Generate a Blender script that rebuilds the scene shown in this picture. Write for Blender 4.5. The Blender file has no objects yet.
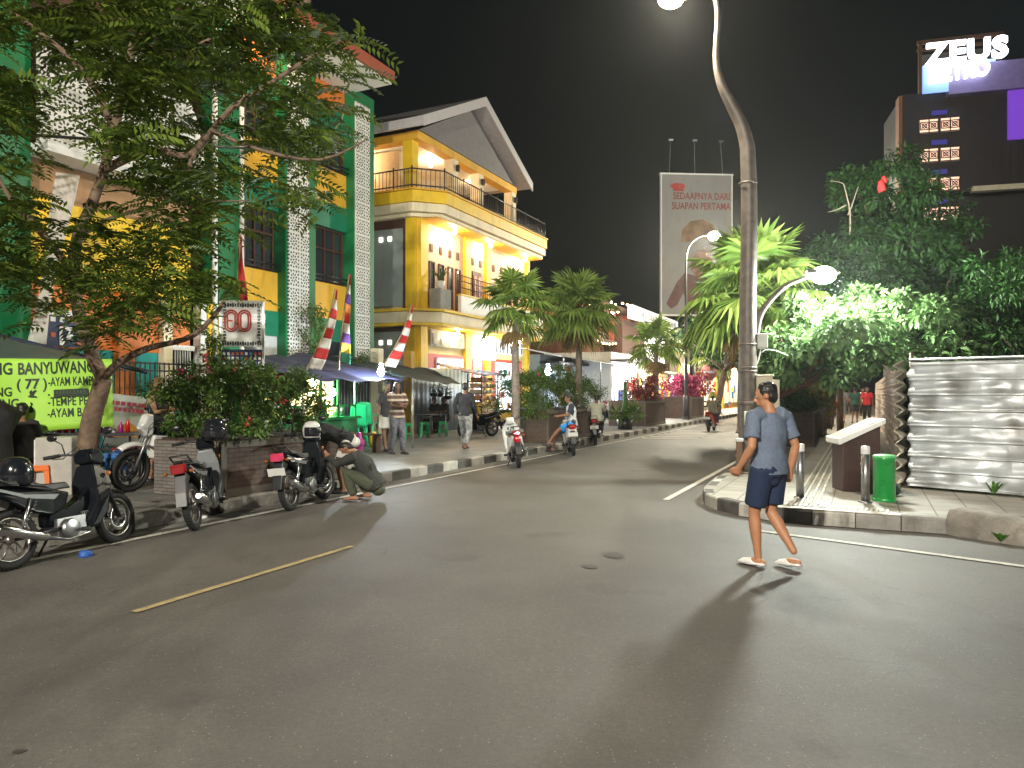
import bpy, bmesh, math, random
from mathutils import Vector, Matrix, noise
R = math.radians
rnd = random.Random(7)
SC = bpy.context.scene
COL = SC.collection
CAMH = 1.68
FPX = 740.0
# street frame: s runs along the street, t to its right
U = Vector((0.43, 0.903, 0)).normalized()
V = Vector((U.y, -U.x, 0))
RS = math.atan2(-U.x, U.y)           # z rotation that turns local +Y into the street direction
def W(s, t, z=0.0):
    p = U * s + V * t
    return Vector((p.x, p.y, z))
def s_at(px, t):
    k = (px - 512) / FPX
    return (k * V.y - V.x) * t / (U.x - k * U.y)
# ------------------------------------------------------------------ materials
MATS = {}
def nt(name):
    m = bpy.data.materials.new(name); m.use_nodes = True
    n = m.node_tree; b = n.nodes['Principled BSDF']
    return m, n, b
def lk(n, a, b): n.links.new(a, b)
def mat(name, col, rough=0.6, metal=0.0, var=0.12, scale=6.0, bump=0.0, spec=0.5, bscale=None, coat=0.0, isl=0.0, stain=0.0):
    """general painted / natural surface: base colour broken up by noise"""
    if name in MATS: return MATS[name]
    m, n, b = nt(name)
    tc = n.nodes.new('ShaderNodeTexCoord')
    nz = n.nodes.new('ShaderNodeTexNoise'); nz.inputs['Scale'].default_value = scale; nz.inputs['Detail'].default_value = 5
    lk(n, tc.outputs['Object'], nz.inputs['Vector'])
    hs = n.nodes.new('ShaderNodeHueSaturation'); hs.inputs['Color'].default_value = (*col, 1)
    mr = n.nodes.new('ShaderNodeMapRange'); mr.inputs['From Min'].default_value = .3; mr.inputs['From Max'].default_value = .7
    mr.inputs['To Min'].default_value = 1 - var; mr.inputs['To Max'].default_value = 1 + var
    lk(n, nz.outputs['Fac'], mr.inputs['Value'])
    val = mr.outputs['Result']
    if isl:
        g = n.nodes.new('ShaderNodeNewGeometry')
        m2 = n.nodes.new('ShaderNodeMapRange'); m2.inputs['To Min'].default_value = 1 - isl; m2.inputs['To Max'].default_value = 1 + isl
        lk(n, g.outputs['Random Per Island'], m2.inputs['Value'])
        mu = n.nodes.new('ShaderNodeMath'); mu.operation = 'MULTIPLY'
        lk(n, val, mu.inputs[0]); lk(n, m2.outputs['Result'], mu.inputs[1]); val = mu.outputs[0]
    lk(n, val, hs.inputs['Value'])
    out = hs.outputs['Color']
    if stain:
        n2 = n.nodes.new('ShaderNodeTexNoise'); n2.inputs['Scale'].default_value = 1.3; n2.inputs['Detail'].default_value = 8; n2.inputs['Roughness'].default_value = .7
        mp = n.nodes.new('ShaderNodeMapping'); mp.inputs['Scale'].default_value = (2.2, 2.2, .5)
        lk(n, tc.outputs['Object'], mp.inputs['Vector']); lk(n, mp.outputs['Vector'], n2.inputs['Vector'])
        cr = n.nodes.new('ShaderNodeMapRange'); cr.inputs['From Min'].default_value = .52; cr.inputs['From Max'].default_value = .72; cr.inputs['To Max'].default_value = stain
        lk(n, n2.outputs['Fac'], cr.inputs['Value'])
        mx = n.nodes.new('ShaderNodeMix'); mx.data_type = 'RGBA'; mx.inputs[7].default_value = (.09, .08, .065, 1)
        lk(n, cr.outputs['Result'], mx.inputs[0]); lk(n, out, mx.inputs[6]); out = mx.outputs[2]
    lk(n, out, b.inputs['Base Color'])
    b.inputs['Metallic'].default_value = metal
    rr = n.nodes.new('ShaderNodeMapRange'); rr.inputs['To Min'].default_value = max(.04, rough - .1); rr.inputs['To Max'].default_value = min(1, rough + .1)
    lk(n, nz.outputs['Fac'], rr.inputs['Value']); lk(n, rr.outputs['Result'], b.inputs['Roughness'])
    b.inputs['Specular IOR Level'].default_value = spec
    b.inputs['Coat Weight'].default_value = coat
    if bump:
        bn = n.nodes.new('ShaderNodeTexNoise'); bn.inputs['Scale'].default_value = bscale or scale * 6; bn.inputs['Detail'].default_value = 4
        lk(n, tc.outputs['Object'], bn.inputs['Vector'])
        bp = n.nodes.new('ShaderNodeBump'); bp.inputs['Strength'].default_value = bump; bp.inputs['Distance'].default_value = .02
        lk(n, bn.outputs['Fac'], bp.inputs['Height']); lk(n, bp.outputs['Normal'], b.inputs['Normal'])
    MATS[name] = m; return m
def leafmat(name, col, col2, trans=.25, rough=.5):
    if name in MATS: return MATS[name]
    m, n, b = nt(name)
    g = n.nodes.new('ShaderNodeNewGeometry')
    cr = n.nodes.new('ShaderNodeValToRGB'); e = cr.color_ramp.elements
    e[0].color = (*col, 1); e[1].color = (*col2, 1)
    em = e.new(.9); em.color = (*[c * 1.15 for c in col2], 1)
    lk(n, g.outputs['Random Per Island'], cr.inputs['Fac'])
    lk(n, cr.outputs['Color'], b.inputs['Base Color']); b.inputs['Roughness'].default_value = rough
    b.inputs['Specular IOR Level'].default_value = .35
    tr = n.nodes.new('ShaderNodeBsdfTranslucent'); lk(n, cr.outputs['Color'], tr.inputs['Color'])
    mx = n.nodes.new('ShaderNodeMixShader'); mx.inputs['Fac'].default_value = trans
    lk(n, b.outputs[0], mx.inputs[1]); lk(n, tr.outputs[0], mx.inputs[2])
    lk(n, mx.outputs[0], n.nodes['Material Output'].inputs['Surface'])
    MATS[name] = m; return m
def emat(name, col, strength):
    if name in MATS: return MATS[name]
    m, n, b = nt(name)
    b.inputs['Base Color'].default_value = (*[min(1, c) * .8 for c in col], 1)
    b.inputs['Emission Color'].default_value = (*col, 1); b.inputs['Emission Strength'].default_value = strength
    MATS[name] = m; return m
def glassmat(name, col=(.03, .04, .045), rough=.08):
    if name in MATS: return MATS[name]
    m, n, b = nt(name)
    b.inputs['Base Color'].default_value = (*col, 1); b.inputs['Roughness'].default_value = rough
    b.inputs['Specular IOR Level'].default_value = .8
    MATS[name] = m; return m
# ------------------------------------------------------------------ mesh builder
def ortho(d, side=None):
    d = d.normalized()
    if side is None: side = Vector((0, 0, 1)) if abs(d.z) < .9 else Vector((1, 0, 0))
    a = side - d * side.dot(d)
    if a.length < 1e-5: a = Vector((0, 1, 0)) - d * d.y
    a.normalize(); return a, d.cross(a)
class MB:
    def __init__(s): s.v = []; s.f = []; s.m = []; s.sm = []
    def add(s, vs, fs, mi=0, sm=False, M=None):
        o = len(s.v)
        for p in vs:
            p = Vector(p); s.v.append((M @ p) if M else p)
        for f in fs: s.f.append([i + o for i in f]); s.m.append(mi); s.sm.append(sm)
        return s
    def box(s, c, d, mi=0, rz=0, M=None, rot=None):
        cx, cy, cz = c; x, y, z = d[0] / 2, d[1] / 2, d[2] / 2
        vs = [Vector((i * x, j * y, k * z)) for k in (-1, 1) for i, j in ((-1, -1), (1, -1), (1, 1), (-1, 1))]
        rm = Matrix.Rotation(rz, 3, 'Z') if rot is None else rot.to_3x3()
        vs = [rm @ v + Vector(c) for v in vs]
        return s.add(vs, [(3, 2, 1, 0), (4, 5, 6, 7), (0, 1, 5, 4), (1, 2, 6, 5), (2, 3, 7, 6), (3, 0, 4, 7)], mi, False, M)
    def tube(s, pts, rad, n=10, mi=0, side=None, cap=True, M=None, rnd_cap=False):
        pts = [Vector(p) for p in pts]
        if not isinstance(rad, (list, tuple)): rad = [rad] * len(pts)
        rad = [r if isinstance(r, tuple) else (r, r) for r in rad]
        if rnd_cap:
            d0 = (pts[0] - pts[1]).normalized(); d1 = (pts[-1] - pts[-2]).normalized()
            r0 = min(rad[0]); r1 = min(rad[-1])
            pts = [pts[0] + d0 * r0 * .95, pts[0] + d0 * r0 * .6] + pts + [pts[-1] + d1 * r1 * .6, pts[-1] + d1 * r1 * .95]
            rad = [tuple(x * .3 for x in rad[0]), tuple(x * .78 for x in rad[0])] + rad + [tuple(x * .78 for x in rad[-1]), tuple(x * .3 for x in rad[-1])]
        vs = []; N = len(pts)
        pa = None
        for i, p in enumerate(pts):
            if i == 0: d = pts[1] - pts[0]
            elif i == N - 1: d = pts[-1] - pts[-2]
            else: d = (pts[i + 1] - p).normalized() + (p - pts[i - 1]).normalized()
            if d.length < 1e-6: d = pts[min(i + 1, N - 1)] - pts[i - 1]
            if side is not None: a, b = ortho(d, Vector(side))
            elif pa is not None: a, b = ortho(d, pa)
            else: a, b = ortho(d)
            pa = a
            for k in range(n):
                an = 2 * math.pi * k / n
                vs.append(p + a * (math.cos(an) * rad[i][0]) + b * (math.sin(an) * rad[i][1]))
        fs = []
        for i in range(N - 1):
            for k in range(n):
                k2 = (k + 1) % n
                fs.append((i * n + k, i * n + k2, (i + 1) * n + k2, (i + 1) * n + k))
        if cap:
            fs.append(tuple(range(n - 1, -1, -1))); fs.append(tuple((N - 1) * n + k for k in range(n)))
        o = len(s.f)
        s.add(vs, fs, mi, True, M)
        if cap: s.sm[-1] = s.sm[-2] = False
        return s
    def lathe(s, prof, n=20, c=(0, 0, 0), axis='Z', mi=0, a0=0, a1=2 * math.pi, M=None, sm=True, closed=False):
        full = abs(a1 - a0 - 2 * math.pi) < 1e-4; vs = []; c = Vector(c)
        m = n if full else n + 1
        for k in range(m):
            an = a0 + (a1 - a0) * k / n
            for r, h in prof:
                if axis == 'Z': p = Vector((r * math.cos(an), r * math.sin(an), h))
                elif axis == 'X': p = Vector((h, r * math.cos(an), r * math.sin(an)))
                else: p = Vector((r * math.sin(an), h, r * math.cos(an)))
                vs.append(p + c)
        P = len(prof); fs = []
        for k in range(n):
            k2 = (k + 1) % m if full else k + 1
            for j in range(P if closed else P - 1):
                j2 = (j + 1) % P
                fs.append((k * P + j, k2 * P + j, k2 * P + j2, k * P + j2))
        return s.add(vs, fs, mi, sm, M)
    def prism(s, out, th, axis='X', c=(0, 0, 0), mi=0, M=None, taper=None):
        """outline (two coords) extruded by th about its plane; axis X: outline is (y,z); Y: (x,z); Z: (x,y)"""
        n = len(out); vs = []; c = Vector(c)
        for q, sg in ((0, -1), (1, 1)):
            for i, (a, b) in enumerate(out):
                w = th / 2 * (taper[i] if taper else 1) * sg
                p = Vector((w, a, b)) if axis == 'X' else Vector((a, w, b)) if axis == 'Y' else Vector((a, b, w))
                vs.append(p + c)
        fs = [tuple(range(n - 1, -1, -1)), tuple(range(n, 2 * n))] + [(i, (i + 1) % n, n + (i + 1) % n, n + i) for i in range(n)]
        return s.add(vs, fs, mi, False, M)
    def ell(s, c, r, n=16, m=10, mi=0, M=None, rot=None):
        vs = []; c = Vector(c)
        if not isinstance(r, (tuple, list)): r = (r, r, r)
        for j in range(m + 1):
            th = math.pi * j / m
            for k in range(n):
                an = 2 * math.pi * k / n
                p = Vector((r[0] * math.sin(th) * math.cos(an), r[1] * math.sin(th) * math.sin(an), r[2] * math.cos(th)))
                if rot: p = rot @ p
                vs.append(p + c)
        fs = [(j * n + k, (j + 1) * n + k, (j + 1) * n + (k + 1) % n, j * n + (k + 1) % n) for j in range(m) for k in range(n)]
        return s.add(vs, fs, mi, True, M)
    def poly(s, pts, mi=0, M=None): return s.add(pts, [tuple(range(len(pts)))], mi, False, M)
    def grid(s, fn, nu, nv, mi=0, sm=True, M=None):
        vs = [fn(i / nu, j / nv) for j in range(nv + 1) for i in range(nu + 1)]
        w = nu + 1
        return s.add(vs, [(j * w + i, j * w + i + 1, (j + 1) * w + i + 1, (j + 1) * w + i) for j in range(nv) for i in range(nu)], mi, sm, M)
    def build(s, name, mats, parent=None, bevel=0, seg=2, loc=None, rz=None, weld=False, solid=0, subd=0, recalc=True):
        me = bpy.data.meshes.new(name)
        me.from_pydata([tuple(p) for p in s.v], [], s.f)
        if not isinstance(mats, (list, tuple)): mats = [mats]
        for m in mats: me.materials.append(m)
        me.polygons.foreach_set('material_index', s.m); me.polygons.foreach_set('use_smooth', s.sm)
        if weld or recalc:
            b = bmesh.new(); b.from_mesh(me)
            if weld: bmesh.ops.remove_doubles(b, verts=b.verts, dist=1e-4)
            if recalc and len(s.f) < 60000: bmesh.ops.recalc_face_normals(b, faces=b.faces)
            b.to_mesh(me); b.free()
        me.update()
        o = bpy.data.objects.new(name, me); COL.objects.link(o)
        if parent: o.parent = parent
        if loc is not None: o.location = loc
        if rz is not None: o.rotation_euler = (0, 0, rz)
        if solid:
            q = o.modifiers.new('Solidify', 'SOLIDIFY'); q.thickness = solid; q.offset = 0
        if bevel:
            q = o.modifiers.new('Bevel', 'BEVEL'); q.width = bevel; q.segments = seg; q.limit_method = 'ANGLE'; q.angle_limit = R(35)
            q.harden_normals = False
        if subd:
            q = o.modifiers.new('Subsurf', 'SUBSURF'); q.levels = subd; q.render_levels = subd
        return o
def tag(o, label=None, cat=None, group=None, kind=None):
    if label: o['label'] = label
    if cat: o['category'] = cat
    if group: o['group'] = group
    if kind: o['kind'] = kind
    return o
def thing(name, label, cat, loc=(0, 0, 0), rz=0, group=None):
    o = bpy.data.objects.new(name, None); COL.objects.link(o); o.empty_display_size = .2
    o.location = loc; o.rotation_euler = (0, 0, rz)
    return tag(o, label, cat, group)
def copytree(o, parent=None):
    c = o.copy(); COL.objects.link(c); c.parent = parent
    for ch in list(o.children): copytree(ch, c)
    return c
def dup(root, loc, rz, label, group=None, scale=None):
    c = copytree(root); c.location = loc; c.rotation_euler = (0, 0, rz); c['label'] = label
    if group: c['group'] = group
    if scale: c.scale = scale
    return c
def text(s, name, m, size, loc, rot, parent=None, ext=.004, sx=1.0, align='LEFT', bold=0.0, space=1.0):
    """lettering as one mesh; rot is an euler tuple"""
    cu = bpy.data.curves.new('t', 'FONT'); cu.body = s; cu.size = size; cu.extrude = ext; cu.align_x = align; cu.offset = bold; cu.space_character = space
    cu.resolution_u = 3
    to = bpy.data.objects.new('t', cu); COL.objects.link(to)
    dg = bpy.context.evaluated_depsgraph_get()
    me = bpy.data.meshes.new_from_object(to.evaluated_get(dg)); bpy.data.objects.remove(to)
    me.transform(Matrix.Diagonal((sx, 1, 1, 1))); me.materials.clear(); me.materials.append(m); me.name = name
    o = bpy.data.objects.new(name, me); COL.objects.link(o); o.location = loc; o.rotation_euler = rot
    if parent: o.parent = parent
    return o
def light(name, loc, power, col, r=.1, parent=None, kind='POINT', rot=None, spot=None):
    l = bpy.data.lights.new(name, kind); l.energy = power; l.color = col; l.shadow_soft_size = r
    if spot: l.spot_size = R(spot); l.spot_blend = .6
    o = bpy.data.objects.new(name, l); COL.objects.link(o); o.location = loc
    if rot: o.rotation_euler = rot
    if parent: o.parent = parent
    return o
# ------------------------------------------------------------------ common materials
M_blackp = mat('black_plastic', (.012, .012, .014), .35, var=.2)
M_blackg = mat('black_gloss', (.01, .012, .016), .18, var=.1, coat=.5)
M_rubber = mat('rubber', (.014, .014, .014), .8, var=.2)
M_chrome = mat('chrome', (.55, .55, .56), .22, metal=1)
M_steel = mat('steel', (.32, .32, .33), .35, metal=.9, var=.2)
M_dsteel = mat('dark_steel', (.05, .05, .055), .4, metal=.6)
M_galv = mat('galvanised', (.42, .43, .43), .4, metal=.75, var=.25, scale=4, stain=.25)
M_white = mat('white_paint', (.75, .75, .73), .5, var=.06, stain=.12)
M_whitec = mat('white_plastic', (.7, .7, .7), .3, var=.04)
M_green = mat('green_paint', (.004, .15, .05), .5, var=.15, scale=2, stain=.3)
M_green2 = mat('teal_green_paint', (.008, .17, .09), .5, var=.1, scale=2, stain=.1)
M_teal = mat('teal_paint', (.01, .3, .3), .5, var=.08, scale=2)
M_yell = mat('yellow_paint', (.72, .4, .035), .6, var=.1, scale=1.5, stain=.32)
M_yell2 = mat('bright_yellow_paint', (.8, .52, .02), .55, var=.1, scale=1.5, stain=.3)
M_cream = mat('cream_paint', (.76, .66, .46), .6, var=.1, scale=1.5, stain=.35)
M_orange = mat('orange_paint', (.62, .17, .03), .6, var=.08)
M_redo = mat('red_orange_paint', (.55, .06, .02), .5, var=.08)
M_greyw = mat('grey_wall_paint', (.27, .31, .29), .7, var=.08, scale=1.5, stain=.2)
M_dark = mat('dark_interior', (.02, .017, .015), .8)
M_brown = mat('brown_wood', (.09, .04, .02), .6, var=.25, scale=3)
M_conc = mat('concrete', (.3, .29, .27), .85, var=.2, scale=3, bump=.3, stain=.5)
M_roof = mat('roof_tiles', (.22, .06, .03), .7, var=.2, bump=.3)
M_bark = mat('bark', (.16, .11, .075), .85, var=.35, scale=9, bump=.8, bscale=30)
M_barkp = mat('palm_bark', (.2, .16, .13), .85, var=.35, scale=14, bump=.8, bscale=40)
M_red = mat('red_cloth', (.55, .02, .02), .7)
M_redp = mat('red_plastic', (.5, .01, .015), .3)
M_gstool = mat('green_plastic', (.01, .38, .1), .35, var=.05)
M_ostool = mat('orange_plastic', (.75, .17, .03), .35, var=.05)
M_bplast = mat('blue_plastic', (.02, .13, .4), .35, var=.05)
M_glass = glassmat('dark_glass')
M_skin = mat('skin', (.36, .18, .105), .5, var=.08, scale=20, spec=.4)
M_skin2 = mat('dark_skin', (.2, .095, .055), .5, var=.08, scale=20, spec=.4)
M_hair = mat('black_hair', (.01, .008, .007), .45, var=.3, scale=60)
M_blonde = mat('light_brown_hair', (.3, .15, .06), .5, var=.3, scale=60)
# ================================================================== camera, world
cam = bpy.data.cameras.new('camera'); co = bpy.data.objects.new('camera', cam); COL.objects.link(co)
cam.sensor_width = 36; cam.lens = 36 * FPX / 1024; cam.shift_y = 8 / 1024; cam.clip_end = 2000; cam.clip_start = .05
co.location = (0, 0, CAMH); co.rotation_euler = (R(90), 0, 0); SC.camera = co
w = bpy.data.worlds.new('World'); SC.world = w; w.use_nodes = True
n = w.node_tree; bg = n.nodes['Background']
sky = n.nodes.new('ShaderNodeTexSky'); sky.sky_type = 'NISHITA'; sky.sun_disc = False; sky.sun_elevation = R(-4); sky.sun_rotation = R(200); sky.dust_density = 4
addc = n.nodes.new('ShaderNodeMix'); addc.data_type = 'RGBA'; addc.blend_type = 'ADD'; addc.inputs[0].default_value = 1
scl = n.nodes.new('ShaderNodeMix'); scl.data_type = 'RGBA'; scl.blend_type = 'MULTIPLY'; scl.inputs[0].default_value = 1; scl.inputs[7].default_value = (.02, .02, .02, 1)
n.links.new(sky.outputs[0], scl.inputs[6]); n.links.new(scl.outputs[2], addc.inputs[6]); addc.inputs[7].default_value = (.0014, .0021, .0022, 1)
n.links.new(addc.outputs[2], bg.inputs['Color']); bg.inputs['Strength'].default_value = 1.0
vs_ = SC.view_settings; vs_.view_transform = 'Standard'; vs_.look = 'None'; vs_.exposure = 1.3; vs_.gamma = 1; vs_.use_curve_mapping = False
SC.render.engine = 'CYCLES'; cy = SC.cycles
cy.use_denoising = True; cy.max_bounces = 5; cy.diffuse_bounces = 3; cy.glossy_bounces = 3; cy.transmission_bounces = 3; cy.sample_clamp_indirect = 4
cy.use_light_tree = True; cy.caustics_reflective = False; cy.caustics_refractive = False
try: cy.denoiser = 'OPENIMAGEDENOISE'
except Exception: pass
# ================================================================== road
def asphalt():
    m, n, b = nt('asphalt')
    tc = n.nodes.new('ShaderNodeTexCoord')
    def noise_(sc, det, ro=.6, mp=None):
        q = n.nodes.new('ShaderNodeTexNoise'); q.inputs['Scale'].default_value = sc; q.inputs['Detail'].default_value = det; q.inputs['Roughness'].default_value = ro
        if mp:
            g = n.nodes.new('ShaderNodeMapping'); g.inputs['Scale'].default_value = mp; g.inputs['Rotation'].default_value = (0, 0, -RS)
            lk(n, tc.outputs['Object'], g.inputs['Vector']); lk(n, g.outputs['Vector'], q.inputs['Vector'])
        else: lk(n, tc.outputs['Object'], q.inputs['Vector'])
        return q
    big = noise_(.35, 6); mid = noise_(2.2, 7, .7, (1, .35, 1)); fine = noise_(90, 3, .8)
    r1 = n.nodes.new('ShaderNodeValToRGB'); r1.color_ramp.elements[0].color = (.068, .063, .058, 1); r1.color_ramp.elements[1].color = (.122, .113, .102, 1)
    r1.color_ramp.elements[0].position = .35; r1.color_ramp.elements[1].position = .68
    lk(n, big.outputs['Fac'], r1.inputs['Fac'])
    r2 = n.nodes.new('ShaderNodeMapRange'); r2.inputs['From Min'].default_value = .3; r2.inputs['From Max'].default_value = .7; r2.inputs['To Min'].default_value = .74; r2.inputs['To Max'].default_value = 1.16
    lk(n, mid.outputs['Fac'], r2.inputs['Value'])
    r3 = n.nodes.new('ShaderNodeMapRange'); r3.inputs['From Min'].default_value = .3; r3.inputs['From Max'].default_value = .7; r3.inputs['To Min'].default_value = .72; r3.inputs['To Max'].default_value = 1.25
    lk(n, fine.outputs['Fac'], r3.inputs['Value'])
    gr = noise_(26, 4, .75); r4 = n.nodes.new('ShaderNodeMapRange'); r4.inputs['From Min'].default_value = .35; r4.inputs['From Max'].default_value = .65; r4.inputs['To Min'].default_value = .84; r4.inputs['To Max'].default_value = 1.14; lk(n, gr.outputs['Fac'], r4.inputs['Value'])
    m0 = n.nodes.new('ShaderNodeMath'); m0.operation = 'MULTIPLY'; lk(n, r2.outputs[0], m0.inputs[0]); lk(n, r4.outputs[0], m0.inputs[1])
    m1 = n.nodes.new('ShaderNodeMath'); m1.operation = 'MULTIPLY'; lk(n, m0.outputs[0], m1.inputs[0]); lk(n, r3.outputs[0], m1.inputs[1])
    hs = n.nodes.new('ShaderNodeHueSaturation'); lk(n, r1.outputs['Color'], hs.inputs['Color']); lk(n, m1.outputs[0], hs.inputs['Value'])
    # pale stone chips
    vo = n.nodes.new('ShaderNodeTexVoronoi'); vo.inputs['Scale'].default_value = 45; lk(n, tc.outputs['Object'], vo.inputs['Vector'])
    lt = n.nodes.new('ShaderNodeMath'); lt.operation = 'LESS_THAN'; lt.inputs[1].default_value = .22; lk(n, vo.outputs['Distance'], lt.inputs[0])
    sp = n.nodes.new('ShaderNodeSeparateColor'); lk(n, vo.outputs['Color'], sp.inputs[0])
    gt = n.nodes.new('ShaderNodeMath'); gt.operation = 'GREATER_THAN'; gt.inputs[1].default_value = .9; lk(n, sp.outputs[0], gt.inputs[0])
    mm = n.nodes.new('ShaderNodeMath'); mm.operation = 'MULTIPLY'; lk(n, lt.outputs[0], mm.inputs[0]); lk(n, gt.outputs[0], mm.inputs[1])
    mx = n.nodes.new('ShaderNodeMix'); mx.data_type = 'RGBA'; lk(n, mm.outputs[0], mx.inputs[0]); lk(n, hs.outputs['Color'], mx.inputs[6]); mx.inputs[7].default_value = (.21, .205, .19, 1)
    # oil drips and tar patches
    oil = noise_(.9, 5, .55); cr = n.nodes.new('ShaderNodeMapRange'); cr.inputs['From Min'].default_value = .6; cr.inputs['From Max'].default_value = .7; cr.inputs['To Max'].default_value = .45
    lk(n, oil.outputs['Fac'], cr.inputs['Value'])
    mo = n.nodes.new('ShaderNodeMix'); mo.data_type = 'RGBA'; lk(n, cr.outputs[0], mo.inputs[0]); lk(n, mx.outputs[2], mo.inputs[6]); mo.inputs[7].default_value = (.028, .026, .024, 1)
    # hairline cracks and a few repaired seams
    vc = n.nodes.new('ShaderNodeTexVoronoi'); vc.feature = 'DISTANCE_TO_EDGE'; vc.inputs['Scale'].default_value = .55
    wn = noise_(1.6, 5, .6); wa = n.nodes.new('ShaderNodeVectorMath'); wa.operation = 'MULTIPLY_ADD'; wa.inputs[1].default_value = (.9, .9, 0); lk(n, wn.outputs['Color'], wa.inputs[0]); lk(n, tc.outputs['Object'], wa.inputs[2]); lk(n, wa.outputs[0], vc.inputs['Vector'])
    ck = n.nodes.new('ShaderNodeMapRange'); ck.inputs['From Min'].default_value = .0; ck.inputs['From Max'].default_value = .006; ck.inputs['To Min'].default_value = 1; ck.inputs['To Max'].default_value = 0; lk(n, vc.outputs['Distance'], ck.inputs['Value'])
    cmk = noise_(.5, 2); cg = n.nodes.new('ShaderNodeMapRange'); cg.inputs['From Min'].default_value = .52; cg.inputs['From Max'].default_value = .6; cg.inputs['To Max'].default_value = .55; lk(n, cmk.outputs['Fac'], cg.inputs['Value'])
    cm = n.nodes.new('ShaderNodeMath'); cm.operation = 'MULTIPLY'; lk(n, ck.outputs[0], cm.inputs[0]); lk(n, cg.outputs[0], cm.inputs[1])
    mc = n.nodes.new('ShaderNodeMix'); mc.data_type = 'RGBA'; lk(n, cm.outputs[0], mc.inputs[0]); lk(n, mo.outputs[2], mc.inputs[6]); mc.inputs[7].default_value = (.02, .018, .016, 1)
    lk(n, mc.outputs[2], b.inputs['Base Color'])
    rr = n.nodes.new('ShaderNodeMapRange'); rr.inputs['To Min'].default_value = .48; rr.inputs['To Max'].default_value = .78; lk(n, mid.outputs['Fac'], rr.inputs['Value']); lk(n, rr.outputs[0], b.inputs['Roughness'])
    bp = n.nodes.new('ShaderNodeBump'); bp.inputs['Strength'].default_value = .55; bp.inputs['Distance'].default_value = .012
    lk(n, fine.outputs['Fac'], bp.inputs['Height']); lk(n, bp.outputs['Normal'], b.inputs['Normal'])
    return m
M_asph = asphalt()
g = MB(); g.grid(lambda u, v: Vector((-700 + 1400 * u, -60 + 1000 * v, 0)), 2, 2, sm=False)
tag(g.build('road', M_asph, recalc=False), kind='structure')
def paving(name, c1, c2, size=.4, rot=RS, dirt=.5):
    m, n, b = nt(name)
    tc = n.nodes.new('ShaderNodeTexCoord'); mp = n.nodes.new('ShaderNodeMapping'); mp.inputs['Rotation'].default_value = (0, 0, -rot)
    lk(n, tc.outputs['Object'], mp.inputs['Vector'])
    br = n.nodes.new('ShaderNodeTexBrick'); br.inputs['Scale'].default_value = 1; br.inputs['Brick Width'].default_value = size; br.inputs['Row Height'].default_value = size
    br.offset = 0; br.inputs['Mortar Size'].default_value = .008; br.inputs['Color1'].default_value = (*c1, 1); br.inputs['Color2'].default_value = (*c2, 1); br.inputs['Mortar'].default_value = (.07, .065, .06, 1)
    lk(n, mp.outputs['Vector'], br.inputs['Vector'])
    nz = n.nodes.new('ShaderNodeTexNoise'); nz.inputs['Scale'].default_value = 1.1; nz.inputs['Detail'].default_value = 9; nz.inputs['Roughness'].default_value = .68; lk(n, tc.outputs['Object'], nz.inputs['Vector'])
    cr = n.nodes.new('ShaderNodeMapRange'); cr.inputs['From Min'].default_value = .42; cr.inputs['From Max'].default_value = .7; cr.inputs['To Max'].default_value = dirt; lk(n, nz.outputs['Fac'], cr.inputs['Value'])
    mx = n.nodes.new('ShaderNodeMix'); mx.data_type = 'RGBA'; mx.inputs[7].default_value = (.08, .073, .062, 1); lk(n, cr.outputs[0], mx.inputs[0]); lk(n, br.outputs['Color'], mx.inputs[6])
    lk(n, mx.outputs[2], b.inputs['Base Color']); b.inputs['Roughness'].default_value = .6
    bp = n.nodes.new('ShaderNodeBump'); bp.inputs['Strength'].default_value = .3; bp.inputs['Distance'].default_value = .01; lk(n, nz.outputs['Fac'], bp.inputs['Height']); lk(n, bp.outputs['Normal'], b.inputs['Normal'])
    return m
M_pave = paving('pavement_slabs', (.24, .235, .225), (.2, .2, .19), .4)
M_pave2 = paving('pavement_pale', (.33, .31, .27), (.28, .265, .235), .4, dirt=.45)
M_kw = mat('kerb_white', (.42, .4, .36), .8, var=.3, scale=5, bump=.5, stain=.9)
M_kb = mat('kerb_black', (.08, .076, .07), .75, var=.4, scale=5, bump=.4, stain=.1)
M_kg = mat('kerb_grey', (.26, .25, .23), .85, var=.25, scale=5, bump=.6, stain=.6)
M_paint = mat('road_paint_white', (.5, .48, .43), .7, var=.25, scale=14, bump=.2, stain=.7)
M_painty = mat('road_paint_yellow', (.36, .28, .14), .7, var=.25, scale=14, bump=.2, stain=.55)
KH = .18
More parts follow.
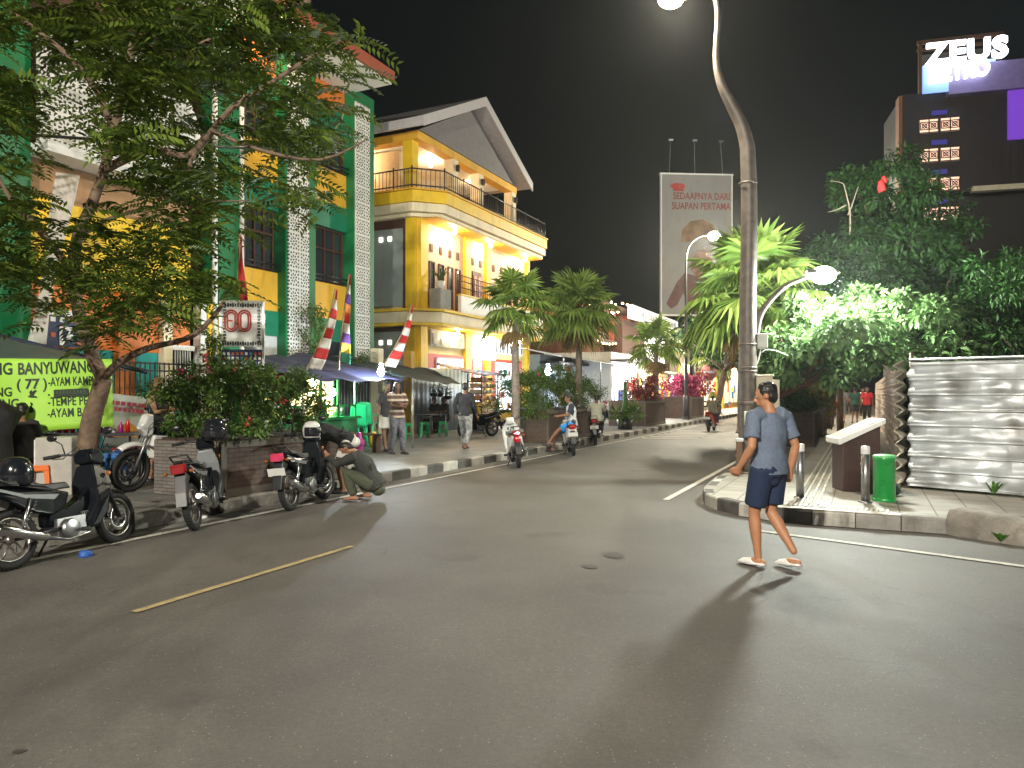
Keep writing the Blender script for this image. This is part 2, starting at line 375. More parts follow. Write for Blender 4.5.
# left pavement: a slab behind the kerb
def slab(name, pts, z0, z1, m):
    b = MB(); k = len(pts)
    b.add([(p[0], p[1], z) for z in (z0, z1) for p in pts], [tuple(range(k - 1, -1, -1)), tuple(range(k, 2 * k))] + [(i, (i + 1) % k, k + (i + 1) % k, k + i) for i in range(k)])
    return tag(b.build(name, m), kind='structure')
TL = -8.0
slab('left_pavement', [W(-25, TL - .15), W(330, TL - .15), W(330, -60), W(-25, -60)], -.05, KH, M_pave)
def kerb(name, line, wid=.15, h=KH + .004, step=.62, pattern=None):
    """line: world points, road on the right-hand side of travel is outside; blocks alternate paint"""
    segs = []; L = 0
    for a, b in zip(line, line[1:]):
        d = (b - a).length; segs.append((a, b, L, d)); L += d
    def at(q):
        for a, b, l0, d in segs:
            if q <= l0 + d: return a.lerp(b, (q - l0) / d), (b - a).normalized()
        return segs[-1][1], (segs[-1][1] - segs[-1][0]).normalized()
    mb = MB(); q = 0; i = 0
    while q < L:
        e = min(L, q + step)
        m_ = pattern(i, q) if pattern else i % 2
        k = max(1, int((e - q) / .3)); g_ = .006
        P = []
        for j in range(k + 1):
            p, d = at(q + g_ + (e - q - 2 * g_) * j / k); nn = Vector((-d.y, d.x, 0)); P.append((p, p + nn * wid))
        dz = rnd.uniform(-.008, .004)
        vs = []
        for a, b in P:
            vs += [Vector((a.x, a.y, -.05)), Vector((a.x, a.y, h - .02 + dz)), a + (b - a) * .14 + Vector((0, 0, h + dz)), b + Vector((0, 0, h + dz)), Vector((b.x, b.y, -.05))]
        fs = []
        for j in range(k):
            for r_ in range(4): fs.append((j * 5 + r_, j * 5 + r_ + 1, (j + 1) * 5 + r_ + 1, (j + 1) * 5 + r_))
        fs.append((0, 1, 2, 3, 4)); fs.append(tuple(k * 5 + x for x in (4, 3, 2, 1, 0)))
        mb.add(vs, fs, m_); q = e; i += 1
    return tag(mb.build(name, [M_kw, M_kb, M_kg]), kind='structure')
kerb('left_kerb', [W(-25, TL), W(120, TL)], pattern=lambda i, q: 2 if q < 36 else i % 2)
# right pavement with its rounded corner
TR = -2.35
RC = [W(90, TR), W(40, TR), W(20, TR), W(14.4, TR), W(13.3, TR - .02), Vector((2.98, 11.55, 0)), Vector((2.86, 11.1, 0)), Vector((2.87, 10.65, 0)), Vector((2.97, 10.2, 0)), Vector((3.15, 9.88, 0)), Vector((3.42, 9.6, 0)), Vector((3.72, 9.4, 0)), Vector((4.1, 9.2, 0)), Vector((4.75, 8.9, 0)), Vector((5.15, 8.72, 0))]
RB = [Vector((5.15, 8.72, 0)), Vector((5.5, 8.15, 0)), Vector((6.0, 7.55, 0)), Vector((7.2, 6.4, 0)), Vector((12, 1.9, 0)), Vector((30, -15, 0))]
slab('right_pavement', [p + Vector((.05, .12, 0)) if i > 3 else p + V * .15 for i, p in enumerate(RC)] + [p + Vector((.12, .12, 0)) for p in RB[1:]] + [Vector((60, -15, 0)), W(90, 45)], -.05, KH, M_pave2)
kerb('right_kerb', RC[::-1], wid=-.15, step=.5, pattern=lambda i, q: 0 if q > 60 else (1, 1, 0, 1, 0, 1, 0, 1, 0, 1)[i % 10] if 1 < q < 4.5 else (2 if q < 1 else i % 2))
# broken old concrete kerb along the side road
b = MB()
for i in range(16):
    a = RB[0].lerp(RB[1], i / 4) if i < 4 else RB[1].lerp(RB[2], (i - 4) / 4) if i < 8 else RB[2].lerp(RB[3], (i - 8) / 8)
    b.add([], [])
L_ = [RB[0] + Vector((-.02, .02, 0))] + RB[1:5]
pts = []
for a, c in zip(L_, L_[1:]):
    k = max(2, int((c - a).length / .09))
    for j in range(k): pts.append((a.lerp(c, j / k), (c - a).normalized()))
vs = []; fs = []
for i, (p, d) in enumerate(pts):
    nn = Vector((-d.y, d.x, 0)); nn = nn if nn.y > 0 else -nn
    hh = .27 + .05 * noise.noise(p * 1.7) + .03 * noise.noise(p * 9)
    for k_, (o, z) in enumerate(((-.02, -.05), (-.02, hh * .5), (.02, hh - .05), (.07, hh), (.3, hh + .01), (.62, hh - .02), (.8, .1))):
        q = p + nn * (o + .025 * noise.noise(p * 6 + Vector((0, 0, k_)))); vs.append(Vector((q.x, q.y, z + .012 * noise.noise(p * 20 + Vector((k_, 0, 0)))))) 
for i in range(len(pts) - 1):
    for k in range(6): fs.append((i * 7 + k, i * 7 + k + 1, (i + 1) * 7 + k + 1, (i + 1) * 7 + k))
b.add(vs, fs, 0, True)
tag(b.build('side_road_kerb', mat('old_concrete', (.22, .2, .17), .9, var=.35, scale=4, bump=.8, bscale=18, stain=.8)), kind='structure')
# gutter lip of darker cement round the corner
def strip(name, line, off0, off1, z, m, n_sub=6, jit=0):
    b = MB(); P = []
    for a, c in zip(line, line[1:]):
        for j in range(n_sub): P.append((a.lerp(c, j / n_sub), (c - a).normalized()))
    P.append((line[-1], (line[-1] - line[-2]).normalized()))
    sm = []
    for i, (p, d) in enumerate(P):
        d = (P[max(0, i - 2)][1] + P[min(len(P) - 1, i + 2)][1] + d).normalized(); sm.append((p, d))
    vs = []
    for i, (p, d) in enumerate(sm):
        nn = Vector((-d.y, d.x, 0)); j0 = jit * noise.noise(p * 4); j1 = jit * noise.noise(p * 4 + Vector((5, 5, 5)))
        vs += [p + nn * (off0 + j0) + Vector((0, 0, z)), p + nn * (off1 + j1) + Vector((0, 0, z))]
    b.add(vs, [(2 * i, 2 * i + 1, 2 * i + 3, 2 * i + 2) for i in range(len(P) - 1)])
    return tag(b.build(name, m, recalc=False), kind='structure')
M_gut = mat('gutter_cement', (.16, .15, .135), .85, var=.3, scale=6, bump=.4, stain=.8)
strip('right_gutter', RC, -.02, .26, .005, M_gut, jit=.03)
strip('left_gutter', [W(-25, TL), W(110, TL)], .0, -.3, .005, M_gut, 40, .04)
# painted lines
def line_st(name, s0, s1, t, wd, m, k=30):
    return strip(name, [W(s0, t), W(s1, t)], -wd / 2, wd / 2, .009, m, k, .006)
line_st('edge_line_left', -8, 110, -7.5, .1, M_paint, 120)
line_st('edge_line_right', 11.4, 70, -2.78, .1, M_paint, 60)
line_st('centre_dash', 3.85, 6.5, -5.02, .075, M_painty)
strip('side_road_edge_line', [Vector((2.95, 8.95, 0)), Vector((3.6, 8.35, 0)), Vector((4.92, 7.1, 0)), Vector((9, 3.2, 0)), Vector((20, -7, 0))], -.05, .05, .009, M_paint, 20, .006)
for k in range(6): # zebra bars far up the street
    c = W(26.5 + k * 1.0, -6.6); strip('zebra_bar', [W(26.3 + k * 1.1, -7.3), W(26.9 + k * 1.1, -5.4)], -.22, .22, .009, M_paint, 8, .01)
# tactile strips on the right pavement
M_tac = mat('tactile_yellow', (.42, .37, .26), .7, var=.2, scale=8, stain=.5)
M_tacw = mat('tactile_white', (.6, .58, .52), .6, var=.15, stain=.3)
b = MB()
for k in range(4):
    t = -.86 + k * .1
    for s in range(40):
        s0 = 10.6 + s * .62; b.box(W(s0 + .3, t, KH + .008), (.03, .58, .014), 0, RS)
tag(b.build('tactile_strip', M_tacw), kind='structure')
b = MB(); d = (RC[-2] - Vector((3.75, 9.42, 0))).normalized(); rz_ = math.atan2(d.y, d.x)
st = Vector((3.55, 9.78, 0)); nn = Vector((-d.y, d.x, 0))
for i in range(22):
    b.box(st + d * (.06 * i) + nn * .1 + Vector((0, 0, KH + .008)), (.03, .22, .014), 0, rz_)
tag(b.build('tactile_edge', M_tacw), kind='structure')
b = MB(); b.box(st + d * .66 - nn * .14 + Vector((0, 0, KH + .009)), (1.5, .16, .008), 0, rz_); tag(b.build('ramp_edge_line', M_tacw), kind='structure')
# cracked tar, manhole, scrap of metal on the road
def patch(name, c, rx, ry, m, seed, z=.006):
    r_ = random.Random(seed); P = []
    for k in range(22):
        a = 2 * math.pi * k / 22; q = 1 + r_.uniform(-.25, .25); P.append(Vector((c[0] + math.cos(a) * rx * q, c[1] + math.sin(a) * ry * q, z)))
    return tag(MB().poly(P).build(name, m, recalc=False), kind='structure')
M_tar = mat('tar', (.045, .042, .04), .55, var=.4, scale=9)
patch('tar_patch', (1.05, 7.6), .1, .14, M_tar, 3); patch('tar_patch', (.75, 7.1), .07, .08, M_tar, 5); patch('tar_patch', (3.0, 4.2), .05, .03, M_tar, 6)
patch('tar_patch', (-1.35, 2.9), .16, .03, M_tar, 7); patch('tar_patch', (3.9, 5.5), .06, .04, M_tar, 8); patch('tar_patch', (-2.3, 3.45), .03, .02, M_tar, 11)
# ================================================================== street lamps
M_post = mat('lamp_post_paint', (.11, .092, .08), .5, metal=.2, var=.3, scale=7, bump=.2, stain=.5)
E_lamp = emat('lamp_glow', (1.0, .93, .72), 60)
E_lampw = emat('lamp_glow_white', (.9, 1.0, .9), 90)
def lamp_head(root, p, d, e, wd=.28, ln=.6, name='lamp_head', lens=1.0):
    b = MB(); d = Vector(d).normalized(); rz = math.atan2(d.y, d.x) 
    rm = Matrix.Rotation(rz, 4, 'Z')
    b.grid(lambda u, v: rm @ Vector((-.1 + ln * u, wd * (.5 - abs(u - .4) * .35) * math.cos(math.pi * v), .035 + .09 * math.sin(math.pi * v))) + Vector(p), 10, 10)
    h = b.build(name, M_post, root, solid=.012)
    g = MB(); g.ell(Vector(p) + d * (ln * .38) + Vector((0, 0, .015)), (ln * .33, ln * .33, .05) if 0 else (.19 * lens, .15 * lens, .13 * lens), rot=rm.to_3x3())  # lens swollen past real size, its bulk stands in for lamp glare
    g.build('glare_lens', e, h); return h
LP = Vector((4.40, 13.8, 0)); k_ = 13.8 / FPX
lp = thing('street_lamp', 'tall curved double-armed street lamp at the right kerb just behind the walking man', 'street lamp', LP)
X = lambda px: (px - 749) * k_
Z = lambda py: CAMH + (392 - py) * k_
path = [(0, .18), (0, 1.5), (0, 3.2), (0.02, 4.6), (0.02, Z(192)), (X(749), Z(160)), (X(748), Z(145)), (X(742.5), Z(125)), (X(732.5), Z(105)), (X(723), Z(86)), (X(718), Z(68)), (X(717), Z(50)), (X(718.5), Z(25)), (X(718.5), Z(10)), (X(715), Z(-6)), (X(706), Z(-12)), (X(694), Z(-9)), (X(684), Z(-3))]
rad = [.175, .165, .155, .15, .145, .14, .135, .12, .105, .085, .065, .055, .05, .048, .045, .042, .038, .035]
def smooth(pts, rad, k=3):
    P = [Vector((p[0], 0, p[1])) if len(p) == 2 else Vector(p) for p in pts]; o = []; q = []
    for i in range(len(P) - 1):
        a = P[max(0, i - 1)]; b_ = P[i]; c = P[i + 1]; d = P[min(len(P) - 1, i + 2)]
        for j in range(k):
            t = j / k
            o.append(.5 * ((2 * b_) + (c - a) * t + (2 * a - 5 * b_ + 4 * c - d) * t * t + (3 * b_ - a - 3 * c + d) * t ** 3)); q.append(rad[i] * (1 - t) + rad[i + 1] * t)
    o.append(P[-1]); q.append(rad[-1]); return o, q
b = MB(); o_, q_ = smooth(path, rad, 4); b.tube(o_, q_, 18)
b.tube([(0, 0, KH), (0, 0, KH + .02), (0, 0, KH + .03)], [.26, .26, .2], 18); b.lathe([(.178, 1.44), (.185, 1.45), (.185, 1.5), (.172, 1.51)], 18)
for zz in (2.05, 2.12, 2.55, 5.55): b.lathe([(.158, zz), (.17, zz), (.17, zz + .03), (.158, zz + .03)], 18)
b.build('post', M_post, lp)
b = MB(); a_ = [(.12, 2.55), (X(760), Z(318)), (X(770), Z(302)), (X(785), Z(287)), (X(797), Z(281)), (X(812), Z(276))]
o_, q_ = smooth(a_, [.075, .065, .055, .047, .042, .04], 4); b.tube(o_, q_, 12); b.build('side_arm', M_post, lp)
lamp_head(lp, (X(684), 0, Z(-1)), (-1, 0, -.05), E_lamp, lens=1.25)
lamp_head(lp, (X(812), 0, Z(276)), (1, 0, -.0), E_lampw, lens=1.25)
b = MB(); b.box((.24, -.04, 2.62), (.19, .14, .24)); b.box((.24, -.04, 2.75), (.22, .17, .03)); b.box((.24, -.04, 2.49), (.14, .1, .03))
jb = b.build('junction_box', mat('box_grey', (.5, .52, .48), .5, var=.1, stain=.3), lp, bevel=.012)
b = MB(); b.box((.27, -.02, 1.8), (.3, .22, .34)); b.box((.27, -.02, 1.985), (.34, .26, .03)); b.build('meter_box', mat('box_beige', (.5, .45, .35), .5, var=.1, stain=.3), lp, bevel=.012)
b = MB(); b.box((.5, .05, 1.6), (.15, .2, .62)); b.build('meter_box', mat('box_beige', (.5, .45, .35)), lp, bevel=.01)
b = MB(); b.tube(smooth([(.24, 2.48), (.2, 2.3), (.13, 2.1), (.12, 1.98)], [.012] * 4)[0], .012, 6); b.tube(smooth([(.26, 2.42), (.36, 2.47), (.55, 2.44), (.75, 2.36)], [.008] * 4)[0], .009, 6)
b.build('cable', M_white, lp)
for x_, z_, w_, h_, c_ in ((-.07, 1.2, .1, .26, (.5, .55, .45)), (.04, 1.19, .08, .14, (.55, .55, .4))):
    b = MB(); b.grid(lambda u, v: Vector((.172 * math.sin((x_ + (u - .5) * w_) / .17), -.172 * math.cos((x_ + (u - .5) * w_) / .17), z_ + (v - .5) * h_)), 6, 1)
    b.build('sticker', mat('sticker_%d' % int(z_ * 100), c_, .6), lp, solid=.002, recalc=False)
light('lamp_light_tall', LP + Vector((X(674), 0, Z(-1) - .18)), 1100, (1, .9, .68), .12)
light('lamp_light_side', LP + Vector((X(840), 0, Z(278) - .22)), 1000, (.95, 1, .9), .26)
# second tall lamp on the left side, further up the street
def tall_lamp(loc, label, arm=1.2, h=10.1, col=E_lamp, rz=0, grp='tall black street lamps', rr=1.0):
    r = thing('street_lamp', label, 'street lamp', loc, rz, grp)
    b = MB(); o_, q_ = smooth([(0, .15), (0, 2), (0, h * .6), (.0, h * .86), (.12 * arm, h * .95), (.5 * arm, h), (arm * .9, h)], [.12 * rr, .1 * rr, .075 * rr, .055 * rr, .045, .04, .035], 4)
    b.tube(o_, q_, 12); b.tube([(0, 0, .0), (0, 0, 1.3)], [.17 * rr, .15 * rr], 12); b.lathe([(.22 * rr, 0.0), (.22 * rr, .12), (.15 * rr, .2)], 12)
    b.box((0, -.12 * rr, 2.3), (.2, .1, .3)); b.build('post', mat('black_post', (.03, .03, .033), .45, var=.2), r)
    lamp_head(r, (arm * .8, 0, h), (1, 0, 0), col, .34, .7, lens=1.9); return r
t2 = tall_lamp(Vector((9.5, 40.4, KH)), 'tall black street lamp standing in front of the billboard, its lamp glowing yellow', 1.6, 10.0)
light('lamp_light_far', Vector((9.5 + 1.7, 40.4, 9.6)), 3500, (1, .92, .7), .2)
# the same kind of lamp behind the camera lights the crossing
t4 = tall_lamp(Vector((-7.6, -8.5, KH)), 'street lamp lighting the crossing from the left behind the viewpoint', 1.8, 9.0)
t5 = tall_lamp(Vector((6.5, -9.5, 0)), 'street lamp lighting the crossing from the right behind the viewpoint', 1.8, 9.0, rz=R(180))
light('lamp_light_behind_left', Vector((-5.7, -8.5, 8.9)), 8600, (1, .93, .8), .15)
light('lamp_light_behind_right', Vector((4.6, -9.5, 8.9)), 5000, (1, .93, .8), .15)
# ================================================================== bollards, bin, lectern
def bollard(loc, label):
    r = thing('bollard', label, 'bollard', loc, 0, 'steel bollards at the pavement corner')
    b = MB(); b.tube([(0, 0, 0), (0, 0, .70)], .055, 20); b.tube([(0, 0, .70), (0, 0, .705)], [.055, .06], 20)
    b.lathe([(.09, 0), (.09, .012), (.056, .02)], 16); b.build('post', M_steel, r)
    b = MB(); b.lathe([(.0565, .66), (.058, .665), (.058, .745), (.05, .765), (0, .77)], 20); b.build('cap', M_whitec, r)
bollard((4.09, 10.5, KH), 'steel bollard with white cap just right of the walking man'); bollard((4.80, 10.05, KH), 'steel bollard with white cap between brown lectern and green bin')
b = MB(); b.box((0, 0, .3), (.09, .11, .62)); b.box((0, 0, .64), (.12, .14, .06), 1)
tag(b.build('marker_post', [mat('brown_post', (.17, .1, .06), .7), M_whitec], bevel=.012, loc=(4.27, 13.3 + .6, KH - .01) if 0 else (4.13, 13.45, KH - .01)), 'short brown post with pale top beside the curved street lamp', 'post')
r = thing('litter_bin', 'green cylindrical litter bin in front of the silver hoarding corner', 'bin', (5.13, 10.2, KH))
b = MB(); b.lathe([(.0, .02), (.13, .02), (.142, .05), (.142, .56), (.148, .565), (.148, .6), (.14, .61)], 28); b.lathe([(.15, .0), (.155, .04), (.143, .05)], 28)
b.build('drum', mat('bin_green', (.01, .28, .05), .3, var=.12, scale=5, coat=.3), r)
b = MB(); b.lathe([(.145, .6), (.15, .62), (.13, .635), (.0, .64)], 28); b.build('lid', mat('bin_lid', (.15, .5, .2), .35), r)
r = thing('lectern', 'dark brown information lectern with a sloping white top', 'lectern', (5.27, 11.35, KH), R(-6))
b = MB(); b.prism([(-.27, 0), (.27, 0), (.27, .99), (-.27, .74)], .5, 'Y'); b.build('body', mat('lectern_brown', (.045, .02, .017), .5, var=.2, stain=.2), r, bevel=.008)
b = MB(); b.prism([(-.35, .725), (-.33, .705), (.33, 1.03), (.33, 1.1), (-.35, .80)], .6, 'Y'); b.build('sloping_top', M_white, r, bevel=.008)
b = MB(); b.add([(-.3, -.26, .828), (.28, -.26, 1.095), (.28, .26, 1.095), (-.3, .26, .828)], [(0, 1, 2, 3)]); b.build('panel', mat('lectern_panel', (.4, .38, .33), .4), r)
# ================================================================== corrugated hoarding
def hoardmat():
    m, n, b = nt('corrugated_metal')
    tc = n.nodes.new('ShaderNodeTexCoord'); vo = n.nodes.new('ShaderNodeTexVoronoi'); vo.inputs['Scale'].default_value = 2.2; lk(n, tc.outputs['Object'], vo.inputs['Vector'])
    nz = n.nodes.new('ShaderNodeTexNoise'); nz.inputs['Scale'].default_value = 2.5; nz.inputs['Detail'].default_value = 7; lk(n, tc.outputs['Object'], nz.inputs['Vector'])
    ad = n.nodes.new('ShaderNodeMath'); ad.operation = 'MULTIPLY_ADD'; ad.inputs[1].default_value = .5; lk(n, vo.outputs['Distance'], ad.inputs[0]); lk(n, nz.outputs['Fac'], ad.inputs[2])
    cr = n.nodes.new('ShaderNodeValToRGB'); cr.color_ramp.elements[0].position = .4; cr.color_ramp.elements[0].color = (.24, .235, .225, 1); cr.color_ramp.elements[1].position = .8; cr.color_ramp.elements[1].color = (.66, .7, .73, 1)
    lk(n, ad.outputs[0], cr.inputs['Fac']); lk(n, cr.outputs['Color'], b.inputs['Base Color'])
    b.inputs['Metallic'].default_value = .55
    rr = n.nodes.new('ShaderNodeMapRange'); rr.inputs['To Min'].default_value = .3; rr.inputs['To Max'].default_value = .6; lk(n, nz.outputs['Fac'], rr.inputs['Value']); lk(n, rr.outputs[0], b.inputs['Roughness'])
    bp = n.nodes.new('ShaderNodeBump'); bp.inputs['Strength'].default_value = .6; bp.inputs['Distance'].default_value = .05; lk(n, vo.outputs['Distance'], bp.inputs['Height']); lk(n, bp.outputs['Normal'], b.inputs['Normal'])
    return m
M_hoard = hoardmat(); M_hoardw = mat('hoarding_cream', (.6, .55, .44), .5, metal=.15, var=.2, scale=4, stain=.6)
FA = Vector((6.2, 11.55, KH)); FB = Vector((10.9, 6.8, KH)); FH = 2.02
def sheet(name, A, B, h, z0, m, parent, nu, nv, ridge=.028, dent=.035, seed=0, period=.235, crumple=0):
    d = (B - A); L = d.length; dn = d.normalized(); nr = Vector((dn.y, -dn.x, 0))
    def f(u, v):
        z = v * h; x = u * L; ph = (z / period) % 1
        o = ridge * (1.2 if ph < .05 else (1.2 - (ph - .05) / .03) if ph < .08 else -.9 + .7 * math.sin((ph - .08) / .92 * math.pi)) 
        p = Vector((x * .9, z * 2.2, seed))
        o += dent * (abs(noise.noise(p * 1.3)) * 1.6 - .4) + dent * .5 * noise.noise(p * 4)
        o += dent * .9 * max(0, noise.noise(Vector((x * 2.1, math.floor(z / period) * 7.3, seed))))
        cx = 0
        if ridge > .08:   # folded concertina edge
            tri = abs(2 * ((z / .21 + .3 * noise.noise(Vector((x * 2, z * .6, seed)))) % 1) - 1)
            o = ridge * (tri - .5) * (.5 + .5 * math.exp(-max(0, L - x) / .9)) + .03 * noise.noise(p * 3) + .13 * math.exp(-max(0, L - x) / .5)
        if crumple:
            e = math.exp(-x / .55) ; o += e * crumple * (.5 + math.sin(z / period * 2 * math.pi)) ; cx = e * .05 * noise.noise(Vector((0, z * 6, seed)))
        return A + dn * (x + cx) + nr * o + Vector((0, 0, z0 + z + (.02 * noise.noise(Vector((x * 1.5, 0, seed))) if v == 1 else 0)))
    b = MB(); b.grid(f, nu, nv); return b.build(name, m, parent, solid=.003, recalc=False)
r = thing('hoarding', 'tall dented corrugated metal hoarding across the right corner plot', 'hoarding', (0, 0, 0))
sheet('front_panel', FA, FA.lerp(FB, .5), FH - .1, .04, M_hoard, r, 110, 150, seed=2, crumple=.05)
sheet('front_panel', FA.lerp(FB, .497) + Vector((-.01, -.01, 0)), FB, FH - .1, .04, M_hoard, r, 110, 150, seed=7)
sheet('crumpled_side_panel', W(16.2, .63, KH), FA + Vector((-.01, .02, 0)), FH - .06, .03, M_hoardw, r, 60, 130, ridge=.15, dent=.05, seed=4)
sheet('side_panel', W(52, .63, KH), W(16.1, .63, KH), FH, 0, mat('hoarding_rusty', (.33, .27, .22), .6, metal=.3, var=.3, scale=3, stain=.6), r, 120, 60, seed=5)
for q in (0, .25, .5, .75, 1):
    p = FA.lerp(FB, q) + Vector((.1, .12, 0)); b = MB(); b.tube([p, p + Vector((0, 0, FH + .1))], .03, 8); b.build('frame_post', M_brown, r)
for q in range(18, 52, 3): p = W(q, .75, KH); b = MB(); b.tube([p, p + Vector((0, 0, FH))], .03, 6); b.build('frame_post', M_brown, r)
b = MB(); b.tube([FA + Vector((.0, .0, FH - .02)), FB + Vector((0, 0, FH - .02))], .022, 8); b.build('top_rail', M_galv, r)
# ================================================================== billboard
BX, BY, BZ0, BW, BH = 12.0, 60.0, 7.9, 5.85, 11.4
r = thing('billboard', 'tall upright food advertising billboard above the far street lamp', 'billboard', (BX + BW / 2, BY, 0), R(4))
b = MB(); b.box((0, 0, BZ0 + BH / 2), (BW, .3, BH)); b.build('panel', mat('billboard_vinyl', (.24, .24, .235), .6, var=.08, scale=.6, stain=.25), r)
b = MB(); b.tube([(0, .5, 0), (0, .5, BZ0 + 3)], .35, 12); b.build('pole', M_dsteel, r)
b = MB()
for z in (BZ0, BZ0 + BH): b.box((0, 0, z), (BW + .2, .36, .12))
for x in (-1, 1): b.box((x * BW / 2, 0, BZ0 + BH / 2), (.1, .36, BH))
b.build('frame', M_white, r)
for x in (-2.2, -.1, 2.2):
    b = MB(); b.tube([(x, 0, BZ0 + BH), (x * .93 - .3, -.8, BZ0 + BH + 2.4)], .03, 6); b.box((x * .93 - .3, -.9, BZ0 + BH + 2.45), (.34, .2, .12)); b.build('floodlight', M_steel, r)
M_maroon = mat('print_maroon', (.22, .03, .025), .6, stain=.2); M_printr = mat('print_red', (.4, .04, .03), .6); M_printbr = mat('print_brown', (.2, .11, .05), .6, var=.4, scale=2); M_prints = mat('print_skin', (.22, .1, .065), .6, var=.2, scale=2)
Rt = (R(90), 0, 0)
text('SEDAAPNYA DARI', 'lettering', M_maroon, .78, (-1.95, -.17, BZ0 + 9.35), Rt, r, sx=.74, bold=.015)
text('SUAPAN PERTAMA', 'lettering', M_maroon, .78, (-2.05, -.17, BZ0 + 8.55), Rt, r, sx=.74, bold=.015)
b = MB(); b.prism([(math.cos(a) * .62 - 1.55, math.sin(a) * .26 + BZ0 + 10.4) for a in [i * math.pi / 10 for i in range(20)]], .03, 'Y', (0, -.16, 0)); b.box((-1.5, -.16, BZ0 + 10.1), (.9, .03, .2)); b.build('logo', M_printr, r)
b = MB(); b.box((-1.6, -.16, BZ0 + 11.0), (1.0, .02, .07)); b.box((.2, -.16, BZ0 + 11.0), (1.0, .02, .07)); b.box((1.8, -.16, BZ0 + 11.0), (1.0, .02, .07))
for x in (-2.55, 2.55): b.box((x, -.16, BZ0 + 6), (.07, .02, 9)); 
b.build('printed_border', mat('print_pink', (.33, .2, .18), .6), r)
b = MB(); b.prism([(-1.4, 5.9), (-1.3, 6.9), (-.6, 7.6), (.4, 7.75), (1.3, 7.3), (1.6, 6.3), (1.2, 6.0), (.2, 6.3), (-.8, 5.9)], .03, 'Y', (0.1, -.16, BZ0)); b.build('printed_dish', M_printbr, r)
b = MB(); b.prism([(-.15, 3.0), (-.6, 3.6), (-.65, 4.4), (-.3, 5.1), (.4, 5.3), (1.0, 4.9), (1.1, 4.1), (.8, 3.3), (.4, 2.9)], .03, 'Y', (0.2, -.16, BZ0)); b.build('printed_face', M_prints, r)
b = MB(); b.prism([(-2.5, .9), (-2.1, .5), (-1.6, .8), (-1.1, 1.8), (-.5, .1), (2.0, .1), (2.1, 2.4), (1.2, 3.1), (.2, 3.1), (-1.0, 3.4), (-1.6, 2.7)], .03, 'Y', (0, -.165, BZ0)); b.build('printed_person', mat('print_dark', (.1, .04, .035), .6, var=.3, scale=2), r)
light('billboard_wash', (BX + BW / 2, BY - 6, BZ0 + BH + 3), 170, (.9, .95, 1), .4)
# ================================================================== dark hotel building on the right
HB = Vector((15.2, 26.5, 0)); hd = Vector((1, -.27, 0)).normalized(); hr = math.atan2(hd.y, hd.x)
r = thing('hotel_building', 'dark multi-storey hotel building behind the trees on the right', 'building', HB, hr)
M_hdark = mat('hotel_cladding', (.014, .01, .009), .5, var=.3, scale=1.5)
zt = CAMH + (392 - 92) * 26.5 / FPX; zb = CAMH + (392 - 193) * 26.5 / FPX
b = MB(); b.box((5.4, 1.5, (zt + zb) / 2), (13, 3, zt - zb)); 
for k in range(40): b.box((1.6 + k * .26, -.02, (zt + zb) / 2 - .9), (.12, .05, zt - zb - 2.0))
b.build('upper_storeys', M_hdark, r)
b = MB(); b.box((5.9, -.06, zb + .02), (9.6, .3, .18)); b.build('cream_ledge', mat('ledge_cream', (.5, .46, .33), .6), r)
b = MB(); b.box((5.4, 1.9, zb / 2), (13, 2.4, zb)); b.build('ground_storeys', M_dark, r)
b = MB(); b.box((4.0, .2, zb / 2), (.5, .5, zb)); b.build('pillar', M_conc, r)
b = MB(); b.box((-1.1, .3, (zb + zt) / 2), (.22, .5, zt - zb)); b.build('corner_column', mat('corner_orange', (.2, .09, .045), .6), r)
def lattice_tile(b, x, z, s, y, mi=0):
    t = s * .09
    for q in (-1, 1):
        b.box((x + q * s * .44, y, z), (t, .03, s * .92), mi); b.box((x, y, z + q * s * .44), (s * .92, .03, t), mi)
        b.box((x, y, z), (t, .035, s * .9), mi, rot=Matrix.Rotation(q * R(45), 4, 'Y'))
    b.lathe([(s * .22, -.02), (s * .30, -.02), (s * .30, .02), (s * .22, .02)], 10, (x, y, z), 'Y', mi, closed=True)
E_lat = emat('backlit_screen', (1.0, .6, .42), .5)
for row in range(4):
    z = zt - 1.2 - row * .92 * 1.15
    for c_ in (0, 1):
        b = MB(); b.box((-.25 + c_ * .68, -.02, z), (.58, .02, .5)); wn = b.build('lit_lattice_window', E_lat, r)
        b = MB()
        for i in range(2): lattice_tile(b, -.25 + c_ * .68 + (i - .5) * .29, z, .3, -.05)
        b.box((-.25 + c_ * .68, -.05, z), (.03, .03, .5)); b.box((-.25 + c_ * .68, -.05, z - .24), (.6, .03, .03)); b.box((-.25 + c_ * .68, -.05, z + .24), (.6, .03, .03)); b.build('lattice', M_hdark, wn)
for row in range(5): b = MB(); b.box((.09, -.015, zt - .75 - row * 1.06), (.5, .02, .16)); b.build('blue_lit_band', emat('dim_blue', (.03, .025, .2), .3), r)
b = MB(); b.box((6.2, -.1, zt + .25), (8.6 + 3.2, .5, 1.0)); b.build('parapet', mat('parapet_violet', (.16, .13, .26), .5), r)
b = MB(); b.box((5.0, -.12, zt - 1.0), (5.6, .1, 1.9)); b.build('violet_screen', emat('violet_screen', (.13, .035, .4), .4), r)
b = MB()
for x in (0.2, 1.7, 3.0): b.box((x, 3, zt + 1.7), (.12, .12, 2.9))
b.box((1.6, 3, zt + 3.1), (3.0, .12, .14)); b.box((1.6, 3, zt + 2.8), (3.0, .12, .1)); b.box((1.6, 3.1, zt + 1.9), (2.6, .05, 1.5), 1); b.build('roof_frame', [M_brown, mat('tank_grey', (.09, .085, .07), .6)], r)
E_sign = emat('sign_white', (.88, .95, 1.0), 2.4); E_signh = emat('sign_halo', (.2, .36, .8), .45)
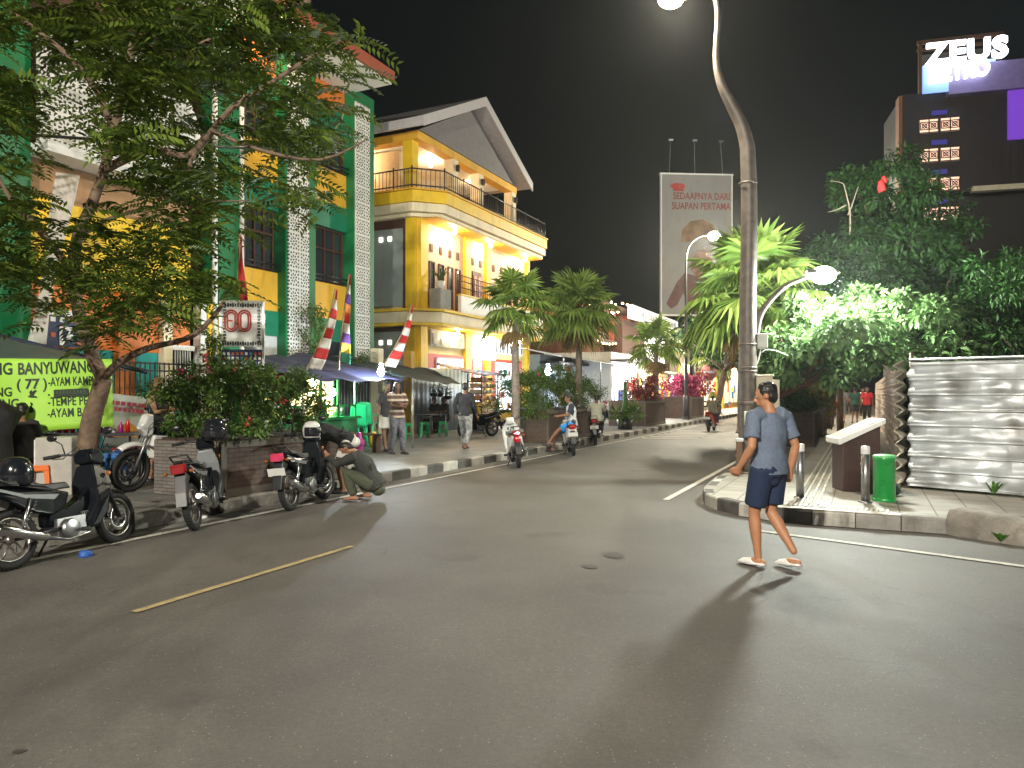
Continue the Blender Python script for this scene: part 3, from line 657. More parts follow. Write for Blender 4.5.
sg = thing('lit_sign', 'glowing white ZEUS sign on the roof edge of the dark building', 'sign', HB + hd * -.35 + Vector((.05, -.45, 0)), hr)
zs = CAMH + (392 - 64) * 26 / FPX
text('ZEUS', 'lettering', E_sign, 1.0, (-.25, 0, zs + .08), Rt, sg, ext=.06, sx=1.05, bold=.035, space=1.07)
text('METRO', 'lettering', E_sign, .82, (-.2, -.02, zs - .6), (R(90), R(-3), 0), sg, ext=.06, sx=.72, bold=.02, space=1.0)
b = MB(); b.box((.8, .12, zs - .42), (2.3, .06, 1.0)); b.build('halo_board', E_signh, sg, bevel=.02)  # glowing board added as the halo around the letters
light('sign_spill', HB + Vector((0.6, -1.2, zs)), 30, (.6, .65, 1), .5)
light('sign_spill_violet', HB + Vector((3.9, -2.2, zs - 1)), 12, (.5, .2, 1), .5)
# ================================================================== buildings on the left
def math_node(n, op, a, b=None, c=None):
    q = n.nodes.new('ShaderNodeMath'); q.operation = op
    for i, x in enumerate((a, b, c)):
        if x is None: continue
        if isinstance(x, (int, float)): q.inputs[i].default_value = x
        else: lk(n, x, q.inputs[i])
    return q.outputs[0]
def lattice_mat(name, cell=.52, white=(.66, .66, .62), dark=(.05, .055, .05)):
    m, n, b = nt(name); M = lambda *a: math_node(n, *a)
    tc = n.nodes.new('ShaderNodeTexCoord'); sp = n.nodes.new('ShaderNodeSeparateXYZ'); lk(n, tc.outputs['Object'], sp.inputs[0])
    u = M('SUBTRACT', M('FRACT', M('DIVIDE', sp.outputs['Y'], cell)), .5); v = M('SUBTRACT', M('FRACT', M('DIVIDE', sp.outputs['Z'], cell)), .5)
    r = M('SQRT', M('ADD', M('MULTIPLY', u, u), M('MULTIPLY', v, v))); an = M('ARCTAN2', v, u)
    mxv = M('MAXIMUM', M('ABSOLUTE', u), M('ABSOLUTE', v))
    pet = M('GREATER_THAN', M('SINE', M('MULTIPLY', an, 8)), -.1)
    ring1 = M('LESS_THAN', M('ABSOLUTE', M('SUBTRACT', r, .2)), .07); ring2 = M('LESS_THAN', M('ABSOLUTE', M('SUBTRACT', r, .41)), .06)
    core = M('LESS_THAN', r, .06)
    pet2 = M('GREATER_THAN', M('COSINE', M('MULTIPLY', an, 12)), -.15)
    hole = M('MAXIMUM', M('MAXIMUM', M('MULTIPLY', ring1, pet), M('MULTIPLY', ring2, pet2)), core)
    inside = M('LESS_THAN', mxv, .44); cornr = M('GREATER_THAN', r, .52)
    hole = M('MULTIPLY', M('MAXIMUM', hole, cornr), inside)
    mx = n.nodes.new('ShaderNodeMix'); mx.data_type = 'RGBA'; lk(n, hole, mx.inputs[0]); mx.inputs[6].default_value = (*white, 1); mx.inputs[7].default_value = (*dark, 1)
    lk(n, mx.outputs[2], b.inputs['Base Color']); b.inputs['Roughness'].default_value = .7
    bp = n.nodes.new('ShaderNodeBump'); bp.inputs['Strength'].default_value = .8; bp.inputs['Distance'].default_value = -.03; lk(n, hole, bp.inputs['Height']); lk(n, bp.outputs['Normal'], b.inputs['Normal'])
    return m
M_latt = lattice_mat('perforated_screen')
M_brownw = mat('brown_recess', (.07, .03, .018), .7)
M_shut = mat('roller_shutter', (.55, .55, .56), .5, var=.06)
# ---- green school-like building: local x to the street, local y along it
GT = -15.0
g_ = thing('green_building', 'three storey green and yellow building with white perforated screens', 'building', W(0, GT), RS)
gs = lambda px, t=GT: s_at(px, t)
def wall(root, name, y0, y1, z0, z1, m, x=0, th=.3, bev=0):
    b = MB(); b.box((x - th / 2, (y0 + y1) / 2, (z0 + z1) / 2), (th, y1 - y0, z1 - z0)); return b.build(name, m, root, bevel=bev)
b = MB(); b.box((-4.6, 9, 5.8), (8, 23.2, 11.4)); b.build('wall_core', M_brownw, g_)
pier = [(gs(-30), gs(27)), (gs(218, -14.9), gs(240, -14.9)), (gs(286, -14.72), gs(316, -14.72)), (gs(354, -14.72), gs(374.5, -14.72))]
# plain green piers
for y0, y1 in pier[:2]: wall(g_, 'pier', y0, y1, 0, 11.4, M_green, .12, .6)
for y0, y1 in pier[2:]:
    wall(g_, 'pier', y0, y1, 0, 11.4, M_green, .26, .8)
    wd = (y1 - y0)
    wall(g_, 'perforated_screen', y0 + .06 * wd, y0 + .74 * wd, .4, 11.0, M_latt, .305, .05)
for y in (pier[1][0] - .12, pier[1][1] + .03):
    b = MB(); b.tube([(.12, y, .2), (.12, y, 11)], .07, 10); b.build('downpipe', M_white, g_)
def bay(y0, y1):
    wall(g_, 'roof_panel', y0, y1, 10.55, 11.4, M_orange, -.1, .2)
    wall(g_, 'teal_panel', y0, y1, 9.75, 10.55, M_green2, -.05, .25)
    wall(g_, 'yellow_panel', y0, y1, 7.55, 8.6, M_yell, -.03, .3)
    wall(g_, 'teal_panel', y0, y1, 6.78, 7.55, M_green2, 0, .3)
    wall(g_, 'yellow_panel', y0, y1, 3.95, 5.05, M_yell, -.03, .3)
    wall(g_, 'green_panel', y0, y1, 3.25, 3.95, M_green2, 0, .3)
    for z0, z1 in ((5.05, 6.78), (8.6, 9.75)):
        f = wall(g_, 'window', y0 + .05, y1 - .05, z0, z1, M_glass, -.22, .04)
        b = MB(); n_ = 4; w_ = (y1 - y0 - .1) / n_
        for k in range(n_ + 1): b.box((-.18, y0 + .05 + k * w_, (z0 + z1) / 2), (.06, .06, z1 - z0))
        for z in (z0 + .03, z0 + (z1 - z0) * .62, z1 - .03): b.box((-.17, (y0 + y1) / 2, z), (.055, y1 - y0 - .1, .06))
        b.build('frame', M_brownw, f)
        b = MB(); 
        for z in (z0 + .06, z0 + .2): b.tube([(.08, y0, z), (.08, y1, z)], .025, 6)
        b.build('rail', M_dsteel, g_)
bay(pier[1][1] + .02, pier[2][0]); bay(pier[2][1], pier[3][0])
y0, y1 = pier[1][1], pier[2][0]
b = MB(); b.box((-.1, (y0 + y1) / 2, 1.7), (.1, y1 - y0, 3.1)); 
b.build('roller_shutter', M_shut, g_)
wall(g_, 'doorway', pier[2][1], pier[3][0], 0, 3.25, mat('navy_door', (.02, .025, .04), .5), -.1, .1)
wall(g_, 'end_wall', pier[3][1] - .15, pier[3][1] + .02, 0, 11.3, M_green, .0, 9)
# arch bay with the sweeping white perforated screen
y0, y1 = pier[0][1], pier[1][0] - .75
b = MB(); P = [(y0, 6.6), (y1 - .15, 6.6)]
for k in range(9): a = R(90 * k / 8); P.append((y1 - 1.7 + 1.6 * math.cos(a) + .0, 7.2 + 2.0 * math.sin(a)))
P += [(y0 + 2, 9.1), (y0, 8.8)]
b.prism(P, .12, 'X', (.35, 0, 0)); b.build('perforated_screen', M_latt, g_)
b = MB(); b.box((.3, (y0 + y1) / 2, 6.5), (.7, y1 - y0, .22)); b.build('screen_ledge', M_white, g_)
b = MB(); pts_ = [(.44, p[0], p[1]) for p in P[1:12]]; b.tube(pts_, .09, 8); b.build('screen_rim', M_white, g_)
wall(g_, 'shaded_recess', y0, y1, 5.6, 6.4, mat('recess_shade', (.35, .2, .1), .7), -.1, .2)  # brown of this strip is the recess shade under the ledge, put into colour
wall(g_, 'yellow_panel', y0, y1, 3.9, 5.6, M_yell2, -.02, .3); wall(g_, 'orange_panel', y0, y1, 2.6, 3.9, M_orange, -.04, .3)
wall(g_, 'teal_wall', y0 + 1.0, y1, 0, 2.6, M_teal, -.06, .3); wall(g_, 'dark_wall', y0, y0 + 1.0, 0, 2.6, M_brownw, -.06, .3)
for px0, px1, m_ in ((163, 172, M_cream), (200, 206, M_white), (207, 222, M_yell2), (118, 134, M_orange)):
    wall(g_, 'pillar', gs(px0, -14.9), gs(px1, -14.9), 0, 3.9, m_, .12, .25)
f = wall(g_, 'window', gs(174), gs(189), 1.5, 2.7, mat('grey_pane', (.12, .14, .16), .3), 0, .1)
b = MB()
for k in range(7): b.tube([(.04, gs(174) + k * (gs(189) - gs(174)) / 6, 1.5), (.04, gs(174) + k * (gs(189) - gs(174)) / 6, 2.7)], .012, 5)
b.box((.03, (gs(174) + gs(189)) / 2, 2.75), (.1, gs(189) - gs(174) + .2, .12)); b.build('window_bars', M_white, f)
# roof with deep eave
b = MB(); ye = gs(393, -13.3)
b.add([(-9, -6, 14.5), (1.7, -6, 11.65), (1.7, ye, 11.65), (-9, ye, 14.5), (-9, -6, 14.2), (1.7, -6, 11.4), (1.7, ye, 11.4), (-9, ye, 14.2)], [(0, 1, 2, 3), (7, 6, 5, 4), (1, 5, 6, 2), (3, 2, 6, 7), (0, 4, 5, 1), (0, 3, 7, 4)]); b.build('roof', M_roof, g_)
b = MB(); b.box((.7, (ye - 6) / 2, 11.33), (1.9, ye + 6, .06)); b.build('soffit', M_white, g_)
b = MB(); b.box((1.74, (ye - 6) / 2, 11.5), (.06, ye + 6, .35)); b.box((-3, ye + .03, 12.3), (.01, .01, .01)); b.build('fascia', mat('fascia_brick', (.35, .09, .05), .6), g_)
light('soffit_lamp', W(8, GT + .9, 11.0), 60, (1, .75, .45), .15); light('soffit_lamp', W(15, GT + .9, 11.0), 60, (1, .75, .45), .15)
# poster banners on it
def poster17(y, z, w_, h_, x, root, name='notice_board'):
    f = MB(); f.box((x, y, z), (.05, w_, h_)); o = f.build(name, mat('navy_print', (.015, .025, .08), .5), root)
    b = MB(); nn = max(4, int(w_ / .17)); mm = max(3, int(h_ / .14))
    for i in range(nn):
        for j in range(mm):
            if (i + j) % 2 == 0 or j == mm - 1: b.box((x + .03, y - w_ / 2 + (i + .5) * w_ / nn, z - h_ / 2 + (j + .5) * h_ / mm), (.012, w_ / nn * .55, h_ / mm * .6), 0 if (i * 3 + j) % 4 else 1)
    b.build('printed_pattern', [M_white, mat('print_rust', (.45, .09, .05), .6)], o)
    text('17', 'lettering', M_whitec, h_ * .55, (x + .04, y - w_ * .12, z - h_ * .25), (R(90), 0, R(90)), o, sx=1.0, bold=.02)
    return o
poster17(gs(61, -14.6) , 2.9, gs(84, -14.6) - gs(40, -14.6), .62, .4, g_)
wall(g_, 'white_board', gs(38, -14.6), gs(86, -14.6), 3.22, 3.34, M_white, .42, .08)
# hanging white cloth banner at far left
r = thing('cloth_banner', 'slanting white printed cloth banner hanging on the green wall at far left', 'banner', W(0, GT), RS)
ya, yb = gs(22, -14.4), gs(47, -14.4)
b = MB(); b.grid(lambda u, v: Vector((.75 + .1 * math.sin(v * 5 + u * 3), ya + (yb - ya) * (u * .75 + .25 * v) + .5 * v, 2.6 + 3.4 * v)), 6, 12); b.build('cloth', mat('banner_cloth', (.6, .56, .5), .8, stain=.3), r, solid=.01)
b = MB()
for k in range(5): b.box((.83 + .05 * (k % 2), ya + (yb - ya) * .4, 3.0 + k * .12), (.02, (yb - ya) * .45, .05))
b.build('printed_lines', mat('print_grey', (.3, .22, .22), .7), r)
# ---- bar fence in front of the green building
r = thing('bar_fence', 'dark vertical bar fence in front of the teal and orange walls', 'fence', W(0, -13.3), RS)
y0, y1 = s_at(98, -13.3), s_at(232, -13.3)
b = MB(); k = 0; y = y0
while y < y1: b.tube([(0, y, KH), (0, y, 2.3)], .014, 5); y += .115
b.build('bars', M_dsteel, r)
tag(r.children[0], kind='stuff') if 0 else None
b = MB()
for z in (.4, 2.12, 2.27): b.box((0, (y0 + y1) / 2, z), (.03, y1 - y0, .035))
b.build('rails', M_dsteel, r)
# ---- yellow corner building
YS, YT = 23.3, -15.0
yb_ = thing('yellow_building', 'yellow and cream corner building with lit balconies and a gabled terrace roof', 'building', W(YS, YT), RS)
L = 9.9
M_pinkw = mat('peach_wall', (.78, .55, .4), .6, var=.06, stain=.1)
def yw(name, y0, y1, z0, z1, m, x=0, th=.3, bev=0): return wall(yb_, name, y0, y1, z0, z1, m, x, th, bev)
b = MB(); b.box((-4.3, L / 2, 4.2), (8, L, 8.2)); b.build('wall_core', M_cream, yb_)
# left side wall
b = MB(); b.box((-1.7, -.03, 6.5), (2.6, .1, 3.2)); b.box((-1.9, -.04, 2.3), (3.2, .1, 3.9)); b.build('side_wall', M_greyw, yb_)
b = MB(); b.box((-1.75, -.05, 8.02), (3.5, .12, .4)); b.box((-1.75, -.05, 4.1), (3.5, .12, .3)); b.box((-.5, -.07, 6.4), (.08, .1, 3.6)); b.build('side_dark_band', M_brownw, yb_)
for z in (7.45, 3.55):
    for x in (-1.15, -1.55): b = MB(); b.box((x, -.1, z), (.15, .06, .17)); b.build('vent_window', emat('vent_glow', (1, .95, .8), 1.2), yb_)
b = MB(); b.box((-.2, -.06, 4.2), (.42, .2, 8.1)); b.build('corner_column', M_yell2, yb_)
# first floor front: pilasters, windows, door
pil = [(.02, .5), (3.45, 3.9), (5.3, 5.7), (L - .3, L)]
yw('front_wall', 0, L, 4.9, 8.2, M_pinkw, .02, .3)
for a, c in pil: yw('pilaster', a, c, .18, 8.2, M_yell2, .16, .4)
def tall_window(y, z0, z1, w_=.34, m=M_glass):
    f = MB(); f.box((.035, y, (z0 + z1) / 2), (.03, w_, z1 - z0)); o = f.build('window', m, yb_)
    b = MB()
    for q in (-1, 1): b.box((.06, y + q * w_ / 2, (z0 + z1) / 2), (.06, .05, z1 - z0 + .05))
    for z in (z0, z1): b.box((.06, y, z), (.06, w_ + .05, .05))
    b.build('frame', M_brown, o)
for y in (.95, 1.65, 2.35, 2.98): tall_window(y, 5.0, 6.65)
for y in (7.0, 7.7, 8.5): tall_window(y, 5.3, 6.6)
f = MB(); f.box((.05, 4.6, 5.85), (.06, .8, 1.9)); d_ = f.build('door', M_brown, yb_); b = MB(); b.box((.09, 4.4, 5.9), (.02, .28, 1.4)); b.box((.09, 4.8, 5.9), (.02, .28, 1.4)); b.build('door_panel', mat('door_red', (.3, .06, .02), .5), d_)
for y in (.95, 1.65, 2.35, 2.98, 4.25, 4.95, 6.2, 7.0, 7.8, 8.6):
    b = MB(); b.box((.04, y, 7.2), (.03, .2, .3)); b.build('vent_window', M_brownw, yb_)
# balcony slab between ground and first floor, parapet, railing
def bandbox(name, z0, z1, ox, oy, m, y1=L): 
    b = MB(); P = [(-8, -oy), (ox - .9, -oy), (ox, .35), (ox, y1), (-8, y1)]
    b.prism(P, z1 - z0, 'Z', (0, 0, (z0 + z1) / 2)); return b.build(name, m, yb_, bevel=.01)
bandbox('balcony_slab', 4.25, 4.65, .85, .45, M_cream); bandbox('balcony_edge', 4.66, 4.76, .95, .55, M_yell2); bandbox('balcony_edge', 4.13, 4.24, .92, .5, M_yell2)
b = MB(); b.box((.82, 5.8, 5.1), (.14, 8.1, .66)); b.build('parapet', M_white, yb_); b = MB(); b.box((.82, 5.8, 5.46), (.2, 8.2, .07)); b.build('parapet_cap', M_yell2, yb_)
b = MB(); b.box((.55, .75, 5.15), (.5, .8, .8)); b.build('planter', M_conc, yb_, bevel=.02)
b = MB()
for k in range(30): b.tube([(.82, 1.7 + k * .16, 5.5), (.82, 1.7 + k * .16, 6.2)], .012, 5)
for z in (5.75, 6.0, 6.22): b.tube([(.82, 1.6, z), (.82, 6.4, z)], .02, 6)
for y in (1.6, 6.4): b.tube([(.82, y, 5.45), (.82, y, 6.25)], .03, 6)
b.build('balcony_railing', M_brownw, yb_)
# terrace slab
bandbox('terrace_slab', 8.3, 8.62, 1.0, .5, M_cream); bandbox('terrace_slab_edge', 8.15, 8.28, .85, .35, M_cream); bandbox('terrace_edge', 8.63, 9.05, 1.08, .58, M_yell2); bandbox('terrace_lip', 9.06, 9.12, 1.14, .64, M_yell)
b = MB(); b.box((.35, L / 2, 8.12), (1.0, L - .2, .04)); b.build('balcony_ceiling', M_yell, yb_)
b = MB(); rail = [(-3.6, -.5), (.1, -.5), (.98, .35), (.98, L - .05), (-2, L - .05)]
for (xa, ya), (xb, yb2) in zip(rail, rail[1:]):
    d = math.hypot(xb - xa, yb2 - ya); k = int(d / .16)
    for i in range(k + 1):
        x, y = xa + (xb - xa) * i / k, ya + (yb2 - ya) * i / k; b.tube([(x, y, 9.1), (x, y, 9.85 if i % 9 else 9.95)], .013 if i % 9 else .03, 5)
    for z in (9.25, 9.85): b.tube([(xa, ya, z), (xb, yb2, z)], .028, 6)
b.build('terrace_railing', M_dsteel, yb_)
# terrace back wall, columns, beams, gable roof
b = MB(); b.box((-4.5, 4.3, 10.2), (.3, 9, 2.3)); b.box((-2.6, 1.2, 10.2), (3.6, .2, 2.0)) ; b.build('terrace_wall', M_cream, yb_)
for x, y in ((-.35, .1), (-.1, 2.7), (-.1, 4.9), (-.1, 8.2), (-3.5, .1)):
    b = MB(); b.box((x, y, 10.1), (.42, .42, 2.1)); b.build('terrace_column', M_yell2 if y < 1 else M_cream, yb_)
b = MB(); b.box((-.1, 4.15, 11.2), (.46, 8.6, .3)); b.box((-2.1, .1, 11.2), (3.8, .45, .3)); b.build('roof_beam', M_yell, yb_)
b = MB(); b.box((-2.3, 4.1, 11.32), (4.6, 8.4, .05)); b.build('terrace_ceiling', M_white, yb_)
b = MB(); yl, ym, yr = -.75, 4.0, 8.75; zl, zm = 11.3, 13.65
for ya, za, yb2, zb2 in ((yl, zl, ym, zm), (ym, zm, yr, zl)):
    b.add([(x, y, z + dz) for dz in (0, .3) for x, y, z in ((.75, ya, za), (.75, yb2, zb2), (-7, yb2, zb2), (-7, ya, za))], [(3, 2, 1, 0), (4, 5, 6, 7), (0, 1, 5, 4), (1, 2, 6, 5), (2, 3, 7, 6), (3, 0, 4, 7)])
b.build('roof', mat('roof_underside', (.4, .37, .38), .7), yb_)
b = MB()
for ya, za, yb2, zb2 in ((yl - .05, zl - .05, ym, zm - .03), (ym, zm - .03, yr + .05, zl - .05)):
    b.add([(x, y, z + dz) for dz in (-.06, .33) for x, y, z in ((.82, ya, za), (.82, yb2, zb2), (.765, yb2, zb2), (.765, ya, za))], [(3, 2, 1, 0), (4, 5, 6, 7), (0, 1, 5, 4), (1, 2, 6, 5), (2, 3, 7, 6), (3, 0, 4, 7)])
b.box((-3, yl - .03, zl + .1), (7.6, .06, .34)); b.build('fascia', mat('fascia_lilac', (.5, .48, .5), .6, var=.05), yb_)
b = MB(); b.prism([(yl + .6, 11.36), (yr - .6, 11.36), (ym, 13.5)], .15, 'X', (.12, 0, 0)); b.build('gable', mat('gable_grey', (.17, .165, .18), .7), yb_)
for y in (2.7, 4.9, 8.2):
    b = MB(); b.box((.2, y, 10.7), (.12, .12, .25)); b.lathe([(.03, -.1), (.09, .05), (.02, .12)], 8, (.2, y, 10.7)); b.build('wall_lantern', M_dsteel, yb_)
# ground floor fronts
yw('front_wall', 0, L, 0, 4.2, mat('cream_yellow', (.75, .6, .2), .6, var=.05, stain=.1), .02, .3)
for a, c, r0, r1, lit in ((.62, 3.3, .35, 0, 0), (3.95, 5.15, .0, .3, 1), (5.8, 9.1, .2, .5, 1)):
    f = MB(); f.box((.05, (a + c) / 2, 1.65), (.08, c - a, 3.0)); o = f.build('shopfront', M_redo, yb_)
    b = MB(); b.box((.1, (a + r0 + c - r1) / 2 + .1, 1.75), (.03, c - a - r0 - r1 - .3, 2.5)); b.build('shop_window', emat('shop_glow', (.9, .95, 1.0), 1.1), o)
    b = MB(); ww = c - a - r0 - r1 - .3
    k_n = max(2, int(ww / .5))
    for k in range(k_n + 1): b.box((.13, a + r0 + .25 + ww * k / k_n, 1.75), (.04, .045, 2.5))
    for z in (1.0, 1.5, 2.05, 2.5, 3.0): b.box((.13, (a + r0 + c - r1) / 2 + .1, z), (.035, ww, .04))
    b.build('mullions', M_white if lit else M_steel, o)
    b = MB(); rr_ = random.Random(int(a * 10))
    for k in range(26): b = MB(); mi_ = rr_.randrange(4); b.box((.16, a + r0 + .3 + rr_.random() * (ww - .2), .8 + rr_.choice((.25, .75, 1.3, 1.75)) ), (.02, rr_.uniform(.1, .25), rr_.uniform(.15, .35))); b.build('goods', [M_teal, M_redp, M_steel, M_yell2][mi_], o)
b = MB(); b.box((.17, 1.95, 3.75), (.05, 2.6, .62)); o = b.build('transom_window', mat('transom_pane', (.35, .33, .28), .3, var=.3, scale=2), yb_)
b = MB()
for k in range(4): b.box((.2, .95 + k * .62, 3.72), (.04, .34, .42))
b.build('pane', mat('pane_silver', (.45, .43, .38), .25, var=.4, scale=3), o)
b = MB(); b.box((.19, 7.4, 3.7), (.05, 3.0, .6)); o = b.build('transom_window', emat('transom_glow', (.55, .7, .8), .7), yb_)
b = MB()
for k in range(8): b.box((.23, 6.1 + k * .38, 3.7), (.04, .06, .55))
b.build('frame', M_dsteel, o)
b = MB(); b.box((.5, 4.55, 3.55), (.22, 1.5, 1.0)); tag(b.build('lit_sign_box', emat('sign_box', (1, .98, .92), 3.2), None, bevel=.02), 'glowing blank white sign box on the front of the yellow building', 'sign')
bpy.data.objects['lit_sign_box'].location = W(YS, YT); bpy.data.objects['lit_sign_box'].rotation_euler = (0, 0, RS)
E_bulb = emat('warm_bulb', (1, .8, .5), 40)
def bulb(px_s, t, z, power, col=(1, .72, .38), r=.09, root=None, e=None, soft=.08):
    b = MB(); p = W(px_s, t, z); b.ell((0, 0, 0), (r, r, r * 1.1), 12, 8); b.tube([(0, 0, r * .9), (0, 0, r * 1.6)], .03, 8)
    o = b.build('bulb', e or E_bulb, root)
    if root: o.location = root.matrix_world.inverted() @ p if False else Vector((t - YT, px_s - YS, z))
    else: o.location = p
    light('bulb_light', p + Vector((0, 0, -r - .07)), power, col, soft)
for y in (1.9, 5.0, 8.6): bulb(YS + y, YT + .5, 7.95, 60, root=yb_)
bulb(YS + 2.2, YT + .5, 4.0, 35, (1, .85, .55), .06, yb_); bulb(YS + 8, YT + .5, 4.0, 40, (1, .9, .75), .06, yb_)
bulb(YS + .8, YT - 3.4, 10.9, 45, (1, .72, .45), .09, yb_); bulb(YS + 2.9, YT - 1.2, 11.05, 40, (1, .7, .42), .07, yb_); bulb(YS + 6.5, YT - 1.2, 11.05, 14, (1, .7, .42), .05, yb_)
# plant pots on the balcony corner
r = thing('potted_plant', 'spiky potted plants on the balcony corner of the yellow building', 'plant', W(YS + .75, YT + .55, 5.56), RS)
b = MB(); b.lathe([(.0, 0), (.13, 0), (.18, .3), (.15, .3), (.13, .05)], 14); b.build('pot', M_white, r)
b = MB()
for k in range(26):
    a = rnd.uniform(0, 6.28); l = rnd.uniform(.3, .6); b.add([(0, 0, .25), (.5 * l * math.cos(a) - .02, .5 * l * math.sin(a), .3 + l * .8), (l * math.cos(a), l * math.sin(a), .3 + l * .7), (.5 * l * math.cos(a) + .02, .5 * l * math.sin(a) + .02, .28 + l * .8)], [(0, 1, 2, 3)])
b.build('leaves', leafmat('leaf_dark', (.03, .06, .02), (.06, .1, .03)), r)
# ---- buildings further up the left side
def pxs(px, t): return s_at(px, t)
r = thing('terrace_cafe', 'brown roof-terrace cafe with string lights and red brick columns', 'building', W(0, -15), RS)
y0, y1 = pxs(572, -15), pxs(642, -15)
b = MB(); b.box((-3, (y0 + y1) / 2, 2.4), (6, y1 - y0, 4.4)); b.build('ground_storey', mat('brick_brown', (.2, .08, .05), .8, var=.3), r)
b = MB(); b.box((-2.6, (y0 + y1) / 2, 4.75), (7, y1 - y0 + .6, .25)); b.box((-2.4, (y0 + y1) / 2, 6.9), (7.4, y1 - y0 + 1.2, .2)); b.build('floor_slab', M_brownw, r)
for k in range(6): b = MB(); b.box((.5, y0 + (y1 - y0) * k / 5, 5.8), (.35, .35, 2)); b.build('column', mat('brick_red', (.33, .09, .05), .7), r)
b = MB(); b.box((-3, (y0 + y1) / 2, 5.8), (.2, y1 - y0, 2)); b.build('back_wall', mat('cafe_warm', (.5, .22, .1), .7), r)
E_str = emat('string_bulb', (1, .62, .3), 12)
b = MB()
for k in range(40):
    q = k / 39; b.ell((.85 + rnd.uniform(-.1, .1), y0 + (y1 - y0) * q, 6.6 + .35 * abs(math.sin(q * 9)) + (.5 if k % 3 == 0 else 0)), .07, 6, 4)
for k in range(26): q = k / 25; b.ell((.9, y0 + (y1 - y0) * q, 4.9 - .3 * abs(math.sin(q * 7))), .06, 6, 4)
b.build('string_lights', E_str, r); tag(r.children[-1], kind='stuff')
for q in (.2, .5, .8): light('cafe_light', W(y0 + (y1 - y0) * q, -15.5, 6.5), 35, (1, .55, .28), .2)
# awning stalls
r = thing('awning', 'long grey sheet awning over the market stalls beyond the yellow building', 'awning', W(0, -12.2), RS)
y0, y1 = 30.8, 41.5
b = MB(); b.add([(0, y0, 3.3), (0, y1, 3.15), (-3, y1, 3.7), (-3, y0, 3.9), (0, y0, 3.26), (0, y1, 3.11), (-3, y1, 3.66), (-3, y0, 3.86)], [(0, 1, 2, 3), (7, 6, 5, 4), (0, 4, 5, 1), (1, 5, 6, 2), (2, 6, 7, 3), (3, 7, 4, 0)]); b.build('sheet', mat('awning_grey', (.2, .21, .22), .6, stain=.4), r)
for y in (y0 + .2, (y0 + y1) / 2, y1 - .2): b = MB(); b.tube([(0, y, KH), (0, y, 3.25)], .035, 8); b.build('post', M_steel, r)
def lit_shop(name, label, px0, px1, t, h, m, depth=4, glow=None, gcol=(1, 1, 1), frames=M_steel, goods=None, power=60, n=4):
    y0, y1 = pxs(px0, t), pxs(px1, t)
    r = thing(name, label, 'shop', W(0, t), RS)
    b = MB(); b.box((-depth / 2, (y0 + y1) / 2, h / 2), (depth, y1 - y0, h)); b.build('wall', m, r)
    b = MB(); b.box((.03, (y0 + y1) / 2, h * .45), (.04, (y1 - y0) * .9, h * .7)); sf = b.build('lit_front', glow or M_cream, r)
    b = MB()
    for k in range(n + 1): b.box((.08, y0 + (y1 - y0) * (.05 + .9 * k / n), h * .45), (.06, .08, h * .72))
    for z in (h * .1, h * .8): b.box((.085, (y0 + y1) / 2, z), (.055, (y1 - y0) * .9, .08))
    b.build('frame', frames, sf)
    b = MB(); rr_ = random.Random(len(label)); 
    for k in range(18):
        w_ = rr_.uniform(.3, .9); hh = rr_.uniform(.3, .9); b = MB(); mi_ = rr_.randrange(5); b.box((.15 + rr_.random() * .25, y0 + .4 + rr_.random() * (y1 - y0 - .8), KH + .2 + rr_.random() * h * .55), (.1, w_, hh)); b.build('goods', [M_orange, M_redp, M_bplast, M_yell2, M_brown][mi_], sf)
    b = MB(); b.box((.5, (y0 + y1) / 2, h * .88), (1.1, y1 - y0, .1)); b.build('canopy', M_dsteel, r)
    light('shop_light', W((y0 + y1) / 2, t + 1.6, h * .8), power * 1.8, gcol, .3)
    return r
lit_shop('market_shop', 'bluish lit open shop under the grey awning', 540, 612, -14.9, 3.6, M_greyw, 3, emat('cool_front', (.5, .62, .72), .45), (.85, .93, 1), power=120, n=6)
lit_shop('white_shop', 'overexposed white shop front with glowing panels beside the pavement', 611, 645, -12.6, 3.9, M_white, 4, emat('white_front', (1, .98, .93), 1.7), (1, .97, .9), power=180, n=3)
lit_shop('warm_shop', 'orange lit food shop next to the white shop front', 646, 668, -12.8, 3.4, M_cream, 4, emat('warm_front', (1, .55, .25), .8), (1, .75, .45), power=160)
lit_shop('blue_kiosk', 'blue painted kiosk beside the far black lamp post', 669, 700, -12.8, 3.0, mat('kiosk_blue', (.02, .06, .3), .5), 3, emat('kiosk_glow', (.15, .25, .7), .35), (1, .8, .6), power=160)
lit_shop('cream_shop', 'cream shop at the far bend of the street', 700, 722, -12.2, 5.2, M_cream, 8, emat('cream_front', (1, .8, .55), .6), (1, .85, .6), power=500)
lit_shop('yellow_shop', 'yellow fronted shop at the end of the street', 723, 741, -11.5, 6.5, M_yell, 10, emat('yellow_front', (1, .75, .4), .5), (1, .85, .6), power=900)
r = thing('fascia_sign', 'long white fascia sign board above the warm shops', 'sign', W(0, -13.3), RS)
y0, y1 = pxs(630, -13.3), pxs(676, -13.3)
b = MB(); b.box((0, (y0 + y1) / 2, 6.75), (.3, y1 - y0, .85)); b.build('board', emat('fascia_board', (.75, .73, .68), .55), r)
b = MB(); rr_ = random.Random(3); y = y0 + .6
while y < y1 - .8: wl = rr_.uniform(.2, .45); b.box((.165, y, 6.75), (.02, wl * .8, .4 * rr_.uniform(.7, 1.1))); y += wl + .12
b.build('faded_lettering', mat('faded_print', (.3, .32, .36), .6), r)
b = MB(); b.box((-2.5, (y0 + y1) / 2, 3.2), (4, y1 - y0, 6.2)); b.build('support_wall', M_brownw, r)
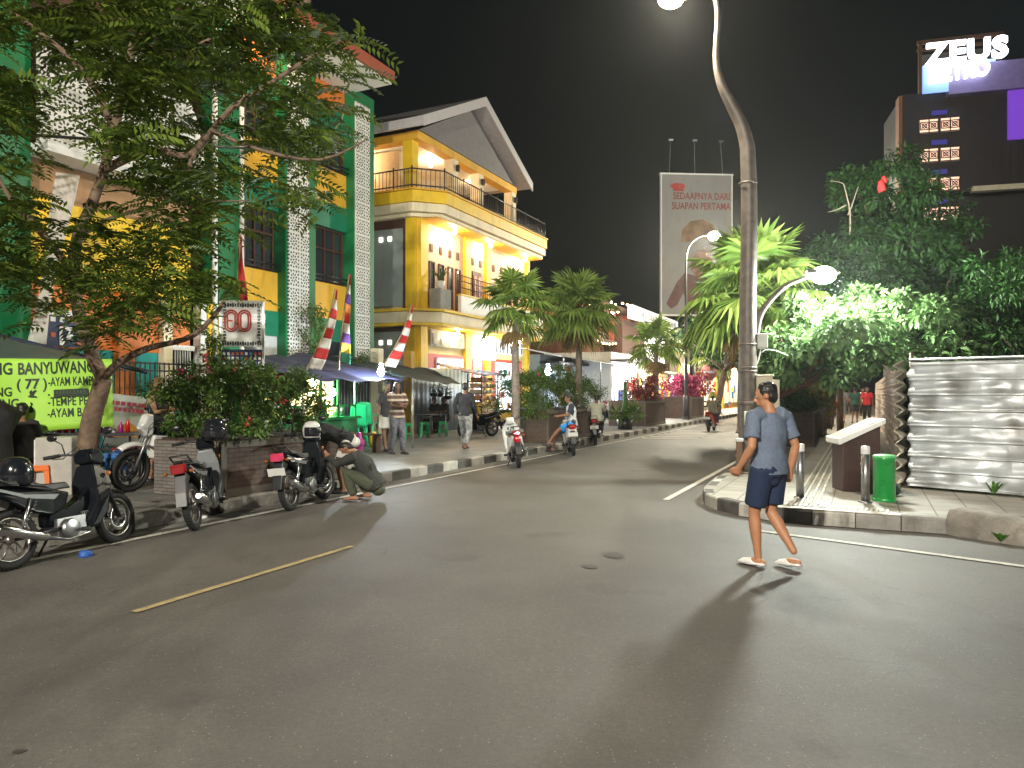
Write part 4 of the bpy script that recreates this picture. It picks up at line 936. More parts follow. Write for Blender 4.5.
tag(MB().box((0, 0, 0), (.12, 3.2, 1.4)).build('yellow_sign', emat('yellow_sign_m', (.85, .6, .04), .6), loc=W(pxs(684, -12.2), -12.2, 3.1), rz=RS, bevel=.02), 'yellow sign panel above the blue kiosk', 'sign')
tag(MB().box((0, 0, 0), (.12, 4.5, 2.0)).build('white_sign', emat('white_sign_m', (1, .97, .9), 1.3), loc=W(pxs(655, -12.2), -12.2, 4.6), rz=RS, bevel=.02), 'bright white sign panel above the warm shop', 'sign')
tag(MB().box((0, 0, 0), (.12, 3.0, .7)).build('blue_sign', emat('blue_sign_m', (.05, .25, .6), .6), loc=W(pxs(708, -11.8), -11.8, 3.2), rz=RS, bevel=.02), 'blue sign strip above the pink flowers', 'sign')
# round sign far away
r = thing('round_road_sign', 'pink and white round road sign near the moving scooter', 'road sign', W(pxs(709, -8.4), -8.4, KH), 0)
b = MB(); b.tube([(0, 0, 0), (0, 0, 2.7)], .04, 8); b.build('pole', M_steel, r)
b = MB(); b.lathe([(0, -.02), (.5, -.02), (.5, .02), (0, .02)], 20, (0, -.06, 2.7), 'Y'); b.build('disc', mat('sign_pink', (.7, .25, .22), .5), r)
b = MB(); b.box((0, -.1, 2.7), (.6, .02, .14)); b.build('bar', M_whitec, r)
# ================================================================== vegetation
import numpy as np
nr_ = np.random.default_rng(11)
def leaf_mesh(name, C, D, Nn, Ln, Wd, m, parent=None, fold=.25, flat=False):
    """one rhombic folded leaf per row: C base, D direction, Nn normal, Ln length, Wd width"""
    D = D / np.linalg.norm(D, axis=1, keepdims=True); S = np.cross(D, Nn); S /= np.linalg.norm(S, axis=1, keepdims=True) + 1e-9
    Nn = np.cross(S, D); Ln = Ln[:, None]; Wd = Wd[:, None]
    a = C; t = C + D * Ln - Nn * Ln * .12; mid = C + D * Ln * .45
    l = mid + S * Wd * .5 + Nn * Wd * fold; r = mid - S * Wd * .5 + Nn * Wd * fold
    k = len(C); V_ = np.stack([a, l, t, r], 1).reshape(-1, 3)
    F = np.arange(k)[:, None] * 4
    if flat: tri = np.concatenate([F + [0, 1, 2, 3]], 1); n_ = 4
    else: tri = np.concatenate([F + [0, 1, 2], F + [0, 2, 3]], 1).reshape(-1, 3); n_ = 3
    me = bpy.data.meshes.new(name); me.vertices.add(len(V_)); me.vertices.foreach_set('co', V_.astype(np.float32).ravel())
    me.loops.add(tri.size); me.loops.foreach_set('vertex_index', tri.astype(np.int32).ravel())
    me.polygons.add(len(tri)); me.polygons.foreach_set('loop_start', np.arange(len(tri), dtype=np.int32) * n_)
    try: me.polygons.foreach_set('loop_total', np.full(len(tri), n_, dtype=np.int32))
    except Exception: pass
    me.update(calc_edges=True); me.materials.append(m)
    o = bpy.data.objects.new(name, me); COL.objects.link(o)
    if parent: o.parent = parent
    return o
def unit(n):
    v = nr_.normal(size=(n, 3)); return v / np.linalg.norm(v, axis=1, keepdims=True)
def leaf_clumps(name, clumps, per, ll, lw, m, parent, droop=.3, shell=.55):
    """clumps: (centre, radii); leaves point outward from each clump, more of them near its surface"""
    Cs, Ds, Ns = [], [], []
    for c, r in clumps:
        u = unit(per); q = (shell + (1 - shell) * nr_.random((per, 1))) * (nr_.random((per, 1)) ** .25)
        Cs.append(np.array(c) + u * q * np.array(r)); d = u * .8 + unit(per) * .7; d[:, 2] -= droop; Ds.append(d)
        nn = u * .5 + unit(per) * .5; nn[:, 2] += .8; Ns.append(nn)
    C = np.concatenate(Cs); k = len(C)
    return leaf_mesh(name, C, np.concatenate(Ds), np.concatenate(Ns), ll * (.6 + .7 * nr_.random(k)), lw * (.7 + .5 * nr_.random(k)), m, parent)
def fronds(name, tips, m, parent, n_l=10, ln=.42, leaflet=.13):
    """feathery compound leaves: tips = (point, direction)"""
    C, D, Nn = [], [], []
    for p, d in tips:
        d = d / np.linalg.norm(d); up = np.array([0, 0, 1.0]) + .35 * nr_.normal(size=3); s = np.cross(d, up); s /= np.linalg.norm(s); up = np.cross(s, d)
        L_ = ln * (.7 + .6 * nr_.random())
        for k in range(n_l):
            q = (k + .6) / n_l; b0 = p + d * L_ * q - np.array([0, 0, 1]) * L_ * .35 * q * q
            for sg in (-1, 1):
                C.append(b0); D.append(s * sg * (1.1 - .3 * q) + d * .55 - np.array([0, 0, .12])); Nn.append(up)
    C = np.array(C); k = len(C)
    return leaf_mesh(name, C, np.array(D), np.array(Nn), leaflet * (.7 + .5 * nr_.random(k)), leaflet * .33 * np.ones(k), m, parent, flat=True)
def limb(b, pts, r0, r1, n=8, k=3, wob=.03):
    P = [Vector(p) for p in pts]; o, q = smooth([tuple(p) for p in P], [r0 + (r1 - r0) * i / (len(P) - 1) for i in range(len(P))], k)
    o = [p + Vector((noise.noise(p * 2.1), noise.noise(p * 2.1 + Vector((9, 9, 9))), 0)) * wob for p in o]
    b.tube(o, q, n)
def at(px, py, Y): return Vector(((px - 512) / FPX * Y, Y, CAMH + (392 - py) * Y / FPX))
# ---- big feathery street tree on the left
M_fr = leafmat('feathery_leaves', (.04, .08, .012), (.15, .21, .03), .35)
r = thing('street_tree', 'big spreading feathery-leaved street tree on the left with a forked brown trunk', 'tree', (0, 0, 0))
tb = at(92, 500, 10.4); tb.z = KH
b = MB()
fork = at(104, 378, 10.3)
limb(b, [tb, at(88, 450, 10.4), at(93, 415, 10.35), fork], .155, .11, 14, 5, .02)
b.tube([tb + Vector((0, 0, -.05)), tb + Vector((0, 0, .12)), tb + Vector((0, 0, .3))], [.22, .18, .15], 14)
lA = [fork, at(92, 355, 10.2), at(80, 315, 10.1), at(72, 272, 10.0), at(78, 235, 9.9), at(98, 190, 9.8), at(112, 140, 9.6), at(125, 80, 9.4), at(140, 20, 9.3)]
limb(b, lA, .1, .045, 10, 4)
limb(b, [fork, at(120, 362, 10.1), at(150, 348, 9.9), at(195, 335, 9.7), at(225, 300, 9.5)], .062, .025, 10, 4)
limb(b, [at(73, 275, 10.0), at(55, 250, 9.8), at(38, 225, 9.7), at(10, 200, 9.6), at(-20, 140, 9.4)], .055, .02)
limb(b, [at(76, 240, 9.9), at(95, 225, 10.2), at(120, 215, 10.6), at(160, 205, 11)], .04, .015)
limb(b, [at(104, 170, 9.7), at(150, 150, 9.5), at(190, 155, 9.3), at(230, 110, 9.0), at(290, 70, 8.8), at(340, 40, 8.7)], .06, .02)
limb(b, [at(118, 110, 9.5), at(170, 60, 9.2), at(240, 30, 9.0), at(310, 0, 8.9)], .05, .02)
limb(b, [at(114, 130, 9.6), at(90, 80, 9.4), at(50, 40, 9.3), at(10, 10, 9.2)], .05, .02)
limb(b, [at(210, 130, 9.1), at(260, 150, 9.0), at(320, 160, 9.0), at(365, 140, 8.9)], .03, .01)
limb(b, [at(205, 135, 9.2), at(185, 175, 9.3), at(200, 200, 9.3), at(250, 200, 9.3)], .03, .01)
b.build('trunk', M_bark, r)
tips = []
regions = [(-60, 350, -130, 60, 80), (-60, 300, 10, 90, 36), (210, 345, 60, 140, 17), (250, 355, 100, 155, 7), (-40, 50, 70, 270, 28), (90, 215, 60, 150, 17), (60, 235, 215, 335, 24),
           (20, 150, 230, 320, 14), (195, 330, 175, 215, 8), (-60, 20, 180, 300, 10), (110, 240, 130, 215, 14)]
for x0, x1, y0, y1, k in regions:
    for _ in range(k):
        Y = rnd.uniform(8.0, 11.6); c = at(rnd.uniform(x0, x1), rnd.uniform(y0, y1), Y)
        if x1 > 340 and c.x > at(370, 0, 9).x: pass
        for j in range(10):
            a = rnd.uniform(0, 6.28); d = np.array([math.cos(a), math.sin(a), rnd.uniform(-.25, .35)])
            tips.append((np.array(c) + np.array([rnd.gauss(0, .16), rnd.gauss(0, .16), rnd.gauss(0, .09)]), d))
print('fronds', len(tips))
fronds('crown', tips, M_fr, r, 9, .46, .125)
# ---- fan palms
M_palm = leafmat('palm_leaves', (.09, .17, .03), (.22, .31, .07), .3, .4)
M_palmd = mat('dead_fronds', (.22, .14, .05), .8)
def fan(b, base, d, L_=.7, rad=.8, droop=.5, n=26, spread=150, mi=0):
    d = d.normalized(); up = Vector((0, 0, 1)); s = d.cross(up); s = s.normalized() if s.length > .05 else Vector((1, 0, 0)); u = s.cross(d).normalized()
    P = [base, base + d * L_ * .5 + u * .04, base + d * L_ - up * .06 * L_]
    b.tube(P, [.018, .014, .01], 4, mi, cap=False)
    hub = P[-1]; d2 = (d - up * .25).normalized()
    for k in range(n):
        a = R(-spread + 2 * spread * (k + .5) / n); da = R(spread / n)
        q = d2 * math.cos(a) + s * math.sin(a); q = q.normalized(); rr = rad * (.78 + .22 * math.cos(a * .6)) * rnd.uniform(.92, 1.05)
        side = (u.cross(q)).normalized() * rr * math.tan(da) * .62
        zz = u * (.03 if k % 2 else -.01)
        m1 = hub + q * rr * .58 - up * droop * .1 * rr; tp = hub + q * rr - up * droop * .5 * rr * rnd.uniform(.6, 1.3)
        b.add([hub, m1 + side + zz, m1 - side - zz * .3, tp, m1 + zz * 2], [(0, 2, 4), (0, 4, 1), (4, 2, 3), (4, 3, 1)], mi)
def palm(label, loc, h, n=26, rad=.85, L_=.75, tr=.12, dead=6, lean=0, grp='fan palms along the street'):
    r = thing('fan_palm', label, 'palm tree', loc, rnd.uniform(0, 6), grp)
    b = MB(); o, q = smooth([(0, 0, 0), (.02, 0, h * .3), (lean * .5, .02, h * .65), (lean, 0, h)], [tr * 1.25, tr, tr * .9, tr * .75], 8)
    b.tube(o, q, 12)
    for k in range(int(h / .12)): pass
    b.tube([(0, 0, 0), (0, 0, .12)], [tr * 1.7, tr * 1.3], 12); b.build('trunk', M_barkp, r)
    b = MB(); top = Vector((lean, 0, h))
    for k in range(n):
        a = k * 2.39996 + rnd.uniform(-.2, .2); e = R(78 - 105 * (k / n) ** .9 + rnd.uniform(-6, 6))
        d = Vector((math.cos(a) * math.cos(e), math.sin(a) * math.cos(e), math.sin(e)))
        fan(b, top + d * .05 + Vector((0, 0, .25 * (1 - k / n))), d, L_ * rnd.uniform(.85, 1.1), rad * rnd.uniform(.85, 1.1), .35 + .9 * k / n)
    b.build('crown', M_palm, r, recalc=False)
    b = MB()
    for k in range(dead):
        a = rnd.uniform(0, 6.28); d = Vector((math.cos(a) * .5, math.sin(a) * .5, -.9)); fan(b, top - Vector((0, 0, .1)), d, L_ * .7, rad * .7, .8, 14, 70)
    b.build('dry_fronds', M_palmd, r, recalc=False)
    return r
def onleft(px, t): p = W(s_at(px, t), t, KH); return p
palm('slender fan palm standing in front of the yellow building', onleft(516, -8.9), 3.75, 20, .66, .65, .12, 4)
palm('bushy fan palm just right of the slender one, behind the parked scooters', onleft(579, -8.6), 4.1, 30, .85, .75, .12, 7)
palm('small yellowish fan palm in a planter up the left pavement', onleft(656, -9.0), 3.6, 20, .9, .8, .13, 4)
palm('low fan palm with yellow-lit fronds far up the left pavement', onleft(719, -8.8), 3.7, 22, 1.2, 1.0, .14, 4)
palm('large fan palm rising behind the curved street lamp', Vector((754 - 512, 0, 0)) / FPX * 17.5 + Vector((0.05, 17.5, KH)), 3.7, 25, 1.0, 1.0, .13, 5)
palm('dark fan palm farther back on the right pavement', Vector(((742 - 512) / FPX * 27, 27, KH)), 4.6, 24, 1.2, 1.0, .14, 6)
# ---- broadleaf trees on the right
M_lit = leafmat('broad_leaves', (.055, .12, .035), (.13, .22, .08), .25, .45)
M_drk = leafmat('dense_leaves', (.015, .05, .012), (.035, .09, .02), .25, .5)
def broad_tree(label, base, clumps, per, ll, lw, m, tr=.12, group=None, name='street_tree', leafname='crown', bark=None, straight=.25):
    r = thing(name, label, 'tree', (0, 0, 0), 0, group)
    b = MB(); base = Vector(base); cz = sum((Vector(c) for c, _ in clumps), Vector()) / len(clumps)
    mid = base.lerp(cz, .5); mid.x = base.x + (cz.x - base.x) * straight; mid.y = base.y + (cz.y - base.y) * straight
    limb(b, [tuple(base), tuple(base.lerp(mid, .5)), tuple(mid)], tr, tr * .75, 12, 4)
    for c, _ in clumps[::max(1, len(clumps) // 14)]:
        c = Vector(c); limb(b, [tuple(mid), tuple(mid.lerp(c, .5) + Vector((0, 0, -.1))), tuple(c)], tr * .45, .015, 6, 3)
    b.build('trunk', bark or M_bark, r); leaf_clumps(leafname, clumps, per, ll, lw, m, r); return r
def clump_box(x0, x1, y0, y1, z0, z1, k, rr, shape=None, seed=1):
    q = random.Random(seed); o = []
    while len(o) < k:
        u, v, w_ = q.uniform(-1, 1), q.uniform(-1, 1), q.uniform(-1, 1)
        if u * u + v * v + w_ * w_ > 1: continue
        s_ = q.uniform(.6, 1.2) * rr
        o.append(((x0 + (x1 - x0) * (u + 1) / 2, y0 + (y1 - y0) * (v + 1) / 2, z0 + (z1 - z0) * (w_ + 1) / 2), (s_, s_, s_ * .7)))
    return o
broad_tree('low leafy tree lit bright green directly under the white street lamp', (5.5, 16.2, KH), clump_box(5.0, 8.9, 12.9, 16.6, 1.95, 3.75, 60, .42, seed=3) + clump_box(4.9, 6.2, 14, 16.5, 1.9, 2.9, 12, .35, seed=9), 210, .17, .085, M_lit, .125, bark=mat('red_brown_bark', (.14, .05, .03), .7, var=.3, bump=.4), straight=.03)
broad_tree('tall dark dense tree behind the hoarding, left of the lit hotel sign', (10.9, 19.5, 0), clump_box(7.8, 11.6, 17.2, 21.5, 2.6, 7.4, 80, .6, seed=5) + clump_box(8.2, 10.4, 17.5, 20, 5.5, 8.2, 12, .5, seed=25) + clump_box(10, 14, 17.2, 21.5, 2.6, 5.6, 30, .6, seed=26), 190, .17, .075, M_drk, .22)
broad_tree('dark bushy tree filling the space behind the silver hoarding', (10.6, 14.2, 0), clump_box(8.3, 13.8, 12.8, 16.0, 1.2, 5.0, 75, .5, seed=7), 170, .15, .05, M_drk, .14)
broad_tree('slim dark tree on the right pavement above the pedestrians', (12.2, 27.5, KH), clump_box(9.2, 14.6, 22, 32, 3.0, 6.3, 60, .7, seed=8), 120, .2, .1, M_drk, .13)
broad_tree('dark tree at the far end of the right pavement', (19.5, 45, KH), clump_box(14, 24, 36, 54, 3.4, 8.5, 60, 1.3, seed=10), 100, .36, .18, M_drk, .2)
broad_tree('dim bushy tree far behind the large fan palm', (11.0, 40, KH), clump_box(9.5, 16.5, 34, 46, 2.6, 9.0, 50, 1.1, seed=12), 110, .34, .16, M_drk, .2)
# bare dead branch against the sky
r = thing('dead_branch', 'bare pale dead branch sticking out of the dark tree', 'branch', at(850, 235, 18.5))
b = MB(); o0 = at(850, 235, 18.5)
for pl in ([(850, 235), (850, 212), (845, 190), (842, 183), (830, 181)], [(846, 205), (836, 210), (828, 212)], [(848, 215), (854, 200), (860, 180)]):
    limb(b, [tuple(at(x, y, 18.5) - o0) for x, y in pl], .022, .008, 6, 3, .02)
b.build('wood', mat('dead_wood', (.3, .26, .2), .8), r)
b = MB(); o1 = at(882, 187, 17.4); b.grid(lambda u, v: Vector((.28 * (u - .5), .06 * math.sin(5 * u + 3 * v), .45 * (v - .5) + .1 * u)), 5, 6)
b.grid(lambda u, v: Vector((.1 + .2 * (u - .5), .06 * math.sin(5 * u + 3 * v), .3 + .25 * (v - .5))), 4, 4)
tag(b.build('red_cloth_scrap', M_red, loc=o1, solid=.004, recalc=False), 'scrap of red cloth caught high in the dark tree', 'cloth')
bpy.data.objects['red_cloth_scrap'].scale = (.6, .6, .6)
# ---- planters with shrubs
def brickmat(name, c1, c2, mo, bw=.2, rh=.07, rot=0):
    m, n, b = nt(name); tc = n.nodes.new('ShaderNodeTexCoord'); br = n.nodes.new('ShaderNodeTexBrick'); sp = n.nodes.new('ShaderNodeSeparateXYZ'); lk(n, tc.outputs['Object'], sp.inputs[0])
    cb = n.nodes.new('ShaderNodeCombineXYZ'); ad = math_node(n, 'ADD', sp.outputs['X'], sp.outputs['Y']); lk(n, ad, cb.inputs[0]); lk(n, sp.outputs['Z'], cb.inputs[1]); lk(n, cb.outputs[0], br.inputs['Vector'])
    br.inputs['Scale'].default_value = 1; br.inputs['Brick Width'].default_value = bw; br.inputs['Row Height'].default_value = rh; br.inputs['Mortar Size'].default_value = .006
    br.inputs['Color1'].default_value = (*c1, 1); br.inputs['Color2'].default_value = (*c2, 1); br.inputs['Mortar'].default_value = (*mo, 1)
    nz = n.nodes.new('ShaderNodeTexNoise'); nz.inputs['Scale'].default_value = 5; nz.inputs['Detail'].default_value = 6; lk(n, tc.outputs['Object'], nz.inputs['Vector'])
    mr = n.nodes.new('ShaderNodeMapRange'); mr.inputs['To Min'].default_value = .6; mr.inputs['To Max'].default_value = 1.4; lk(n, nz.outputs['Fac'], mr.inputs['Value'])
    hs = n.nodes.new('ShaderNodeHueSaturation'); lk(n, br.outputs['Color'], hs.inputs['Color']); lk(n, mr.outputs[0], hs.inputs['Value']); lk(n, hs.outputs['Color'], b.inputs['Base Color']); b.inputs['Roughness'].default_value = .75
    bp = n.nodes.new('ShaderNodeBump'); bp.inputs['Distance'].default_value = -.01; bp.inputs['Strength'].default_value = .6; lk(n, br.outputs['Fac'], bp.inputs['Height']); lk(n, bp.outputs['Normal'], b.inputs['Normal'])
    return m
M_brick = brickmat('planter_tiles', (.085, .055, .045), (.11, .07, .055), (.045, .035, .03))
M_brickg = brickmat('planter_tiles_grey', (.16, .14, .13), (.2, .18, .16), (.08, .07, .06), .2, .05)
M_soil = mat('soil', (.05, .035, .025), .9, bump=.5)
M_bush = leafmat('bush_leaves', (.035, .09, .015), (.12, .2, .04), .25, .45)
M_flr = mat('red_petals', (.6, .05, .05), .6, isl=.3); M_flw = mat('white_petals', (.65, .65, .62), .6, isl=.2); M_flp = mat('pink_petals', (.65, .06, .2), .6, isl=.3)
def planter(label, s0, s1, t, wd, h, side=None, grp='brown tiled street planters'):
    """t is the street-side face of the box on the left pavement (or right if wd < 0)"""
    r = thing('planter', label, 'planter', W((s0 + s1) / 2, t - wd / 2, KH), RS, grp); L_ = s1 - s0; aw = abs(wd)
    b = MB(); b.box((0, 0, h / 2), (aw, L_, h)); b.add([], []); b.build('box', M_brick, r, bevel=.01)
    b = MB(); fx = aw / 2 + .012
    for y in (-L_ / 2 + .05, L_ / 2 - .05): b.box((fx, y, h / 2), (.03, .1, h)); b.box((-fx, y, h / 2), (.03, .1, h))
    for z in (.06, h - .05): b.box((fx, 0, z), (.026, L_ - .21, .1)); b.box((-fx, 0, z), (.026, L_ - .21, .1))
    b.build('frame', mat('planter_frame', (.14, .12, .1), .7, var=.2, stain=.4), r)
    if side: b = MB(); b.box((0, -L_ / 2 - .015, h / 2 - .0), (aw - .02, .03, h - .02)); b.build('end_face', side, r)
    b = MB(); b.box((0, 0, h + .01), (aw - .12, L_ - .12, .04)); b.build('soil', M_soil, r)
    return r
def shrub(label, s0, s1, t0, t1, z0, z1, k, per, m, flowers=(), rr=.22, ll=.075, lw=.035, seed=2, name='flowering_shrub', stems=9):
    r = thing(name, label, 'shrub', (0, 0, 0)); q = random.Random(seed); cl = []
    for _ in range(k):
        s, t = q.uniform(s0, s1), q.uniform(t0, t1); e = 1 - .35 * abs((s - (s0 + s1) / 2) / (s1 - s0) * 2) ** 3; z = z0 + (z1 - z0) * q.random() ** .8 * e; x = q.uniform(.6, 1.25) * rr
        cl.append((tuple(W(s, t, z)), (x, x, x * .85)))
    b = MB()
    for c, _ in cl[::max(1, k // stems)]:
        c = Vector(c); f = Vector((c.x * .85 + W((s0 + s1) / 2, (t0 + t1) / 2).x * .15, c.y * .85 + W((s0 + s1) / 2, (t0 + t1) / 2).y * .15, z0 - .05)); limb(b, [tuple(f), tuple(f.lerp(c, .5)), tuple(c)], .018, .008, 5, 3)
    b.build('stems', M_bark, r); leaf_clumps('foliage', cl, per, ll, lw, m, r, .1, .3)
    for fm, nf, fs_ in flowers:
        cs = [cl[q.randrange(len(cl))] for _ in range(nf)]
        leaf_clumps('flowers', [((c[0] + q.uniform(-.15, .15), c[1] + q.uniform(-.15, .15), c[2] + rr * q.uniform(0, .9)), (fs_, fs_, fs_)) for c, _ in cs], 9, fs_ * 1.2, fs_ * .9, fm, r, 0, .1)['kind'] = 'stuff'
    return r
planter('near long brown tiled planter with a grey end, beside the parked motorcycles', 7.6, 10.4, -8.15, 1.3, .8, M_brickg)
shrub('dense flowering shrub overflowing the near long planter', 7.55, 9.75, -9.5, -7.95, .95, 2.05, 110, 150, M_bush, [(M_flr, 22, .06), (M_flw, 40, .04), (M_flp, 12, .05)], .24, seed=4)
s0, s1 = s_at(514, -8.5), s_at(556, -8.5)
_s = s_at(547, -8.4); planter('brown planter beyond the white scooter with a round green bush', _s, _s + 4, -8.4, 1.0, .95)
shrub('wide green bush in the planter behind the sitting scooter rider', _s - .9, _s + 5.2, -9.9, -8.4, 1.0, 2.5, 120, 150, M_bush, [(M_flp, 5, .05), (M_flw, 12, .04)], .32, seed=6)
planter('square brown planter below the small yellowish palm', s_at(640, -8.8), s_at(661, -8.8), -8.6, 1.6, 1.1)
shrub('dark red-leaved shrub in the square planter below the small palm', s_at(638, -9.2), s_at(664, -9.2), -10, -8.8, 1.2, 2.4, 40, 70, leafmat('red_leaves', (.12, .015, .02), (.22, .04, .04), .2), [], .4, .14, .06, seed=8)
planter('far brown planter with pink flowers behind the tall black lamp', s_at(689, -8.9), s_at(702, -8.9), -8.8, 1.8, 1.2)
shrub('bright pink bougainvillea in the far planter', s_at(688, -9.3), s_at(705, -9.3), -10.5, -8.8, 1.5, 2.7, 26, 60, leafmat('pink_leaves', (.25, .02, .07), (.4, .06, .14), .3), [], .6, .25, .16, seed=9)
shrub('straggly yellowish roadside bush left of the curved lamp post', 25.5, 28.5, -2.2, -.9, .4, 2.1, 30, 70, leafmat('yellow_leaves', (.12, .14, .03), (.22, .17, .05), .2), [(M_flr, 8, .06)], .35, .12, .06, seed=10)
planter('brown planter on the right pavement beside the reddish post', 21.5, 23.7, -1.25, .9, .95)
shrub('grassy plant in the first planter of the right pavement', 21.6, 23.6, -2.0, -1.4, 1.1, 1.8, 26, 60, M_drk, [], .28, .2, .03, seed=12)
planter('second brown planter on the right pavement', 26.5, 29, -1.25, .9, .95)
shrub('yellow-green plant in the second planter of the right pavement', 26.6, 29.4, -2.0, -1.4, 1.1, 2.2, 26, 60, M_bush, [], .35, .2, .06, seed=13)
planter('third brown planter farthest along the right pavement', 33, 36, -1.25, .9, .95)
shrub('dark plant in the third planter of the right pavement', 33, 36.4, -2.0, -1.4, 1.1, 2.4, 26, 50, M_drk, [], .4, .25, .08, seed=14)
# potted cactus and pots by the left kerb (small)
r = thing('potted_plant', 'potted cactus and spiky plant by the kerb before the warm shops', 'plant', W(s_at(625, -8.7), -8.7, KH), RS)
b = MB(); b.lathe([(0, 0), (.28, 0), (.36, .4), (.3, .4)], 14); b.build('pot', M_blackp, r)
b = MB(); b.tube([(0, 0, .3), (0, 0, 1.0), (0, .02, 1.9)], [.1, .11, .07], 8); b.build('cactus', mat('cactus_green', (.04, .13, .03), .6), r)
leaf_clumps('foliage', [((.25, .4, .7), (.3, .3, .35)), ((-.2, -.35, .6), (.3, .3, .3)), ((.1, .8, .5), (.3, .3, .3))], 70, .4, .07, M_bush, r, -.3, .1)
# creeper on the green building and by the notice board
def creeper(label, s0, s1, t, z0, z1, k, seed):
    r = thing('creeper', label, 'plant', (0, 0, 0)); q = random.Random(seed)
    cl = [(tuple(W(q.uniform(s0, s1), t + q.uniform(-.1, .25), z0 + (z1 - z0) * i / k)), (.22, .22, .22)) for i in range(k)]
    b = MB(); limb(b, [tuple(W((s0 + s1) / 2, t, z0 - .3)), tuple(W((s0 + s1) / 2, t, (z0 + z1) / 2)), tuple(W((s0 + s1) / 2, t, z1))], .03, .01, 5, 6); b.build('stem', M_bark, r)
    leaf_clumps('foliage', cl, 45, .13, .05, M_bush, r, .5, .2)
s_ = s_at(309, -14.2); creeper('dark climbing plant hanging beside the left white screen of the green building', s_ - .3, s_ + .5, -14.2, 2.2, 4.2, 22, 3)
s_ = s_at(357, -13.9); creeper('light green plant below the right white screen of the green building', s_ - .2, s_ + .3, -13.9, 2.0, 2.9, 9, 4)
s_ = s_at(212, -12.6); creeper('creeper climbing the left post of the 80 notice board', s_ - .1, s_ + .1, -12.6, 1.8, 3.0, 12, 5)
# weeds at the hoarding
def weed(label, p, k, hgt, seed):
    r_ = random.Random(seed); b = MB()
    for _ in range(k):
        a = r_.uniform(0, 6.28); l = hgt * r_.uniform(.6, 1.2); x, y = math.cos(a), math.sin(a); w_ = .022
        b.add([(0, 0, 0), (x * l * .35 - y * w_, y * l * .35 + x * w_, l * .6), (x * l * .7, y * l * .7, l * .75), (x * l * .35 + y * w_, y * l * .35 - x * w_, l * .6)], [(0, 1, 2, 3)])
    return tag(b.build('weed', leafmat('weed_leaves', (.05, .14, .02), (.1, .22, .04), .3), loc=p, recalc=False), label, 'weed')
weed('green weed leaning on the foot of the silver hoarding', (6.98, 10.72, KH), 26, .3, 1)
weed('small dry weed growing in the joint of the broken kerb', (5.42, 8.2, .02), 14, .14, 3)
weed('tiny weed at the far right foot of the broken kerb', (6.3, 7.2, .0), 12, .1, 5)
# ================================================================== stalls and furniture on the left pavement
M_tarp = mat('tarp_green', (.05, .09, .085), .6, var=.2, scale=2, stain=.2); M_tarpb = mat('tarp_blue', (.04, .045, .13), .55, var=.2, scale=2); M_tarpd = mat('tarp_dark', (.01, .026, .026), .8, var=.2, scale=2, spec=.1)
def sheetq(name, c00, c10, c11, c01, m, parent=None, sag=.08, nu=14, nv=8, wr=.02, seed=0, th=.006):
    c00, c10, c11, c01 = map(Vector, (c00, c10, c11, c01)); nrm = (c10 - c00).cross(c01 - c00).normalized()
    def f(u, v):
        p = (c00 * (1 - u) + c10 * u) * (1 - v) + (c01 * (1 - u) + c11 * u) * v
        return p - Vector((0, 0, sag * 4 * u * (1 - u) * v * 1.0)) + nrm * (wr * noise.noise(Vector((u * 7, v * 4, seed))) * 2)
    b = MB(); b.grid(f, nu, nv); return b.build(name, m, parent, solid=th, recalc=False)
r = thing('stall_canopy', 'dark green tarpaulin roof over the lime banner food stall', 'canopy', (0, 0, 0))
sheetq('tarp', at(-110, 309, 12.8), at(148, 372, 13.4), at(118, 361, 11.9), at(-110, 357, 11.3), M_tarp, r, .03)
b = MB(); b.tube([at(-110, 309, 12.8), at(20, 341, 13.1), at(148, 372, 13.4)], .045, 8); b.build('hem', mat('navy_hem', (.01, .02, .06), .6), r)
b = MB()
for px, Y in ((-60, 11.6), (99, 12.0)): p = at(px, 360, Y); b = MB(); b.tube([(p.x, p.y, KH), tuple(p)], .022, 8); b.build('pole', mat('pole_blue', (.15, .3, .5), .4), r)
# lime banner with the menu
M_lime = mat('lime_vinyl', (.38, .72, .07), .55, var=.05, scale=1.2)
M_ink = mat('banner_ink', (.012, .03, .012), .6)
BP = at(113, 356, 11.75); BL_ = at(-72, 358, 11.35)
bd = (BP - BL_); bw_ = bd.length; bdx = bd.normalized(); brz = math.atan2(bdx.y, bdx.x)
bn_ = thing('menu_banner', 'lime green food stall banner with black menu lettering BANYUWANGI', 'banner', BL_, brz)
def bf(u, v):
    x = u * bw_; zb = -1.2 + .05 * math.sin(u * 3) + (.28 * max(0, u - .55))
    return Vector((x, .03 * math.sin(u * 9 + v * 2) + .012 * math.sin(u * 23), zb * (1 - v)))
b = MB(); b.grid(bf, 40, 12); b.build('vinyl', M_lime, bn_, solid=.004, recalc=False)
def bwave(x, z): u = x / bw_; zb = -1.2 + .05 * math.sin(u * 3) + (.28 * max(0, u - .55)); v = 1 - z / zb; return .03 * math.sin(u * 9 + v * 2) + .012 * math.sin(u * 23)
def btxt(s_, px, py, cap, px1, name='lettering', tilt=2.2, bold=.004):
    x = (px + 72) / 185 * bw_; z = (356.5 - py) * 11.55 / FPX
    o = text(s_, name, M_ink, cap / .72 * 11.55 / FPX, (x, -.085, z), (0, 0, 0), bn_, ext=.002, bold=bold)
    w0 = max(v.co.x for v in o.data.vertices); o.data.transform(Matrix.Translation((x, 0, z)) @ Matrix.Rotation(R(-tilt), 4, 'Y') @ Matrix.Rotation(R(90), 4, 'X') @ Matrix.Diagonal(((px1 - px) / 185 * bw_ / w0, 1, 1, 1))); o.location = (0, 0, 0)
    for v in o.data.vertices: v.co.y += bwave(v.co.x, v.co.z) - .008
    return o
